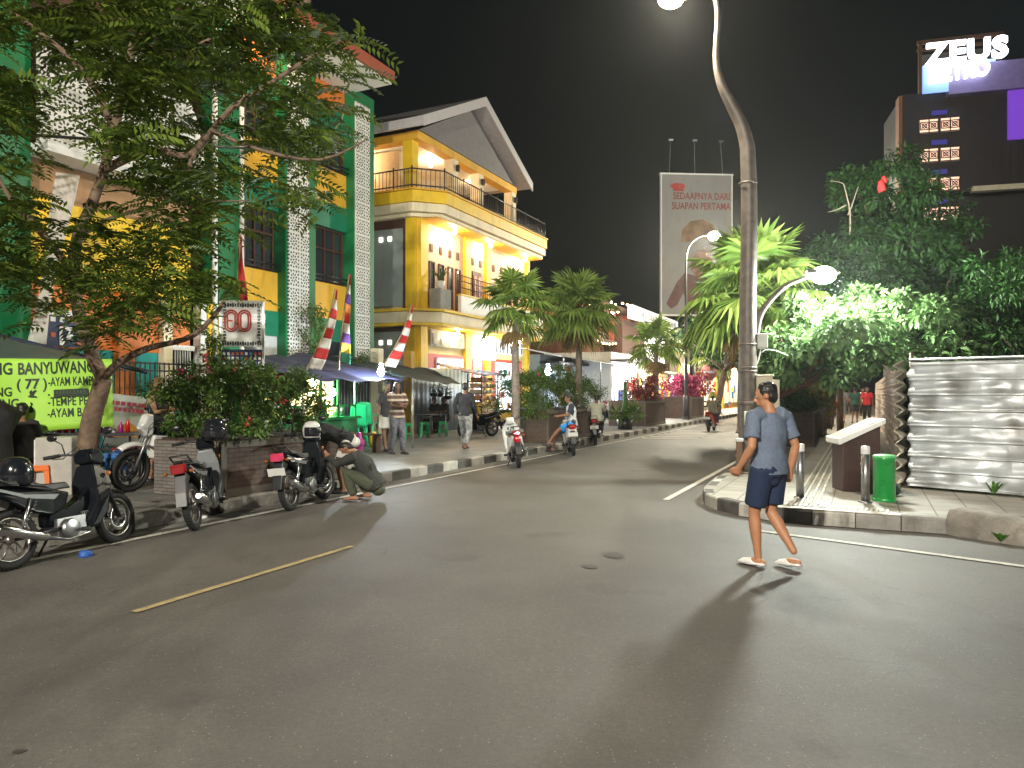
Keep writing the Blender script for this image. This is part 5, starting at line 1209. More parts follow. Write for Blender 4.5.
btxt('WARUNG', -52, 374.5, 12, 12, bold=.006); btxt('BANYUWANGI', 17, 372.5, 12, 97, bold=.006)
btxt('( 77 )', 16, 387, 10, 45, bold=.005); btxt('-AYAM KAMPUNG', 46, 384, 9, 108, bold=.003)
btxt('-', 46, 396, 10, 48); btxt('-TEMPE PENYET', 46, 404, 9, 109, bold=.003); btxt('-AYAM BAKAR', 46, 415.5, 9, 104, bold=.003)
btxt('KAMPUNG', -46, 396, 9, 12, bold=.004); btxt('GORENG', -30, 407.5, 9.5, 19, bold=.004)
b = MB(); x0 = (70 + 72) / 185 * bw_; yw_ = bwave(x0, -.5) - .025; b.box((x0 + .0, yw_, (356.5 - 390.5) * 11.55 / FPX), (.5, .006, .115), rot=Matrix.Rotation(R(-3), 4, 'Y'))
for i in range(9): b.box((x0 - .2 + i * .05, yw_ - .006, (356.5 - 390.3) * 11.55 / FPX + i * .0022), (.02, .004, .05), 1)
b.build('menu_bar', [M_ink, mat('bar_grey', (.05, .09, .04), .6)], bn_)
def icon(pts, px, py, sc):
    b = MB(); x = (px + 72) / 185 * bw_; z = (356.5 - py) * 11.55 / FPX
    b.prism([(x + a * sc, z + c * sc) for a, c in pts], .006, 'Y', (0, bwave(x, z) - .012, 0)); b.build('food_picture', M_ink, bn_)
icon([(-1, -.6), (-.3, -.8), (.9, -.8), (1, -.5), (.3, -.3), (.5, .3), (.9, .8), (.5, .9), (.1, .5), (-.2, .9), (-.6, .4), (-.4, -.2)], 31, 392, .07)
icon([(-.5, -.6), (.0, -.9), (.5, -.7), (.4, -.1), (.15, .3), (.3, .9), (0, 1.1), (-.1, .8), (.05, .7), (-.1, .2), (-.4, -.1)], 30, 406, .085)
icon([(-1.1, .4), (-.6, .1), (0, .55), (.6, .3), (1, -.1), (.5, -.5), (0, -.65), (-.5, -.3), (-1.1, -.5), (-.9, 0)], 31, 421, .1)
# second banner with food picture
p0 = at(103, 392, 13.1); p1 = at(168, 402, 13.9)
d_ = p1 - p0; L_ = Vector((d_.x, d_.y, 0)).length; r2 = thing('food_banner', 'white food banner with faded red lettering hanging on the bar fence', 'banner', p0, math.atan2(d_.y, d_.x))
b = MB(); b.grid(lambda u, v: Vector((u * L_, .03 * math.sin(u * 7), -.16 * u - .95 * (1 - v))), 16, 8); b.build('vinyl', mat('banner_white', (.62, .6, .57), .6, stain=.15), r2, solid=.004, recalc=False)
b = MB(); q = random.Random(5)
for row in range(2):
    x = .05
    while x < L_ * (.85 if row == 0 else .6): wl = q.uniform(.04, .08); b.box((x, -.05, -.17 - row * .11 - x * .12), (wl, .006, .07)); x += wl + .02
for k in range(12): b.box((.08 + k * (L_ - .1) / 12, -.05, -1.02), (.07, .006, .06))
b.build('faded_lettering', mat('print_crimson', (.5, .06, .1), .6), r2)
b = MB(); b.prism([(-.2, -.1), (.2, -.13), (.28, 0), (.1, .14), (-.12, .1)], .012, 'Y', (.34, -.05, -.7)); b.build('food_picture', mat('print_food', (.75, .33, .05), .6, var=.4, scale=9), r2)
b = MB(); b.lathe([(.0, 0), (.045, 0), (.045, .12), (.02, .2), (.02, .3)], 8, (.75, -.05, -.85)); b.box((.75, -.06, -.88), (.2, .01, .03)); b.build('bottle_picture', mat('print_bottle', (.25, .2, .2), .5), r2)
b = MB(); b.lathe([(0, -.01), (.09, -.01), (.09, .01)], 12, (.1, -.05, -.72), 'Y'); b.build('chilli_picture', M_redp, r2)
# table with bottles under the banner
T0 = at(60, 436, 11.9)
r = thing('stall_table', 'dark stall table with rows of bottles and packets under the lime banner', 'table', (T0.x, T0.y + .1, KH), R(6))
b = MB(); b.box((-.1, 0, .82), (2.6, .6, .05)); b.build('table_top', M_dsteel, r)
for x in (-1.3, 1.1): b = MB(); b.tube([(x, -.2, 0), (x, -.2, .8)], .02, 6); b.tube([(x, .2, 0), (x, .2, .8)], .02, 6); b.build('leg', M_dsteel, r)
cl_ = [M_redp, mat('magenta_plastic', (.4, .02, .25), .4), M_whitec, mat('sauce_brown', (.12, .03, .01), .3), M_yell2, M_green]
proto = None
for k in range(18):
    x = -.75 + k * .105; b = MB(); m_ = cl_[(k * 5 + k // 3) % 6]; hh = .12 + .05 * ((k * 7) % 3)
    b.lathe([(0, 0), (.036, 0), (.036, hh * .65), (.015, hh * .85), (.015, hh), (0, hh)], 10)
    o = b.build('bottle', m_); wpos = Matrix.Translation(r.location) @ Matrix.Rotation(R(6), 4, 'Z') @ Vector((x, -.12, .845)); o.location = wpos
    tag(o, 'small sauce bottle in the row on the stall table under the lime banner', 'bottle', 'sauce bottles on the stall table')
r = thing('cabinet', 'pale grey cabinet standing behind the nearest motorcycle', 'cabinet', at(57, 505, 10.9) * 1.0, R(20)); r.location.z = KH
b = MB(); b.box((0, 0, .42), (.46, .42, .84)); b.build('body', mat('cabinet_grey', (.42, .4, .36), .5, stain=.2), r, bevel=.01); b = MB(); b.box((-.24, 0, .42), (.02, .38, .78)); b.build('door', M_white, r, bevel=.004)
# plastic stools and chairs
def stool(name, m, h=.45, w_=.3):
    r = thing(name, 'x', 'stool')
    b = MB(); b.box((0, 0, h - .02), (w_ * .82, w_ * .82, .035)); b.box((0, 0, h - .06), (w_ * .86, w_ * .86, .06)); b.build('seat', m, r, bevel=.015)
    for sx in (-1, 1):
        for sy in (-1, 1):
            b = MB(); q = w_ / 2; b.add([(sx * (q * .80), sy * (q * .80), h - .05), (sx * (q * .36), sy * (q * .8), h - .05), (sx * q * .36, sy * q * .72, h - .05), (sx * q * .72, sy * q * .36, h - .05), (sx * q * .8, sy * q * .36, h - .05),
                                            (sx * q, sy * q, 0), (sx * q * .68, sy * q, 0), (sx * q * .68, sy * q * .93, 0), (sx * q * .93, sy * q * .68, 0), (sx * q, sy * q * .68, 0)],
                                           [(0, 1, 2, 3, 4), (5, 6, 7, 8, 9), (0, 1, 6, 5), (1, 2, 7, 6), (2, 3, 8, 7), (3, 4, 9, 8), (4, 0, 5, 9)]); b.build('leg', m, r)
    b = MB()
    for k in range(4): a = k * math.pi / 2; b.box((math.cos(a) * w_ * .47, math.sin(a) * w_ * .47, h * .33), (.02, w_ * .8, .05), rz=a)
    b.build('brace', m, r); return r
so = stool('plastic_stool', M_ostool); so['label'] = 'orange plastic stool behind the nearest motorcycle'; so.location = at(40, 497, 10.7); so.location.z = KH; so.rotation_euler.z = R(25)
gs0 = stool('plastic_stool', M_gstool); gs0['group'] = 'green stools under the tent'; gs0['label'] = 'green plastic stool in front of the small steel table under the tent'
def onL(px, py): Y = FPX * (CAMH - KH) / (py - 392); return Vector(((px - 512) / FPX * Y, Y, KH))
gs0.location = onL(424, 437.5); gs0.rotation_euler.z = R(20); gs0.scale = (1.15,) * 3
dup(gs0, onL(406, 439), R(50), 'green plastic stool half hidden behind the woman in stripes', scale=(1.15,) * 3)
dup(gs0, onL(443, 436), R(10), 'dark shaded green stool by the grey sheet wall under the tent', scale=(1.1,) * 3)
bs = dup(so, onL(112, 481), R(12), 'blue plastic stool left of the rear motorbike front wheel', scale=(1, 1, 1.05))
for o in bs.children: o.data = o.data.copy(); o.data.materials[0] = M_bplast
bs2 = dup(bs, onL(122, 477), R(40), 'second blue plastic stool, right behind the first blue one'); 
def chair(m, label, loc, rz):
    r = thing('plastic_chair', label, 'chair', loc, rz)
    b = MB(); b.grid(lambda u, v: Vector((.42 * (u - .5), .42 * (v - .5), .43 + .02 * (4 * (u - .5) ** 2))), 8, 6); b.build('seat', m, r, solid=.02, recalc=False)
    b = MB(); b.grid(lambda u, v: Vector((.42 * (u - .5) * (1 - .12 * v), .2 + .12 * v - .06 * (1 - 4 * (u - .5) ** 2) * 0, .43 + .45 * v + .03 * math.cos((u - .5) * 3) * v)), 8, 8); b.build('backrest', m, r, solid=.02, recalc=False)
    for sx in (-1, 1):
        for sy in (-1, 1): b = MB(); b.tube([(sx * .22, sy * .22, 0), (sx * .18, sy * .17, .43)], [.02, .03], 6); b.build('leg', m, r)
        b = MB(); b.tube([(sx * .22, -.16, .43), (sx * .23, -.14, .62), (sx * .23, .2, .64)], .022, 6); b.build('armrest', m, r)
    return r
chair(mat('bright_green_plastic', (.01, .5, .2), .4), 'tall-backed bright green plastic chair beside the cream pillar', onL(357, 447), R(200)).scale = (1.15, 1.15, 1.3)
chair(mat('bright_green_plastic', (.01, .5, .2), .4), 'bright green plastic chair right against the cream pillar', onL(368, 444), R(170)).scale = (1.1, 1.1, 1.35)
# tent canopy
TT = -10.9
S0, S1 = s_at(300, TT), s_at(466, -12.2)
r = thing('tent_canopy', 'low blue and dark green tarpaulin tent over the food stall seats', 'canopy', (0, 0, 0))
sm_ = s_at(405, TT)
sheetq('tarp', W(S0, -14.0, 2.5), W(sm_, -14.2, 2.75), W(sm_, TT, 2.05), W(S0, TT, 2.02), M_tarpb, r, .1, 20, 10, .05, 1)
sheetq('tarp_extension', W(sm_, -14.2, 2.78), W(S1 + 1, -14.2, 2.5), W(S1, -12.3, 1.95), W(sm_, TT, 2.08), M_tarpd, r, .05, 16, 10, .04, 2)
for px, t, py in ((412.5, TT, 0), (303, TT, 0), (462, -12.3, 0)):
    p = W(s_at(px, t), t, KH); b = MB(); b.tube([tuple(p), (p.x, p.y, 2.05)], .022, 8); b.build('pole', M_galv, r)
p = W(s_at(386, -13.5), -13.5); b = MB(); b.tube([(p.x, p.y, KH), (p.x, p.y, 2.4)], .02, 8); b.build('pole', M_galv, r)
# cream pillar and grey sheet walls behind the seats
def pil_box(name, label, cat, px, t, w_, z1, m, th=.3):
    b = MB(); b.box((0, 0, z1 / 2), (th, w_, z1)); return tag(b.build(name, m, loc=W(s_at(px, t), t, KH), rz=RS, bevel=.01), label, cat)
pil_box('gate_pillar', 'cream gate pillar beside the bright bulb under the tent', 'pillar', 377, -14.2, .3, 2.9, M_cream)
pil_box('gate_pillar', 'thin tan pillar right of the cream gate pillar', 'pillar', 409, -14.2, .22, 2.9, M_yell)
r = thing('sheet_wall', 'grey metal sheet wall behind the seated people in the tent', 'wall', W(0, -14.6), RS)
y0, y1 = s_at(412, -14.6), s_at(470, -14.6)
b = MB(); b.grid(lambda u, v: Vector((.03 * math.sin(u * 90) * .3, y0 + (y1 - y0) * u, KH + 2.4 * v)), 120, 1); b.build('sheet', mat('sheet_blue_grey', (.2, .24, .26), .5, metal=.3, stain=.3), r, solid=.01, recalc=False)
r = thing('bar_gate', 'dark barred gate between the green building and the cream pillar', 'gate', W(0, -14.5), RS)
y0, y1 = s_at(338, -14.5), s_at(410, -14.5)
b = MB(); b.box((-.2, (y0 + y1) / 2, 1.5), (.06, y1 - y0, 2.6)); b.build('sheet', mat('gate_slate', (.06, .085, .1), .5), r)
b = MB(); y = y0
while y < y1: b.tube([(0, y, KH), (0, y, 2.75)], .016, 5); y += .16
b.build('bars', M_steel, r); b = MB(); b.box((0, (y0 + y1) / 2, 2.2), (.04, y1 - y0, .05)); b.build('rail', M_steel, r)
# green food cart
cp = W(s_at(312, -12.4), -12.4, KH); r = thing('food_cart', 'green framed food cart with lit yellow panels under the blue tent', 'food cart', cp, RS)
b = MB(); b.box((0, 0, .5), (.8, 2.6, .62)); b.build('body', mat('cart_green', (.02, .2, .08), .5), r, bevel=.01)
b = MB(); b.box((0, 0, .84), (.9, 2.8, .06)); b.build('counter', M_gstool, r)
b = MB(); b.box((.02, -.2, 1.15), (.02, 1.9, .5)); b.box((-.35, 0, 1.4), (.02, 2.5, 1.0)); b.build('lit_panel', emat('cart_glow', (1, .82, .35), .9), r)
for x in (-.36, .36):
    for y in (-1.25, -.1, .55, 1.25): b = MB(); b.box((x, y, 1.35), (.05, .05, 1.0)); b.build('post', M_gstool, r)
b = MB()
for x in (-.36, .36):
    for z in (1.15, 1.85): b.box((x, 0, z), (.045, 2.5, .05))
b.build('frame', M_gstool, r)
b = MB(); b.box((0, 0, 1.9), (1.0, 2.8, .05)); b.build('roof', M_tarpd, r)
for y in (-.7, .2, .9): b = MB(); b.lathe([(0, 0), (.14, 0), (.17, .2), (.12, .26), (0, .28)], 12, (.1, y, .87)); b.build('pot', M_steel, r)
for s_ in (-1, 1):
    wv = MB(); wv.lathe([(.2, -.03), (.24, -.03), (.24, .03), (.2, .03)], 18, (.42, s_ * .8, .24), 'X', closed=True); 
    for a in range(6): wv.tube([(.42, s_ * .8, .24), (.42, s_ * .8 + .21 * math.cos(a), .24 + .21 * math.sin(a))], .01, 4)
    wv.build('wheel', M_rubber, r)
def bare_bulb(label, p, power, col, e, rad=.06, group=None):
    b = MB(); b.ell((0, 0, 0), (rad, rad, rad * 1.25), 12, 8); b.tube([(0, 0, rad), (0, 0, rad * 2.2)], rad * .4, 8)
    o = b.build('light_bulb', e, loc=p); tag(o, label, 'light bulb', group); light('bulb_light', Vector(p) - Vector((0, 0, rad + .05)), power, col, .05)
E_cool = emat('cool_bulb', (.8, .93, 1), 60)
bare_bulb('bare white bulb hanging under the front edge of the blue tent', W(s_at(381, TT - .1), TT - .1, 2.0) + Vector((0, 0, .2)), 220, (.85, .95, 1), E_cool, .09)
bare_bulb('white bulb inside the green food cart', W(s_at(314, -12.6), -12.6, 1.9), 45, (1, .95, .75), E_cool, .06)
bare_bulb('white bulb at the right end of the food cart', W(s_at(334, -12.2), -12.2, 1.65), 25, (1, .97, .85), E_cool, .05)
bare_bulb('white bulb under the grey awning left of the big fan palm', W(s_at(548, -12.6), -12.6, 2.6), 260, (.85, .93, 1), E_cool, .14)
bare_bulb('bulb under the dark green stall tarpaulin', at(40, 372, 12.2), 14, (.9, .95, 1), E_cool, .05)
bare_bulb('yellow bulb at the front of the warm shops', W(s_at(672, -11.5), -11.5, 2.4), 60, (1, .75, .45), E_bulb, .14)
bare_bulb('orange bulb on the reddish post', Vector((5.62, 16.0, 2.0)), 4, (1, .5, .3), emat('red_bulb', (1, .4, .25), 8), .05)
# small steel table, bench, jug, hanging pots
r = thing('steel_table', 'small steel framed table with a dark top under the tent', 'table', onL(431, 437), RS)
b = MB(); b.box((0, 0, .74), (.6, 1.1, .03)); b.build('table_top', M_dsteel, r)
for sx in (-.27, .27):
    for sy in (-.5, .5): b = MB(); b.tube([(sx, sy, 0), (sx, sy, .73)], .015, 6); b.build('leg', M_galv, r)
r = thing('wooden_bench', 'narrow wooden bench in front of the green chairs', 'bench', onL(362, 451), RS + R(70))
b = MB(); b.box((0, 0, .44), (.26, 1.5, .04)); b.build('seat', M_brown, r)
for y in (-.65, .65): b = MB(); b.box((0, y, .21), (.22, .05, .42)); b.build('leg', M_brown, r)
b = MB(); b.lathe([(0, 0), (.11, 0), (.13, .1), (.12, .32), (.05, .38), (.05, .42), (0, .42)], 14); b.tube([(.1, 0, .3), (.17, 0, .25), (.12, 0, .12)], .015, 5)
tag(b.build('water_jug', M_yell2, loc=onL(374, 447)), 'yellow plastic water jug below the cream pillar', 'jug')
b = MB(); b.lathe([(0, 0), (.13, 0), (.13, .1), (.08, .12), (.08, .35), (.12, .37), (.12, .45), (.07, .5), (.05, .62), (0, .64)], 14)
tag(b.build('magenta_drum', mat('magenta_plastic', (.4, .02, .25), .4), loc=onL(359, 462), bevel=.004), 'small magenta hydrant-shaped drum on the pavement behind the crouching person', 'drum')  # plain magenta plastic drum, gives no light
for k, px in enumerate((434, 440, 448)):
    o = MB(); o.lathe([(0, -.12), (.1, -.1), (.15, 0), (.14, .02), (.02, .03)], 12)
    for a in (0, 2.1, 4.2): o.tube([(.13 * math.cos(a), .13 * math.sin(a), .02), (0, 0, .5)], .006, 4)
    o = o.build('hanging_pot', M_blackp, loc=W(s_at(px, -13.5), -13.5, 1.62 - .1 * (k == 2))); tag(o, 'black hanging pot with trailing leaves, ' + ('leftmost of the three', 'middle one of the three', 'lowest, on the right')[k] + ' under the tent edge', 'plant pot', 'hanging pots')
    leaf_clumps('leaves', [((0, 0, .16), (.12, .12, .16))], 40, .14, .04, M_bush, o, .2, .1)
# goods rack with blue cover beside the yellow building
r = thing('goods_rack', 'tall wooden rack stacked with packed goods under a blue cover', 'rack', W(s_at(483, -13.4), -13.4, KH), RS)
for k in range(8):
    b = MB(); b.box((0, 0, .25 + k * .235), (.6, 1.35, .03)); b.build('shelf', M_brown, r)
    for j in range(5):
        b = MB(); b.box((rnd.uniform(-.02, .06), -.52 + j * .26, .345 + k * .235), (.5, .22, .15 * rnd.uniform(.8, 1.1))); b.build('packet', [mat('packet_tan', (.55, .34, .16), .6), mat('packet_orange', (.6, .25, .08), .6), mat('packet_cream', (.6, .5, .36), .6)][(j * 3 + k) % 3], r, bevel=.03)
for x in (-.3, .3):
    for y in (-.68, .68): b = MB(); b.box((x, y, 1.1), (.04, .04, 2.2)); b.build('post', M_brown, r)
sheetq('blue_cover', (-.5, -.9, 2.3), (-.5, 1.0, 2.35), (.5, 1.0, 2.2), (.5, -.9, 2.15), mat('cover_blue', (.02, .06, .3), .5), r, .05, 10, 6, .05, 4)
r = thing('side_awning', 'thin dark red awning reaching from the tent to the goods rack', 'awning', (0, 0, 0))
sheetq('cloth', W(s_at(438, -14), -14, 2.75), W(s_at(480, -14), -14, 2.5), W(s_at(482, -12.9), -12.9, 2.3), W(s_at(436, -13.3), -13.3, 2.62), mat('awning_maroon', (.13, .02, .03), .6), r, .02, 10, 4, .03, 6)
# notice board 80
p0, p1 = W(s_at(222, -12.6), -12.6), W(s_at(262, -11.9), -11.9)
nb = thing('notice_board', 'white notice board with red 80 emblem and patterned border on two posts', 'notice board', (p0 + p1) / 2, math.atan2((p1 - p0).y, (p1 - p0).x))
wb = (p1 - p0).length
zt_, zm_, zb_ = CAMH + (392 - 301) * 16.2 / FPX, CAMH + (392 - 347) * 16.2 / FPX, CAMH + (392 - 384) * 16.2 / FPX
b = MB(); b.box((0, 0, (zt_ + zm_) / 2), (wb, .04, zt_ - zm_)); b.build('panel', M_white, nb)
b = MB(); b.box((0, 0, (zm_ + zb_) / 2 - .03), (wb, .04, zm_ - zb_ - .06)); lowp = b.build('patterned_panel', mat('navy_print', (.015, .025, .08), .5), nb)
b = MB(); kx = 9; q = random.Random(4)
for i in range(kx):
    for j in range(7): b.box((-wb / 2 + (i + .5) * wb / kx, -.026, zm_ - .1 - (j + .5) * (zm_ - zb_ - .1) / 7), (wb / kx * .55, .008, (zm_ - zb_) / 7 * .5), q.choice((0, 0, 1, 2)))
b.build('printed_pattern', [M_white, mat('print_rust', (.45, .09, .05), .6), mat('print_teal', (.05, .25, .35), .6)], lowp)
b = MB(); nk = 16
for i in range(nk):
    for z in (zt_ - .1, zm_ + .07): b.box((-wb / 2 + (i + .5) * wb / nk, -.026, z), (wb / nk * .6, .008, .09 - .03 * (i % 2)))
for j in range(12):
    for x in (-wb / 2 + .06, wb / 2 - .06): b.box((x, -.026, zm_ + .12 + j * (zt_ - zm_ - .2) / 12), (.07 - .02 * (j % 2), .008, .05))
b.build('printed_border', M_blackp, nb)
for i, sc_ in enumerate((1.0, .62)):
    for x in (-.22, .06):
        b = MB(); P = [(x + sc_ * .13 * math.cos(a), (zt_ + zm_) / 2 + .06 + (.1 if math.sin(a) > 0 else -.1) + sc_ * .13 * math.sin(a)) for a in [k * math.pi / 12 for k in range(25)]]
        P = [(p[0], -.03, p[1]) for p in P]; b.tube(P, .018, 6); b.build('emblem', M_printr, nb)
text('80', 'emblem', M_printr, .01, (0, 0.05, zm_ + .2), Rt, nb) if 0 else None
b = MB(); b.box((-.24, -.03, (zt_ + zm_) / 2 + .06), (.1, .008, .035)); b.build('emblem_bar', M_printr, nb)
b = MB()
for k in range(4): b.box((.33, -.026, (zt_ + zm_) / 2 + .2 - k * .05), (.34, .006, .015))
b.build('printed_lines', M_steel, nb)
for x in (-wb / 2 - .03, wb / 2 + .03): b = MB(); b.box((x, 0, zt_ / 2), (.05, .05, zt_)); b.build('post', M_galv, nb)
# tall ceremonial flags
def tallflag(label, ptop, pbot, wd, cols, bow=.35, lean=1):
    """a tapering banner of coloured cloth hanging from a curved pole"""
    r = thing('tall_flag', label, 'flag', (0, 0, 0), 0, 'tall curved street flags')
    a, c = Vector(ptop), Vector(pbot); sd = Vector((1, 0, 0))
    def ctr(q): return a.lerp(c, q) + sd * (-lean * bow * math.sin(math.pi * q) * .5)
    b = MB(); N = 36
    for k, cm in enumerate(cols):
        q0, q1 = k / len(cols), (k + 1) / len(cols)
        b.grid(lambda u, v: ctr(q0 + (q1 - q0) * v) + sd * ((u) * wd * (.12 + .88 * (q0 + (q1 - q0) * v))) + Vector((0, .05 * math.sin(u * 3 + (q0 + (q1 - q0) * v) * 14), -.05 * u)), 5, 5, k)
    b.build('cloth', [mat('flag_' + n_, c_, .7) for n_, c_ in cols], r, solid=.006, recalc=False)
    b = MB(); b.tube([tuple(ctr(q / 12) - sd * .02) for q in range(13)] + [(c.x - .02, c.y, KH)], .018, 6); b.build('pole', mat('bamboo', (.35, .27, .15), .6), r)
RED, WHT, YEL, PUR, ORG, GRN = ('red', (.5, .02, .02)), ('white', (.65, .63, .6)), ('yellow', (.75, .5, .05)), ('purple', (.1, .03, .2)), ('orange', (.6, .2, .03)), ('green', (.02, .2, .12))
def fl(px, py, t): s = s_at(px, t); p = W(s, t); return at(px, py, p.y)
tallflag('long red and white flag hanging above the 80 notice board', fl(240, 235, -12.2), fl(252, 378, -12.2), .35, [RED, RED, RED, WHT, WHT, WHT], -.25, -1)
tallflag('red and white striped curved flag beside the left perforated screen', fl(336, 289, -11.6), fl(308, 368, -11.6), .32, [RED, WHT, RED, WHT, RED, WHT, RED, WHT], -.2)
tallflag('multicoloured purple and yellow flag in front of the right perforated screen', fl(350, 274, -12.0), fl(340, 362, -12.0), .27, [RED, WHT, PUR, ORG, RED, WHT, PUR, YEL, GRN], .05)
tallflag('red and white striped flag in front of the grey side wall', fl(412, 305, -12.3), fl(384, 366, -12.3), .34, [RED, WHT, RED, WHT, RED, WHT, RED, WHT], -.2)
tallflag('small red and white flag below the big fan palm', fl(568, 365, -11), fl(566, 385, -11), .4, [RED, WHT], 0)
# black plastic bag, litter, blue cloth
b = MB(); b.ell((0, 0, .09), (.16, .13, .1), 14, 10)
o = b.build('rubbish_bag', mat('bag_dark_green', (.01, .03, .02), .3), loc=(5.48, 10.75, KH)); tag(o, 'crumpled dark rubbish bag between the green bin and the hoarding', 'bag')
for v in o.data.vertices: v.co += Vector((noise.noise(v.co * 14), noise.noise(v.co * 14 + Vector((3, 3, 3))), noise.noise(v.co * 11) * .6)) * .05
b = MB(); b.ell((0, 0, .025), (.08, .07, .045), 12, 8); o = b.build('blue_rag', mat('rag_blue', (.02, .09, .35), .6), loc=(-4.35, 7.55, 0)); tag(o, 'bright blue rag on the road under the nearest motorcycle', 'rag')
for v in o.data.vertices: v.co += Vector((noise.noise(v.co * 20), noise.noise(v.co * 20 + Vector((3, 3, 3))), 0)) * .04
for k, (px, py, lb) in enumerate(((203, 519, 'white paper scrap near the rear wheel of the leaning motorcycle'), (637, 431, 'white bag lying at the kerb below the square planter'), (134, 527, 'crumpled white litter on the gutter behind the nearest motorcycle'))):
    Y = 1243 / (py - 392); b = MB(); b.ell((0, 0, .02), (.06 + .2 * (k == 1), .05, .03 + .05 * (k == 1)), 8, 6)
    o = b.build('litter', M_white, loc=((px - 512) / FPX * Y, Y, 0)); tag(o, lb, 'litter')
    for v in o.data.vertices: v.co += Vector((noise.noise(v.co * 30), noise.noise(v.co * 30 + Vector((3, 3, 3))), 0)) * .03
# black covered bundle at the left edge
b = MB(); b.lathe([(0, 1.42), (.22, 1.36), (.42, 1.2), (.3, .9), (.34, .5), (.36, 0)], 20)
o = b.build('black_parasol', mat('black_cloth', (.012, .012, .014), .75), loc=at(-16, 500, 10.2), solid=.01); o.location.z = KH; tag(o, 'black cloth cover draped over stall goods at the far left edge', 'cover')
for v in o.data.vertices: v.co += Vector((noise.noise(v.co * 3), noise.noise(v.co * 3 + Vector((3, 3, 3))), 0)) * .12
# overhead cable across the green building
def sagline(a, b_, sag, r_=.012):
    m = MB(); m.tube([tuple(a.lerp(b_, q / 14) - Vector((0, 0, sag * 4 * (q / 14) * (1 - q / 14)))) for q in range(15)], r_, 5); return m
r = sagline(at(-60, 128, 12), at(345, 152, 18.5), .05, .03).build('overhead_cable', M_blackp); tag(r, 'thick black overhead cable crossing in front of the green building', 'cable')
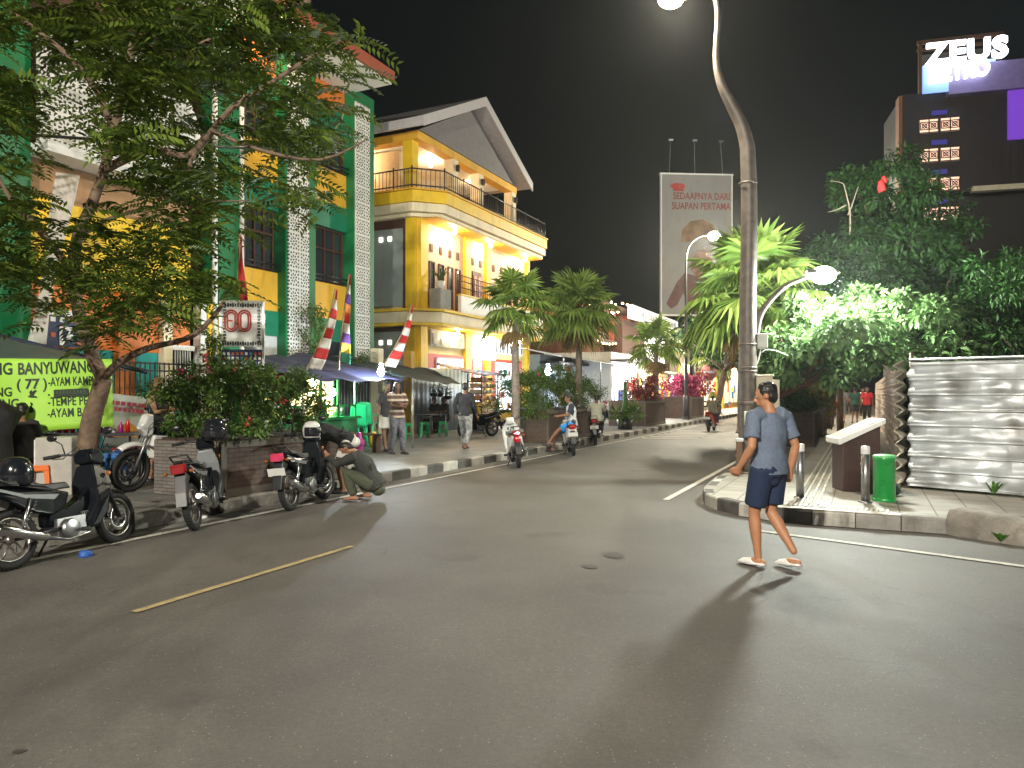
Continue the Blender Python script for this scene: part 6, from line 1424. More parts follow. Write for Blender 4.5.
# ================================================================== motorcycles and scooters
M_bodyd = mat('bike_black', (.006, .008, .011), .24, coat=.0, var=.1, spec=.16); M_bodyg = mat('bike_grey', (.008, .01, .013), .3, coat=.0, spec=.14); M_bodyw = mat('bike_white', (.68, .68, .66), .28, coat=.5, var=.04); M_bodyy = mat('bike_yellow', (.75, .48, .01), .3, coat=.4)
M_alu = mat('alloy_rim', (.3, .28, .26), .35, metal=.85); M_seatm = mat('seat_vinyl', (.016, .016, .018), .5, bump=.1); M_tail = mat('tail_lens', (.25, .008, .012), .15, coat=.6); M_tailp = mat('tail_lens_pink', (.6, .05, .12), .15, coat=.6); M_plate = mat('plate_white', (.6, .6, .58), .4); M_bodyr = mat('bike_red', (.3, .02, .02), .3, coat=.4)
def bike(label, loc, heading, body=None, body2=None, scooter=False, lean=R(-7), steer=0, mirrors=True, plate=M_plate, exhaust_side=1, rim=None, tail=None, stand=True, trail=False, group='motorcycles and scooters along the kerb', name='motorcycle', wheel_r=None, box=False):
    body = body or M_bodyd; body2 = body2 or M_bodyg; rim = rim or M_alu; tail = tail or M_tail
    r = thing(name, label, 'scooter' if scooter else 'motorcycle', loc, 0, group); r.rotation_euler = (0, lean, heading)
    wr = wheel_r or (.235 if scooter else .33 if trail else .29); wb = .62 if not trail else .68; tw = .05 if scooter else .042 if not trail else .05
    def wheel(y, front):
        st = Matrix.Translation((0, y, wr)) @ (Matrix.Rotation(steer, 4, 'Z') if front else Matrix.Identity(4))
        b = MB(); b.lathe([(wr * .66, -.022), (wr * .70, -.03), (wr * .74, -.028), (wr * .72, 0), (wr * .74, .028), (wr * .70, .03), (wr * .66, .022)], 36, (0, 0, 0), 'X', M=st, closed=True)
        ns = 5 if not trail else 9
        for k in range(ns):
            a = 2 * math.pi * k / ns + .3; c, s = math.cos(a), math.sin(a)
            for off in ((-.028, .028) if not trail else (0,)):
                b.tube([st @ Vector((off * .4, .03 * c - off * s, .03 * s + off * c)), st @ Vector((0, wr * .69 * c - off * 1.2 * s, wr * .69 * s + off * 1.2 * c))], .009 if not trail else .004, 5)
        b.lathe([(0, -.05), (.035, -.05), (.045, -.02), (.045, .02), (.035, .05), (0, .05)], 14, (0, 0, 0), 'X', M=st)
        w_ = b.build('wheel', rim, r)
        b = MB(); P = []
        for k in range(12): a = 2 * math.pi * k / 12; P.append((wr - .042 + .042 * math.cos(a), tw * math.sin(a)))
        b.lathe(P, 40, (0, 0, 0), 'X', M=st, closed=True)
        for k in range(40):
            a = 2 * math.pi * k / 40
            if k % 1 == 0: b.box((0, 0, 0), (tw * 1.1, .012, .012), M=st @ Matrix.Rotation(a, 4, 'X') @ Matrix.Translation((0, 0, wr - .002)))
        b.build('tyre', M_rubber, w_)
        b = MB(); b.lathe([(wr * .3, .045), (wr * .5, .045), (wr * .5, .049), (wr * .3, .049)], 24, (0, 0, 0), 'X', M=st, closed=True); b.build('brake_disc', M_chrome, w_) if front else None
    wheel(-wb, False); wheel(wb, True)
    S = Matrix.Translation((0, wb - .2, 0)) @ Matrix.Rotation(steer, 4, 'Z') @ Matrix.Translation((0, -(wb - .2), 0)) if steer else Matrix.Identity(4)
    zb = .0 if not trail else .1
    # fork
    b = MB()
    for x in (-.075, .075): b.tube([S @ Vector((x, wb, wr)), S @ Vector((x, wb - .13, wr + .35)), S @ Vector((x * .8, wb - .28, .86 + zb))], [.022, .02, .018], 8)
    b.build('fork', M_dsteel if not trail else M_steel, r)
    # front mudguard
    a0, a1 = (R(-28), R(62)) if not trail else (R(-35), R(40)); rr = wr + (.035 if not trail else .1)
    def fg(u, v): a = a0 + (a1 - a0) * v; x = (u - .5) * 2; q = rr - .05 * x * x; return S @ Vector((x * .065, wb - q * math.sin(a), wr + q * math.cos(a)))
    b = MB(); b.grid(fg, 8, 14); b.build('front_mudguard', body2 if not trail else M_bodyw, r, solid=.006, recalc=False)
    if not trail:
        # leg shield and nose
        b = MB()
        if scooter:
            b.prism([(.40, 1.0), (.50, .86), (.50, .62), (.42, .40), (.30, .26), (.12, .22), (.10, .27), (.26, .34), (.34, .50), (.36, .80), (.33, .98)], .40, 'X', taper=[.45, .5, .8, .9, .8, .7, .7, .8, .9, .95, .6])
        else:
            b.prism([(.38, .95), (.50, .86), (.55, .70), (.47, .56), (.40, .40), (.28, .26), (.18, .24), (.15, .34), (.26, .52), (.28, .74), (.30, .92)], .34, 'X', taper=[.4, .45, .5, .75, .95, .9, .8, .8, .95, 1, .6])
        b.build('leg_shield', body if scooter else body2, r, bevel=.025, seg=3)
        b = MB(); b.prism([(.26, .94), (.44, .90), (.50, .98), (.44, 1.07), (.32, 1.10), (.25, 1.04)], .24, 'X', M=S, taper=[.8, .9, .7, .8, .7, .8]); b.build('handlebar_cowl', body, r, bevel=.03, seg=3)
        b = MB(); b.ell(S @ Vector((0, .475, .965)), (.085, .05, .055), 14, 10); b.build('headlight', mat('headlight_lens', (.5, .52, .55), .08), r)
        for x in (-.1, .1): b = MB(); b.ell(S @ Vector((x * 1.2, .47, .80)), (.02, .025, .03), 10, 8); b.build('indicator', mat('amber_lens', (.3, .09, .01), .2), r)
        b = MB(); b.tube([S @ Vector(p) for p in ((-.34, .22, 1.05), (-.2, .28, 1.06), (0, .34, 1.02), (.2, .28, 1.06), (.34, .22, 1.05))], .013, 8); hb = b.build('handlebar', M_dsteel, r)
        for x in (-1, 1):
            b = MB(); b.tube([S @ Vector((x * .24, .27, 1.057)), S @ Vector((x * .37, .2, 1.048))], .021, 10); b.build('grip', M_rubber, hb)
            b = MB(); b.tube([S @ Vector((x * .2, .3, 1.05)), S @ Vector((x * .28, .36, 1.02)), S @ Vector((x * .35, .28, 1.03))], .006, 5); b.build('brake_lever', M_steel, hb)
        # frame tunnel
        b = MB(); b.prism([(.30, .70) if not scooter else (.3, .30), (.22, .36) if not scooter else (.2, .2), (.0, .28) if not scooter else (-.1, .2), (-.25, .34), (-.25, .56), (-.02, .50) if not scooter else (-.1, .42), (.12, .56) if not scooter else (.1, .3)], .13 if not scooter else .3, 'X'); b.build('tunnel' if not scooter else 'footboard', body if not scooter else M_blackp, r, bevel=.02)
    else:
        b = MB(); b.prism([(.34, .98), (.3, .74), (.02, .70), (-.05, .84), (.1, .98)], .22, 'X', taper=[.6, 1, 1, .8, .9]); b.build('fuel_tank', body, r, bevel=.04, seg=3)
        b = MB(); b.prism([(.46, .82), (.60, .95), (.52, 1.16), (.42, 1.18), (.40, .9)], .2, 'X', M=S, taper=[.8, .7, .7, .8, .9]); b.build('headlight_cowl', M_bodyw, r, bevel=.02)
        b = MB(); b.ell(S @ Vector((0, .565, 1.0)), (.07, .03, .06), 12, 8); b.build('headlight', mat('headlight_lens', (.5, .52, .55), .08), r)
        b = MB(); b.prism([(.40, .86), (.44, .70), (.15, .55), (.05, .66), (.15, .84)], .30, 'X', taper=[.8, 1, .8, .8, .8]); b.build('side_panel', M_bodyw, r, bevel=.02)
        b = MB(); b.tube([S @ Vector(p) for p in ((-.4, .2, 1.2), (-.2, .3, 1.2), (-.1, .36, 1.1), (.1, .36, 1.1), (.2, .3, 1.2), (.4, .2, 1.2))], .013, 8); hb = b.build('handlebar', M_dsteel, r)
        for x in (-1, 1): b = MB(); b.tube([S @ Vector((x * .3, .25, 1.2)), S @ Vector((x * .41, .195, 1.2))], .021, 10); b.build('grip', M_rubber, hb)
    if mirrors:
        hz = 1.06 if not trail else 1.2
        for x in (-1, 1):
            b = MB(); b.tube([S @ Vector((x * .2, .29, hz)), S @ Vector((x * .24, .31, hz + .12)), S @ Vector((x * .3, .27, hz + .18))], .007, 6)
            b.ell(S @ Vector((x * .31, .27, hz + .2)), (.065, .02, .04), 12, 8); b.build('mirror', M_blackp, r)
    # engine, seat, rear body
    b = MB(); b.box((0, -.02, .30), (.2, .34, .2)); b.tube([(0, .1, .34), (0, .26, .38)], .075, 12); b.lathe([(0, .1), (.09, .1), (.105, .12), (.09, .15), (0, .155)], 16, (0, -.06, .29), 'X'); b.lathe([(0, -.155), (.09, -.15), (.1, -.12), (.09, -.1)], 16, (0, -.06, .29), 'X')
    for k in range(6): b.box((0, .13 + k * .022, .36), (.18, .008, .15))
    b.build('engine', M_steel, r, bevel=.008)
    if scooter:
        b = MB(); b.prism([(-.02, .60), (.0, .42), (-.12, .30), (-.42, .36), (-.72, .50), (-.90, .66), (-.86, .76), (-.6, .74), (-.2, .70)], .40, 'X', taper=[.8, .85, .8, .95, .9, .5, .5, .85, .85]); b.build('rear_body', body, r, bevel=.06, seg=4)
        b = MB(); b.prism([(.02, .72), (-.02, .78), (-.32, .80), (-.66, .84), (-.84, .82), (-.82, .76), (-.5, .72), (-.1, .68)], .28, 'X', taper=[.7, .7, .9, .9, .6, .7, 1, 1]); b.build('seat', M_seatm, r, bevel=.03, seg=3)
    else:
        b = MB(); b.prism([(.02, .66), (-.06, .50), (-.22, .44), (-.40, .50), (-.66, .66), (-.90, .80), (-.88, .86), (-.6, .80), (-.2, .72)], .24, 'X', taper=[.7, .8, .9, 1, .9, .45, .45, .9, .9]); b.build('rear_body', body, r, bevel=.03, seg=3)
        b = MB(); b.prism([(.06, .70), (.0, .77), (-.30, .78), (-.46, .83), (-.74, .87), (-.80, .84), (-.6, .79), (-.2, .70)], .25, 'X', taper=[.5, .6, .9, .95, .7, .7, 1, 1]); b.build('seat', M_seatm, r, bevel=.02, seg=3)
    b = MB(); b.tube([(-.1, -.62, .80), (-.1, -.82, .93), (.1, -.82, .93), (.1, -.62, .80)], .012, 6); b.build('grab_rail', M_dsteel, r)
    b = MB(); b.prism([(-.86, .74), (-.94, .72), (-.95, .80), (-.88, .84)], .19, 'X', taper=[1, .8, .8, 1]); b.build('tail_light', tail, r, bevel=.012)
    for x in (-.15, .15): b = MB(); b.ell((x, -.9, .74), (.03, .04, .022), 8, 6); b.build('indicator', mat('amber_lens', (.3, .09, .01), .2), r)
    b = MB(); b.prism([(-.70, .66), (-.86, .74), (-.96, .50), (-1.0, .34), (-.97, .34), (-.88, .55)], .13, 'X'); b.build('rear_mudguard', M_blackp, r, bevel=.006)
    if plate: b = MB(); b.box((0, -.955, .58), (.25, .006, .11), rot=Matrix.Rotation(R(14), 4, 'X')); b.build('number_plate', plate, r)
    b = MB()
    for x in (-.085, .085): b.tube([(x, -wb, wr), (x, -.1, .3)], [.02, .024], 8)
    b.build('swingarm', M_dsteel, r)
    for x in (-.11, .11):
        b = MB(); b.tube([(x, -wb + .04, wr + .04), (x, -.46, .66)], .014, 8); P = [(x + .026 * math.cos(k * 1.05), -wb + .06 + k * .0036, wr + .1 + k * .0055) for k in range(44)]; b.tube(P, .006, 4); b.build('shock_absorber', M_chrome, r)
    ex = exhaust_side
    b = MB(); b.tube([(ex * .06, .22, .34), (ex * .1, .16, .2), (ex * .12, -.1, .18), (ex * .15, -.34, .24), (ex * .165, -.4, .26), (ex * .17, -.85, .42), (ex * .17, -.88, .43)], [.018, .018, .018, .02, .045, .055, .03], 14); b.build('exhaust', M_chrome, r)
    b = MB(); b.tube([(-.24, .02, .25), (.24, .02, .25)], .012, 6)
    for x in (-.21, .21): b.tube([(x - .04, .02, .255), (x + .05, .02, .255)], .022, 8); 
    b.build('footrest', M_rubber, r)
    if stand: b = MB(); b.tube([(-.1, -.12, .22), (-.2, -.16, .035)], .012, 6); b.tube([(-.17, -.16, .035), (-.23, -.17, .03)], .014, 6); b.build('side_stand', M_dsteel, r)
    if not scooter and not trail:
        for x in (-1, 1):
            b = MB(); b.prism([(-.14, .655), (-.5, .70), (-.78, .80), (-.80, .785), (-.5, .665), (-.2, .61)], .006, 'X', (x * .108, 0, 0)); b.build('side_decal', mat('decal_silver', (.16, .17, .18), .35), r)
    b = MB()
    for x, y in ((-.1, .5), (.12, .46), (.05, .42)): b.tube([S @ Vector((x * 2.0, .29, 1.05)), S @ Vector((x * 1.6, .42, 1.13)), S @ Vector((x, .5, 1.0)), S @ Vector((x * .6, y, .8))], .005, 5)
    b.build('cable', M_rubber, r)
    return r
def head_of(dx, dy): return math.atan2(-dx, dy)
bike('large black underbone motorcycle nearest the camera at the left edge', (-4.56, 7.62, 0), head_of(.3, 1.2), steer=R(6), lean=R(-8)).scale = (1.06, 1.06, .98)
bike('motorcycle seen from behind, leaning beside the end of the near planter', (-3.93, 9.62, 0), head_of(-.16, 1.2), lean=R(-9), plate=None, body2=mat('bike_silver', (.1, .11, .12), .3, coat=.4))
bike('white and black trail motorbike parked behind the near planter', (*W(8.22, -9.95).xy, KH), head_of(-U.x, -U.y), trail=True, body=M_bodyd, rim=M_dsteel, lean=R(-7))
bike('black motorcycle with a white number plate that two people are repairing', (-3.05, 11.1, 0), head_of(.16, 1.2), lean=R(-6), steer=R(-14), tail=M_tailp)
bike('white scooter with grey seat and round red tail emblem parked at the kerb', (.09, 17.0, 0), head_of(-.1, 1), scooter=True, body=M_bodyw, lean=R(-6), plate=None, tail=M_tail, name='scooter')
bike('white and black scooter under the sideways sitting rider', (1.62, 20.1, 0), head_of(.0, 1), scooter=True, body=M_bodyw, body2=M_blackg, lean=R(-4), name='scooter')
bike('black scooter with a white plate carrying the rider in a pale jacket', (2.72, 24.0, 0), head_of(.12, 1), scooter=True, body=M_blackg, lean=R(-4), name='scooter')
bike('dark red scooter driving away in the middle of the road', (8.62, 32.0, 0), head_of(.43, .9), scooter=True, body=M_bodyr, lean=0, stand=False, name='scooter')
yp = onL(490, 431.5); bike('yellow scooter parked beside the goods rack', (yp.x, yp.y, KH), RS + R(110), scooter=True, body=M_bodyy, lean=R(-5), name='scooter')
yp = onL(506, 429); bike('grey motorcycle parked right behind the yellow scooter', (yp.x, yp.y, KH), RS + R(120), lean=R(-5), body=M_bodyg)
yp = onL(478, 437); bike('dark motorcycle beside the walking man near the tent', (yp.x, yp.y, KH), RS + R(160), lean=R(-5))
yp = onL(613, 424); bike('red and black motorcycle parked in front of the white shop', (yp.x, yp.y, KH), RS + R(100), lean=R(-5), body=M_bodyr)
# round emblem on the white scooter
E0 = [o for o in bpy.data.objects if o.get('label', '').startswith('white scooter with grey')][0]
b = MB(); b.lathe([(0, -.93), (.075, -.93), (.085, -.9), (.08, -.86)], 18, (0, 0, .66), 'Y'); b.build('round_lamp', mat('lamp_red', (.5, .01, .02), .2, coat=.5), E0)
b = MB(); b.prism([(.06, .70), (.0, .80), (-.84, .86), (-.9, .8), (-.5, .70)], .33, 'X'); b.build('seat_cover', mat('cover_grey', (.1, .1, .105), .6), E0, bevel=.03)
# helmets
def helmet(label, loc, rz, m, visor=True, sc=1.0, tilt=(0, 0)):
    r = thing('helmet', label, 'helmet', loc, rz, 'helmets on parked bikes'); r.rotation_euler = (tilt[0], tilt[1], rz); r.scale = (sc,) * 3
    b = MB(); b.lathe([(0, .25), (.05, .245), (.09, .225), (.12, .18), (.135, .12), (.132, .06), (.12, 0), (.105, 0)], 26); b.build('shell', m, r, solid=.008, recalc=False)
    b = MB(); b.lathe([(.137, .16), (.142, .12), (.14, .05), (.132, .02)], 12, a0=R(35), a1=R(145)); b.build('visor', glassmat('visor_dark', (.015, .015, .02)), r, solid=.003)
    return r
helmet('black helmet on the seat of the nearest motorcycle', (-4.80, 7.16, .775), R(30), M_blackg, sc=1.1)
helmet('black helmet with a pale stripe hung on the leaning motorcycle', (-3.98, 9.9, 1.04), R(200), M_blackg, sc=1.2)
helmet('white helmet on the bars of the repaired motorcycle', (-3.1, 11.45, .98), R(200), M_bodyw, sc=1.0)
# ================================================================== people
def remesh(b, name, m, parent, vox=.012, smooth_n=3):
    me = bpy.data.meshes.new(name); me.from_pydata([tuple(p) for p in b.v], [], b.f)
    bm = bmesh.new(); bm.from_mesh(me); bmesh.ops.recalc_face_normals(bm, faces=bm.faces); bm.to_mesh(me); bm.free()
    o = bpy.data.objects.new(name, me); COL.objects.link(o)
    q = o.modifiers.new('r', 'REMESH'); q.mode = 'VOXEL'; q.voxel_size = vox; q.use_smooth_shade = True
    if smooth_n: s = o.modifiers.new('s', 'SMOOTH'); s.factor = .5; s.iterations = smooth_n
    dg = bpy.context.evaluated_depsgraph_get(); me2 = bpy.data.meshes.new_from_object(o.evaluated_get(dg))
    bpy.data.objects.remove(o); bpy.data.meshes.remove(me); me2.name = name
    me2.materials.clear(); me2.materials.append(m)
    me2.polygons.foreach_set('use_smooth', [True] * len(me2.polygons))
    o2 = bpy.data.objects.new(name, me2); COL.objects.link(o2)
    if parent: o2.parent = parent
    return o2
def lerp(a, b, t): return Vector(a).lerp(Vector(b), t)
STAND = dict(pelvis=(0, 0, .93), chest=(0, .01, 1.27), neck=(0, 0, 1.46), head=(0, .025, 1.61),
             shL=(-.185, 0, 1.41), elL=(-.24, -.02, 1.12), wrL=(-.25, .06, .88), shR=(.185, 0, 1.41), elR=(.24, -.02, 1.12), wrR=(.25, .06, .88),
             hipL=(-.095, 0, .91), knL=(-.105, .02, .49), anL=(-.11, -.02, .08), hipR=(.095, 0, .91), knR=(.105, .02, .49), anR=(.11, -.02, .08),
             toeL=(-.12, .17, .03), toeR=(.12, .17, .03), look=0)
def hand(b, el, wr, fwd, r=1.0, curl=.35):
    """palm and five fingers beyond the wrist; fwd is the direction the thumb side faces"""
    d = (Vector(wr) - Vector(el)).normalized(); f = Vector(fwd); f = (f - d * f.dot(d)).normalized(); nrm = d.cross(f)
    w0 = Vector(wr)
    b.tube([w0 - d * .02, w0 + d * .03, w0 + d * .085], [(.024 * r, .02 * r), (.038 * r, .017 * r), (.04 * r, .014 * r)], 10, side=f)
    for k, (o, l) in enumerate(((.03, .07), (.011, .08), (-.009, .074), (-.028, .058))):
        p = w0 + d * .08 + f * o * r; t = (d * math.cos(curl) + nrm * math.sin(curl)); t2 = (d * math.cos(curl * 2.6) + nrm * math.sin(curl * 2.6))
        b.tube([p - d * .015, p + t * l * .5, p + t * l * .5 + t2 * l * .5], [.0095 * r, .009 * r, .0075 * r], 7, rnd_cap=True)
    p = w0 + d * .02 + f * .028; b.tube([p, p + (f * .75 + d * .65) * .04, p + (f * .45 + d * .9) * .075], [.012 * r, .0105 * r, .009 * r], 7, rnd_cap=True)
def person(label, loc, heading, pose=None, skin=None, hair=None, top='tee', topm=None, bot='shorts', botm=None, shoe=None, vox=.014, long_hair=False, scale=1.0, fem=False, faced=True, bag=None, group=None, belly=0):
    P = dict(STAND); P.update(pose or {}); skin = skin or M_skin2; hair = hair or M_hair
    J = {k: Vector(v) for k, v in P.items() if isinstance(v, tuple)}
    r = thing('person', label, 'person', loc, heading, group); r.scale = (scale,) * 3
    side = (J['hipR'] - J['hipL']).normalized(); sh_side = (J['shR'] - J['shL']).normalized()
    hd_d = (J['head'] - J['neck']).normalized(); lk_ = R(P['look'])
    up = hd_d; fw = Vector((-sh_side.y, sh_side.x, 0)).normalized(); fw = (fw - up * fw.dot(up)).normalized(); rt = fw.cross(up)
    fw, rt = fw * math.cos(lk_) + rt * math.sin(lk_), rt * math.cos(lk_) - fw * math.sin(lk_)
    if 'fw' in P: fw = Vector(P['fw']).normalized(); rt = fw.cross(up).normalized()
    HM = Matrix((rt, fw, up)).transposed()       # head axes
    H = J['head']
    def hp(x, y, z): return H + HM @ Vector((x, y, z))
    b = MB(); w_ = .92 if fem else 1.0
    wa = lerp(J['pelvis'], J['chest'], .5)
    b.tube([J['pelvis'] - (J['chest'] - J['pelvis']).normalized() * .07, J['pelvis'], wa + fw * 0, J['chest'], lerp(J['chest'], J['neck'], .72), J['neck']],
           [(.12, .09), (.155, .105), (.142 * w_, .10 + belly), (.168 * w_, .118), (.125 * w_, .085), (.06, .06)], 18, side=tuple(side * .5 + sh_side * .5), rnd_cap=True)
    b.tube([J['neck'] - hd_d * .03, J['neck'] + hd_d * .05, H - up * .06], [.062, .052, .052], 12)
    b.ell(tuple(H + up * .025), (.074, .094, .1), 18, 14, rot=HM); b.ell(tuple(hp(0, .018, -.05)), (.056, .066, .066), 14, 12, rot=HM)
    b.ell(tuple(hp(0, .05, -.085)), (.03, .028, .025), 10, 8, rot=HM)
    b.tube([hp(0, .088, .03), hp(0, .108, -.01), hp(0, .118, -.022), hp(0, .092, -.034)], [.009, .012, .017, .014], 8)
    for x in (-1, 1):
        b.ell(tuple(hp(x * .077, -.008, -.004)), (.012, .02, .032), 8, 8, rot=HM); b.ell(tuple(hp(x * .032, .082, .03)), (.024, .014, .009), 8, 6, rot=HM)
    b.ell(tuple(hp(0, .084, -.062)), (.024, .016, .011), 10, 6, rot=HM)
    for s in 'LR':
        sh, el, wr = J['sh' + s], J['el' + s], J['wr' + s]
        b.tube([lerp(sh, J['neck'], .25), sh, lerp(sh, el, .35), lerp(sh, el, .75), el, lerp(el, wr, .3), lerp(el, wr, .7), wr], [x * w_ for x in (.05, .06, .052, .043, .04, .042, .034, .027)], 12, rnd_cap=True)
        hand(b, el, wr, (fw if 'hf' + s not in P else Vector(P['hf' + s])), 1.05, P.get('curl', .4))
        hp_, kn, an, toe = J['hip' + s], J['kn' + s], J['an' + s], J['toe' + s]
        b.tube([hp_, lerp(hp_, kn, .3), lerp(hp_, kn, .75), kn, lerp(kn, an, .3), lerp(kn, an, .7), an], [.082, .082, .065, .054, .058, .042, .034], 14, rnd_cap=True)
        fd = (toe - an); heel = an - Vector((fd.x, fd.y, 0)).normalized() * .05 + Vector((0, 0, (toe.z - an.z) * .8)) if abs(fd.z) < .15 else an - fd * .35
        b.tube([heel, lerp(heel, toe, .4) + Vector((0, 0, .012)), lerp(heel, toe, .75), toe], [(.033, .032), (.038, .033), (.044, .024), (.034, .018)], 12, side=tuple(side), rnd_cap=True)
    body = remesh(b, 'body', skin, r, vox)
    # hair
    b = MB()
    b.ell(tuple(hp(0, -.018, .048)), (.086, .096, .093), 18, 14, rot=HM); b.ell(tuple(hp(0, -.045, -.01)), (.075, .062, .07), 14, 10, rot=HM)
    if long_hair: b.tube([hp(0, -.05, .03), hp(0, -.085, -.08), hp(0, -.1, -.2), hp(0.02, -.09, -.33)], [(.085, .05), (.09, .05), (.085, .04), (.05, .025)], 12, side=tuple(rt), rnd_cap=True); b.tube([hp(.07, .02, .03), hp(.085, .01, -.1), hp(.08, .02, -.22)], [.03, .03, .02], 8, rnd_cap=True); b.tube([hp(-.07, .02, .03), hp(-.085, .01, -.1), hp(-.08, .02, -.22)], [.03, .03, .02], 8, rnd_cap=True)
    # clear the face
    for i, v in enumerate(b.v):
        q = HM.transposed() @ (v - H)
        if q.y > .045 and q.z < .085: b.v[i] = H + HM @ Vector((q.x * .85, .045 + (q.y - .045) * .1, q.z))
    hr_ = remesh(b, 'hair', hair, r, .0075 if vox < .012 else .012, 1)
    for v in (hr_.data.vertices if vox < .0165 else ()): v.co += v.normal * (.006 * noise.noise(v.co * 70) + .003 * noise.noise(v.co * 20))
    if faced:
        for x in (-1, 1):
            b = MB(); b.ell(tuple(hp(x * .031, .083, .012)), (.014, .008, .007), 10, 8, rot=HM); e_ = b.build('eye', M_whitec, r)
            b = MB(); b.ell(tuple(hp(x * .031, .089, .012)), (.006, .004, .006), 8, 6, rot=HM); b.build('iris', M_blackp, e_)
            b = MB(); b.tube([hp(x * .014, .094, .034), hp(x * .032, .095, .038), hp(x * .05, .083, .033)], [.004, .0045, .003], 6); b.build('eyebrow', M_hair, r)
        b = MB(); b.ell(tuple(hp(0, .0955, -.062)), (.023, .006, .005), 10, 6, rot=HM); b.build('mouth', mat('lips', (.3, .09, .07), .5), r)
    ax = tuple(side * .5 + sh_side * .5)
    # top
    if top:
        topm = topm or M_blackp; b = MB(); lo = J['pelvis'] - (J['chest'] - J['pelvis']).normalized() * (.06 if top != 'crop' else -.06)
        g = .02
        b.tube([lo, J['pelvis'] + (J['chest'] - J['pelvis']).normalized() * .03, wa, J['chest'], lerp(J['chest'], J['neck'], .62), lerp(J['chest'], J['neck'], .95)],
               [(.195 + g * .5, .15), (.188 + g * .5, .145), (.155 * w_ + g, .118 + belly), (.172 * w_ + g, .122 + g * .7), (.148 * w_ + g, .092 + g), (.075, .07)], 20, side=ax)
        for s in 'LR':
            sh, el, wr = J['sh' + s], J['el' + s], J['wr' + s]; inn = lerp(sh, J['neck'], .5)
            if top == 'long': b.tube([inn, sh, lerp(sh, el, .5), el, lerp(el, wr, .5), lerp(el, wr, .93)], [.065, .075, .066, .056, .05, .041], 12)
            elif top == 'tank': b.tube([inn, lerp(sh, inn, .5)], [.06, .055], 12)
            else: b.tube([inn, sh, lerp(sh, el, .35), lerp(sh, el, .72)], [x * w_ for x in (.078, .076, .069, .072)], 14)
        for k in range(10):   # wandering folds
            a = rnd.uniform(-1, 1); z0 = rnd.uniform(0, .8); p = lerp(J['pelvis'], J['chest'], z0) + side * a * .12 + fw * rnd.choice((-1, 1)) * .105
            b.tube([p, p + side * rnd.uniform(-.07, .07) + Vector((0, 0, .09))], [.014, .01], 6, rnd_cap=True)
        sh_o = remesh(b, 'shirt' if top != 'long' else 'jacket', topm, r, max(.0105, vox * .9), 3)
        for v in (sh_o.data.vertices if vox < .0165 else ()):
            q_ = Vector((v.co.x * 9, v.co.y * 9, v.co.z * 5)); v.co += v.normal * (.012 * noise.noise(q_) + .012 * abs(noise.noise(Vector((v.co.x * 15 + v.co.z * 12, v.co.y * 15, v.co.z * 7)))))
    def leg_cloth(name, m, frac, w0, w1, lo=None):
        b = MB(); u_ = (J['chest'] - J['pelvis']).normalized()
        b.tube([J['pelvis'] + u_ * .07, J['pelvis'], J['pelvis'] - u_ * .08], [(.165, .122), (.19, .14), (.18, .125)], 18, side=tuple(side)); b.ell(tuple(J['pelvis'] - u_ * .1), (.11, .11, .09), 12, 10)
        for s in 'LR':
            h_, k_2, a_ = J['hip' + s], J['kn' + s], J['an' + s]
            if frac <= 1: b.tube([h_ + u_ * .01, lerp(h_, k_2, frac * .5), lerp(h_, k_2, frac)], [.108, .104 * w0 / .1, w1], 14)
            else: b.tube([h_, lerp(h_, k_2, .5), k_2, lerp(k_2, a_, .5), lerp(k_2, a_, frac - 1)], [.112, .095, .078, w0 * .8, w1], 14)
        o_ = remesh(b, name, m, r, max(.0105, vox * .9), 3)
        for v in (o_.data.vertices if vox < .0165 else ()): v.co += v.normal * (.009 * abs(noise.noise(Vector((v.co.x * 18, v.co.y * 18, v.co.z * 7)))) + .004)
        return o_
    if bot == 'shorts': leg_cloth('shorts', botm or M_dsteel, .8, .1, .098)
    elif bot == 'pants': leg_cloth('trousers', botm or M_dsteel, 1.95, .088, .06)
    elif bot in ('skirt', 'sarong'):
        b = MB(); k_ = 1.0 if bot == 'skirt' else 1.0; u_ = (J['chest'] - J['pelvis']).normalized(); end = lerp(J['anL'], J['anR'], .5) + Vector((0, 0, .03)) if bot == 'sarong' else lerp(J['knL'], J['knR'], .5) + Vector((0, 0, -.1))
        b.tube([J['pelvis'] + u_ * .08, J['pelvis'], lerp(J['pelvis'], end, .5), end], [(.155, .12), (.185, .14), (.19, .16), (.2, .17)], 20, side=tuple(side)); remesh(b, 'skirt', botm, r, .014, 3)
    if shoe:
        for s in 'LR':
            an, toe = J['an' + s], J['toe' + s]; fd = toe - an; heel = an - Vector((fd.x, fd.y, 0)).normalized() * .06 + Vector((0, 0, (toe.z - an.z) * .85)) if abs(fd.z) < .15 else an - fd * .4
            b = MB(); dn = Vector((0, 0, -.01))
            b.tube([heel + dn, lerp(heel, toe, .3) + dn, lerp(heel, toe, .7) + dn, toe + (toe - heel).normalized() * .02 + dn], [(.042, .022), (.044, .02), (.055, .02), (.042, .018)], 12, side=tuple(side), rnd_cap=True)
            b.tube([lerp(heel, toe, .5), lerp(heel, toe, .62), lerp(heel, toe, .95)], [(.052, .04), (.056, .037), (.045, .025)], 12, side=tuple(side), rnd_cap=True)
            remesh(b, 'shoe', shoe, r, .01, 2)
    return r
def cloth_mat(name, c, c2=None, sc=22):
    m = mat(name, c, .85, var=.15, scale=sc, bump=.25, bscale=9); return m
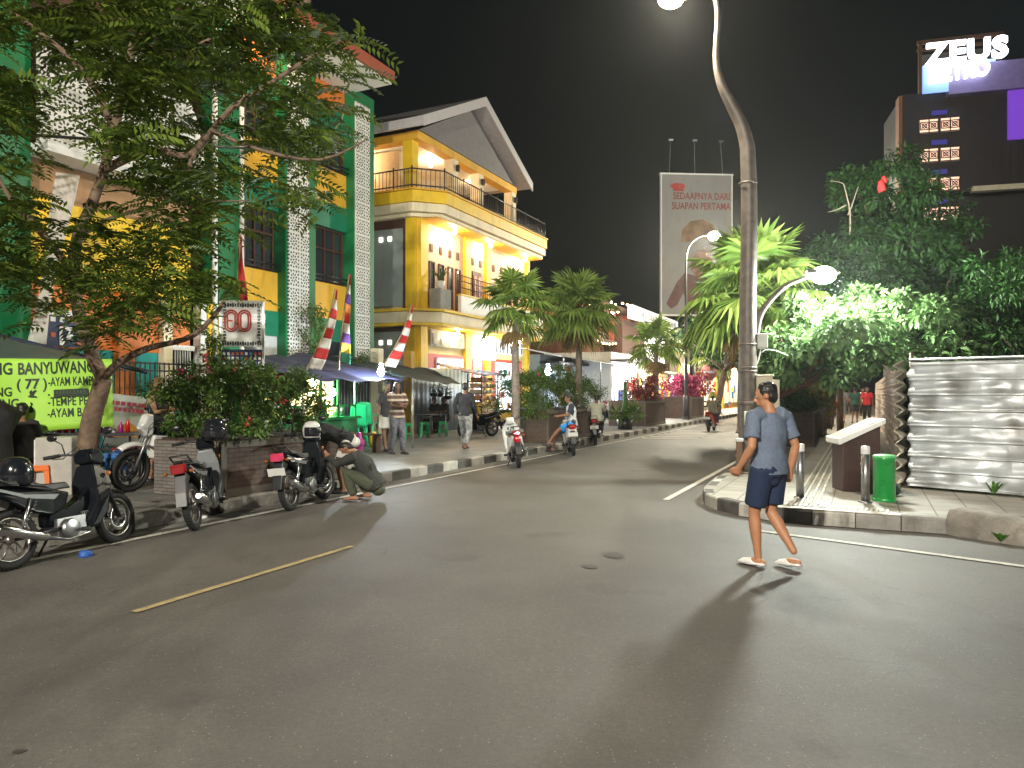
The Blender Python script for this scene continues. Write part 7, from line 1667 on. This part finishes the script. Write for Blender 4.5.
def stripes(name, c1, c2, freq, axis='Z', thick=.5):
    if name in MATS: return MATS[name]
    m, n, b = nt(name); tc = n.nodes.new('ShaderNodeTexCoord'); sp = n.nodes.new('ShaderNodeSeparateXYZ'); lk(n, tc.outputs['Object'], sp.inputs[0])
    f = math_node(n, 'GREATER_THAN', math_node(n, 'FRACT', math_node(n, 'MULTIPLY', sp.outputs[axis], freq)), thick)
    mx = n.nodes.new('ShaderNodeMix'); mx.data_type = 'RGBA'; lk(n, f, mx.inputs[0]); mx.inputs[6].default_value = (*c1, 1); mx.inputs[7].default_value = (*c2, 1); lk(n, mx.outputs[2], b.inputs['Base Color']); b.inputs['Roughness'].default_value = .85
    MATS[name] = m; return m
C_blk = cloth_mat('cloth_black', (.015, .015, .017)); C_dk = cloth_mat('cloth_dark_grey', (.04, .04, .045)); C_blue = cloth_mat('cloth_grey_blue', (.12, .155, .22), sc=60); C_navy = cloth_mat('cloth_navy', (.01, .022, .06)); C_wht = cloth_mat('cloth_white', (.6, .58, .54)); C_red = cloth_mat('cloth_red', (.45, .02, .03)); C_olv = cloth_mat('cloth_olive', (.07, .08, .05)); C_grey = cloth_mat('cloth_grey', (.2, .2, .21)); C_pale = cloth_mat('cloth_pale_jacket', (.45, .45, .36)); C_green = cloth_mat('cloth_dark_green', (.02, .08, .06))
# main figure: strides left and away, head turned left; world forward = heading direction
def hw(dx, dy): return math.atan2(-dx, dy)
man_pose = dict(pelvis=(0, 0, .94), chest=(.0, -.01, 1.27), neck=(0, -.01, 1.47), head=(-.01, .02, 1.615),
    shL=(-.2, .02, 1.415), elL=(-.29, -.04, 1.15), wrL=(-.29, .1, .95), shR=(.2, -.03, 1.41), elR=(.27, -.10, 1.14), wrR=(.25, -.05, .90),
    hipL=(-.1, 0, .93), knL=(-.10, .09, .50), anL=(-.09, .05, .09), toeL=(-.10, .23, .035), hipR=(.1, 0, .93), knR=(.085, .04, .51), anR=(.10, -.20, .17), toeR=(.10, -.04, .045), look=-40, curl=.55)
M_skinm = mat('tanned_skin', (.40, .19, .1), .5, var=.08, scale=20, spec=.4)
person('man in a grey-blue T-shirt and navy shorts walking across the road in white slippers', (2.47, 7.12, 0), hw(-.55, .84), man_pose, M_skinm, M_hair, 'tee', C_blue, 'shorts', C_navy, cloth_mat('slipper_white', (.7, .68, .66)), vox=.0095, scale=1.015, belly=.012)
# people on the left pavement and kerb
person('woman with long light hair, black top and pale skirt standing by the bar fence', (*W(s_at(157, -10.9), -10.9).xy, KH), hw(.9, -.1), dict(look=10, elL=(-.2, .12, 1.18), wrL=(-.12, .34, 1.24), elR=(.2, .1, 1.16), wrR=(.1, .33, 1.2)), M_skin, M_blonde, 'tank', C_blk, 'skirt', C_wht, C_dk, long_hair=True, fem=True)
person('person in black top and white shorts bending over the repaired motorcycle', (-2.85, 12.3, 0), hw(-1, -.25),
    dict(pelvis=(0, -.12, .88), chest=(0, .24, 1.03), neck=(0, .43, 1.07), head=(0, .57, 1.04), shL=(-.18, .38, 1.05), elL=(-.24, .5, .82), wrL=(-.12, .62, .72), shR=(.18, .38, 1.05), elR=(.24, .5, .82), wrR=(.12, .62, .72),
         hipL=(-.1, -.12, .87), knL=(-.11, .03, .47), anL=(-.11, -.05, .08), hipR=(.1, -.12, .87), knR=(.11, .03, .47), anR=(.11, -.03, .08), toeL=(-.12, .13, .03), toeR=(.12, .15, .03), fw=(0, .6, -.8)), M_skin2, M_hair, 'tee', C_blk, 'shorts', C_wht, C_dk)
person('crouching person in a dark jacket and olive trousers beside the repaired motorcycle', (-2.33, 11.55, 0), hw(-1, .15),
    dict(pelvis=(0, -.2, .25), chest=(0, -.02, .57), neck=(0, .14, .74), head=(0, .26, .80), shL=(-.18, .1, .68), elL=(-.22, .34, .56), wrL=(-.1, .52, .68), shR=(.18, .1, .68), elR=(.22, .34, .56), wrR=(.1, .5, .62),
         hipL=(-.1, -.18, .25), knL=(-.2, .22, .47), anL=(-.15, .08, .08), hipR=(.1, -.18, .25), knR=(.2, .2, .44), anR=(.15, -.02, .09), toeL=(-.16, .25, .03), toeR=(.15, .15, .03), fw=(0, .8, -.6)), M_skin, M_hair, 'long', cloth_mat('cloth_charcoal', (.03, .033, .03)), 'pants', C_olv, None)
person('woman in a brown and cream striped top and checked trousers walking past the tent', (*onL(397, 454).xy, KH), hw(.6, -.8), dict(look=25, elL=(-.2, .12, 1.18), wrL=(.02, .2, 1.22), elR=(.22, .12, 1.18), wrR=(-.02, .22, 1.15), anL=(-.11, .1, .08), toeL=(-.12, .3, .03), anR=(.11, -.12, .1), toeR=(.12, .06, .03), knL=(-.1, .1, .5)), M_skin2, M_hair, 'tee', stripes('striped_top', (.12, .07, .05), (.55, .45, .36), 7.5, 'Z', .62), 'pants', mat('checked_trousers', (.13, .13, .16), .85, var=.5, scale=18), C_dk, fem=True, long_hair=True, vox=.016)
person('person in dark top and white shorts half hidden behind the woman in stripes', (*onL(387, 451).xy, KH), hw(.6, -.8), dict(anL=(-.11, -.12, .1), toeL=(-.12, .06, .03), anR=(.11, .12, .08), toeR=(.12, .3, .03)), M_skin2, M_hair, 'tee', C_dk, 'shorts', C_wht, C_dk, vox=.018)
person('man in a black shirt and grey patterned trousers walking away on the left pavement', (*onL(465, 449).xy, KH), hw(.35, .9), dict(knL=(-.1, .12, .5), anL=(-.1, .14, .09), toeL=(-.1, .32, .05), anR=(.11, -.22, .14), toeR=(.11, -.06, .04), elL=(-.25, -.1, 1.14), wrL=(-.24, -.06, .9), elR=(.25, .02, 1.13), wrR=(.25, .18, .92)), M_skin2, M_hair, 'long', C_blk, 'pants', mat('patterned_trousers', (.26, .26, .26), .85, var=.6, scale=14), C_dk, vox=.016)
SIT = dict(pelvis=(0, 0, .53), chest=(0, .03, .87), neck=(0, .06, 1.05), head=(0, .1, 1.2), shL=(-.185, .05, 1.0), elL=(-.22, .15, .76), wrL=(-.14, .36, .74), shR=(.185, .05, 1.0), elR=(.22, .15, .76), wrR=(.14, .36, .74), hipL=(-.1, 0, .5), hipR=(.1, 0, .5), knL=(-.13, .42, .5), knR=(.13, .42, .5), anL=(-.13, .4, .08), anR=(.13, .4, .08), toeL=(-.13, .58, .03), toeR=(.13, .58, .03))
person('person in a black shirt sitting at the steel table under the tent', (*onL(436, 433).xy, KH), RS + R(165), SIT, M_skin2, M_hair, 'tee', C_blk, 'pants', C_dk, C_dk, vox=.018)
person('second dark figure sitting beside the person in the black shirt', (*onL(446, 432).xy, KH), RS + R(150), SIT, M_skin2, M_hair, 'tee', C_dk, 'pants', C_dk, C_dk, vox=.018)
person('seated stall customer in dark clothes behind the lime banner', (*W(s_at(20, -11.6), -11.6).xy, KH), RS + R(40), SIT, M_skin2, M_hair, 'tee', C_blk, 'pants', C_dk, C_dk, vox=.018)
def ride(dz, dy): 
    q = {k: (v[0], v[1] + dy, v[2] + dz) for k, v in SIT.items()}
    q.update(elL=(-.25, .2 + dy, .82 + dz), wrL=(-.28, .42 + dy, .84 + dz), elR=(.25, .2 + dy, .82 + dz), wrR=(.28, .42 + dy, .84 + dz), anL=(-.16, .25 + dy, .12 + dz), anR=(.16, .25 + dy, .12 + dz), toeL=(-.17, .42 + dy, .1 + dz), toeR=(.17, .42 + dy, .1 + dz), knL=(-.18, .38 + dy, .5 + dz), knR=(.18, .38 + dy, .5 + dz)); return q
sidesit = {k: (v[0], v[1], v[2] + .3) for k, v in SIT.items()}
sidesit.update(knL=(-.12, .40, .66), anL=(-.14, .66, .34), toeL=(-.14, .82, .28), knR=(.12, .38, .58), anR=(.12, .52, .16), toeR=(.12, .68, .1))
person('young man in a navy and white shirt sitting sideways on the white and black scooter', (1.62, 19.9, 0), hw(-1, -.1), sidesit, M_skin2, M_hair, 'tee', stripes('navy_white', (.02, .025, .05), (.5, .5, .5), 1.6, 'X', .72), 'shorts', cloth_mat('cloth_bright_blue', (.02, .2, .55)), C_dk, vox=.016)
person('rider in a pale greenish jacket sitting on the black scooter', (2.72, 23.8, 0), hw(.12, 1), ride(.27, -.05), M_skin2, M_hair, 'long', C_pale, 'pants', C_dk, C_dk, vox=.018)
person('rider in an olive jacket driving the dark red scooter away', (8.62, 31.8, 0), hw(.43, .9), ride(.27, -.05), M_skin2, M_hair, 'long', cloth_mat('cloth_khaki', (.16, .15, .11)), 'pants', C_dk, C_dk, vox=.02, faced=False)
h_ = helmet('yellow-green helmet worn by the rider on the dark red scooter', (8.66, 31.9, 1.42), hw(.43, .9) + R(180) * 0, mat('helmet_lime', (.35, .36, .04), .3, coat=.4), sc=1.15)
person('pillion passenger in dark red behind the riding olive jacket', (8.42, 31.36, 0), hw(.43, .9), ride(.3, -.05), M_skin2, M_hair, 'long', cloth_mat('cloth_maroon', (.12, .02, .025)), 'pants', C_dk, C_dk, vox=.02, faced=False) if 0 else None
# pedestrians far up the right pavement
def onR(px, py): Y = FPX * (CAMH - KH) / (py - 392); return ((px - 512) / FPX * Y, Y, KH)
walkA = dict(knL=(-.1, .12, .5), anL=(-.1, .16, .09), toeL=(-.1, .34, .05), anR=(.11, -.2, .14), toeR=(.11, -.04, .04))
walkB = dict(knR=(.1, .12, .5), anR=(.1, .16, .09), toeR=(.1, .34, .05), anL=(-.11, -.2, .14), toeL=(-.11, -.04, .04))
G_ = 'pedestrians on the right pavement'
person('pedestrian in a grey dress nearest the planters on the right pavement', onR(842, 422.5), hw(.4, .9), walkA, M_skin, M_blonde, 'tee', C_grey, 'skirt', C_grey, C_dk, vox=.02, faced=False, fem=True, long_hair=True, group=G_)
person('pedestrian in a dark green shirt and grey trousers in the middle of the right pavement', onR(855, 423), hw(.4, .9), walkB, M_skin2, M_hair, 'tee', C_green, 'shorts', C_dk, C_dk, vox=.02, faced=False, group=G_)
person('pedestrian in a red shirt and black trousers near the hoarding', onR(867, 423.5), hw(-.4, -.9), walkA, M_skin2, M_hair, 'tee', C_red, 'pants', C_blk, C_dk, vox=.02, faced=False, group=G_)
person('distant pedestrian in black at the left edge of the right pavement', onR(835, 418), hw(.4, .9), walkB, M_skin, M_hair, 'tank', C_blk, 'shorts', C_dk, C_dk, vox=.022, faced=False, group=G_)
person('distant pedestrian in white behind the red-shirted one', onR(863, 416), hw(-.4, -.9), walkA, M_skin2, M_hair, 'tee', C_wht, 'pants', C_blk, C_dk, vox=.022, faced=False, group=G_)
person('distant pedestrian in grey farthest up the right pavement', onR(849, 414), hw(.4, .9), walkB, M_skin2, M_hair, 'tee', C_grey, 'pants', C_dk, C_dk, vox=.022, faced=False, group=G_)
person('person in red standing at the warm shop entrance', (*W(s_at(638, -11.5), -11.5).xy, KH), RS - R(90), None, M_skin2, M_hair, 'tee', C_red, 'pants', C_dk, C_dk, vox=.022, faced=False)
light('pavement_light_right', W(34, -1.2, 5.2), 700, (1, .85, .65), .3); light('pavement_light_right', W(50, -1.2, 5.5), 1200, (1, .8, .6), .3)
# ================================================================== haze volume added to give the lamps their halos
def haze(density):
    m = bpy.data.materials.new('haze'); m.use_nodes = True; n = m.node_tree; n.nodes.clear()
    o = n.nodes.new('ShaderNodeOutputMaterial'); v = n.nodes.new('ShaderNodeVolumePrincipled'); v.inputs['Color'].default_value = (.9, .93, .95, 1); v.inputs['Density'].default_value = density; v.inputs['Anisotropy'].default_value = .78
    n.links.new(v.outputs[0], o.inputs['Volume'])
    b = MB(); b.box((5, 50, 11), (130, 150, 24)); h = b.build('haze', m, recalc=False); tag(h, kind='stuff'); return h
haze(.00045)
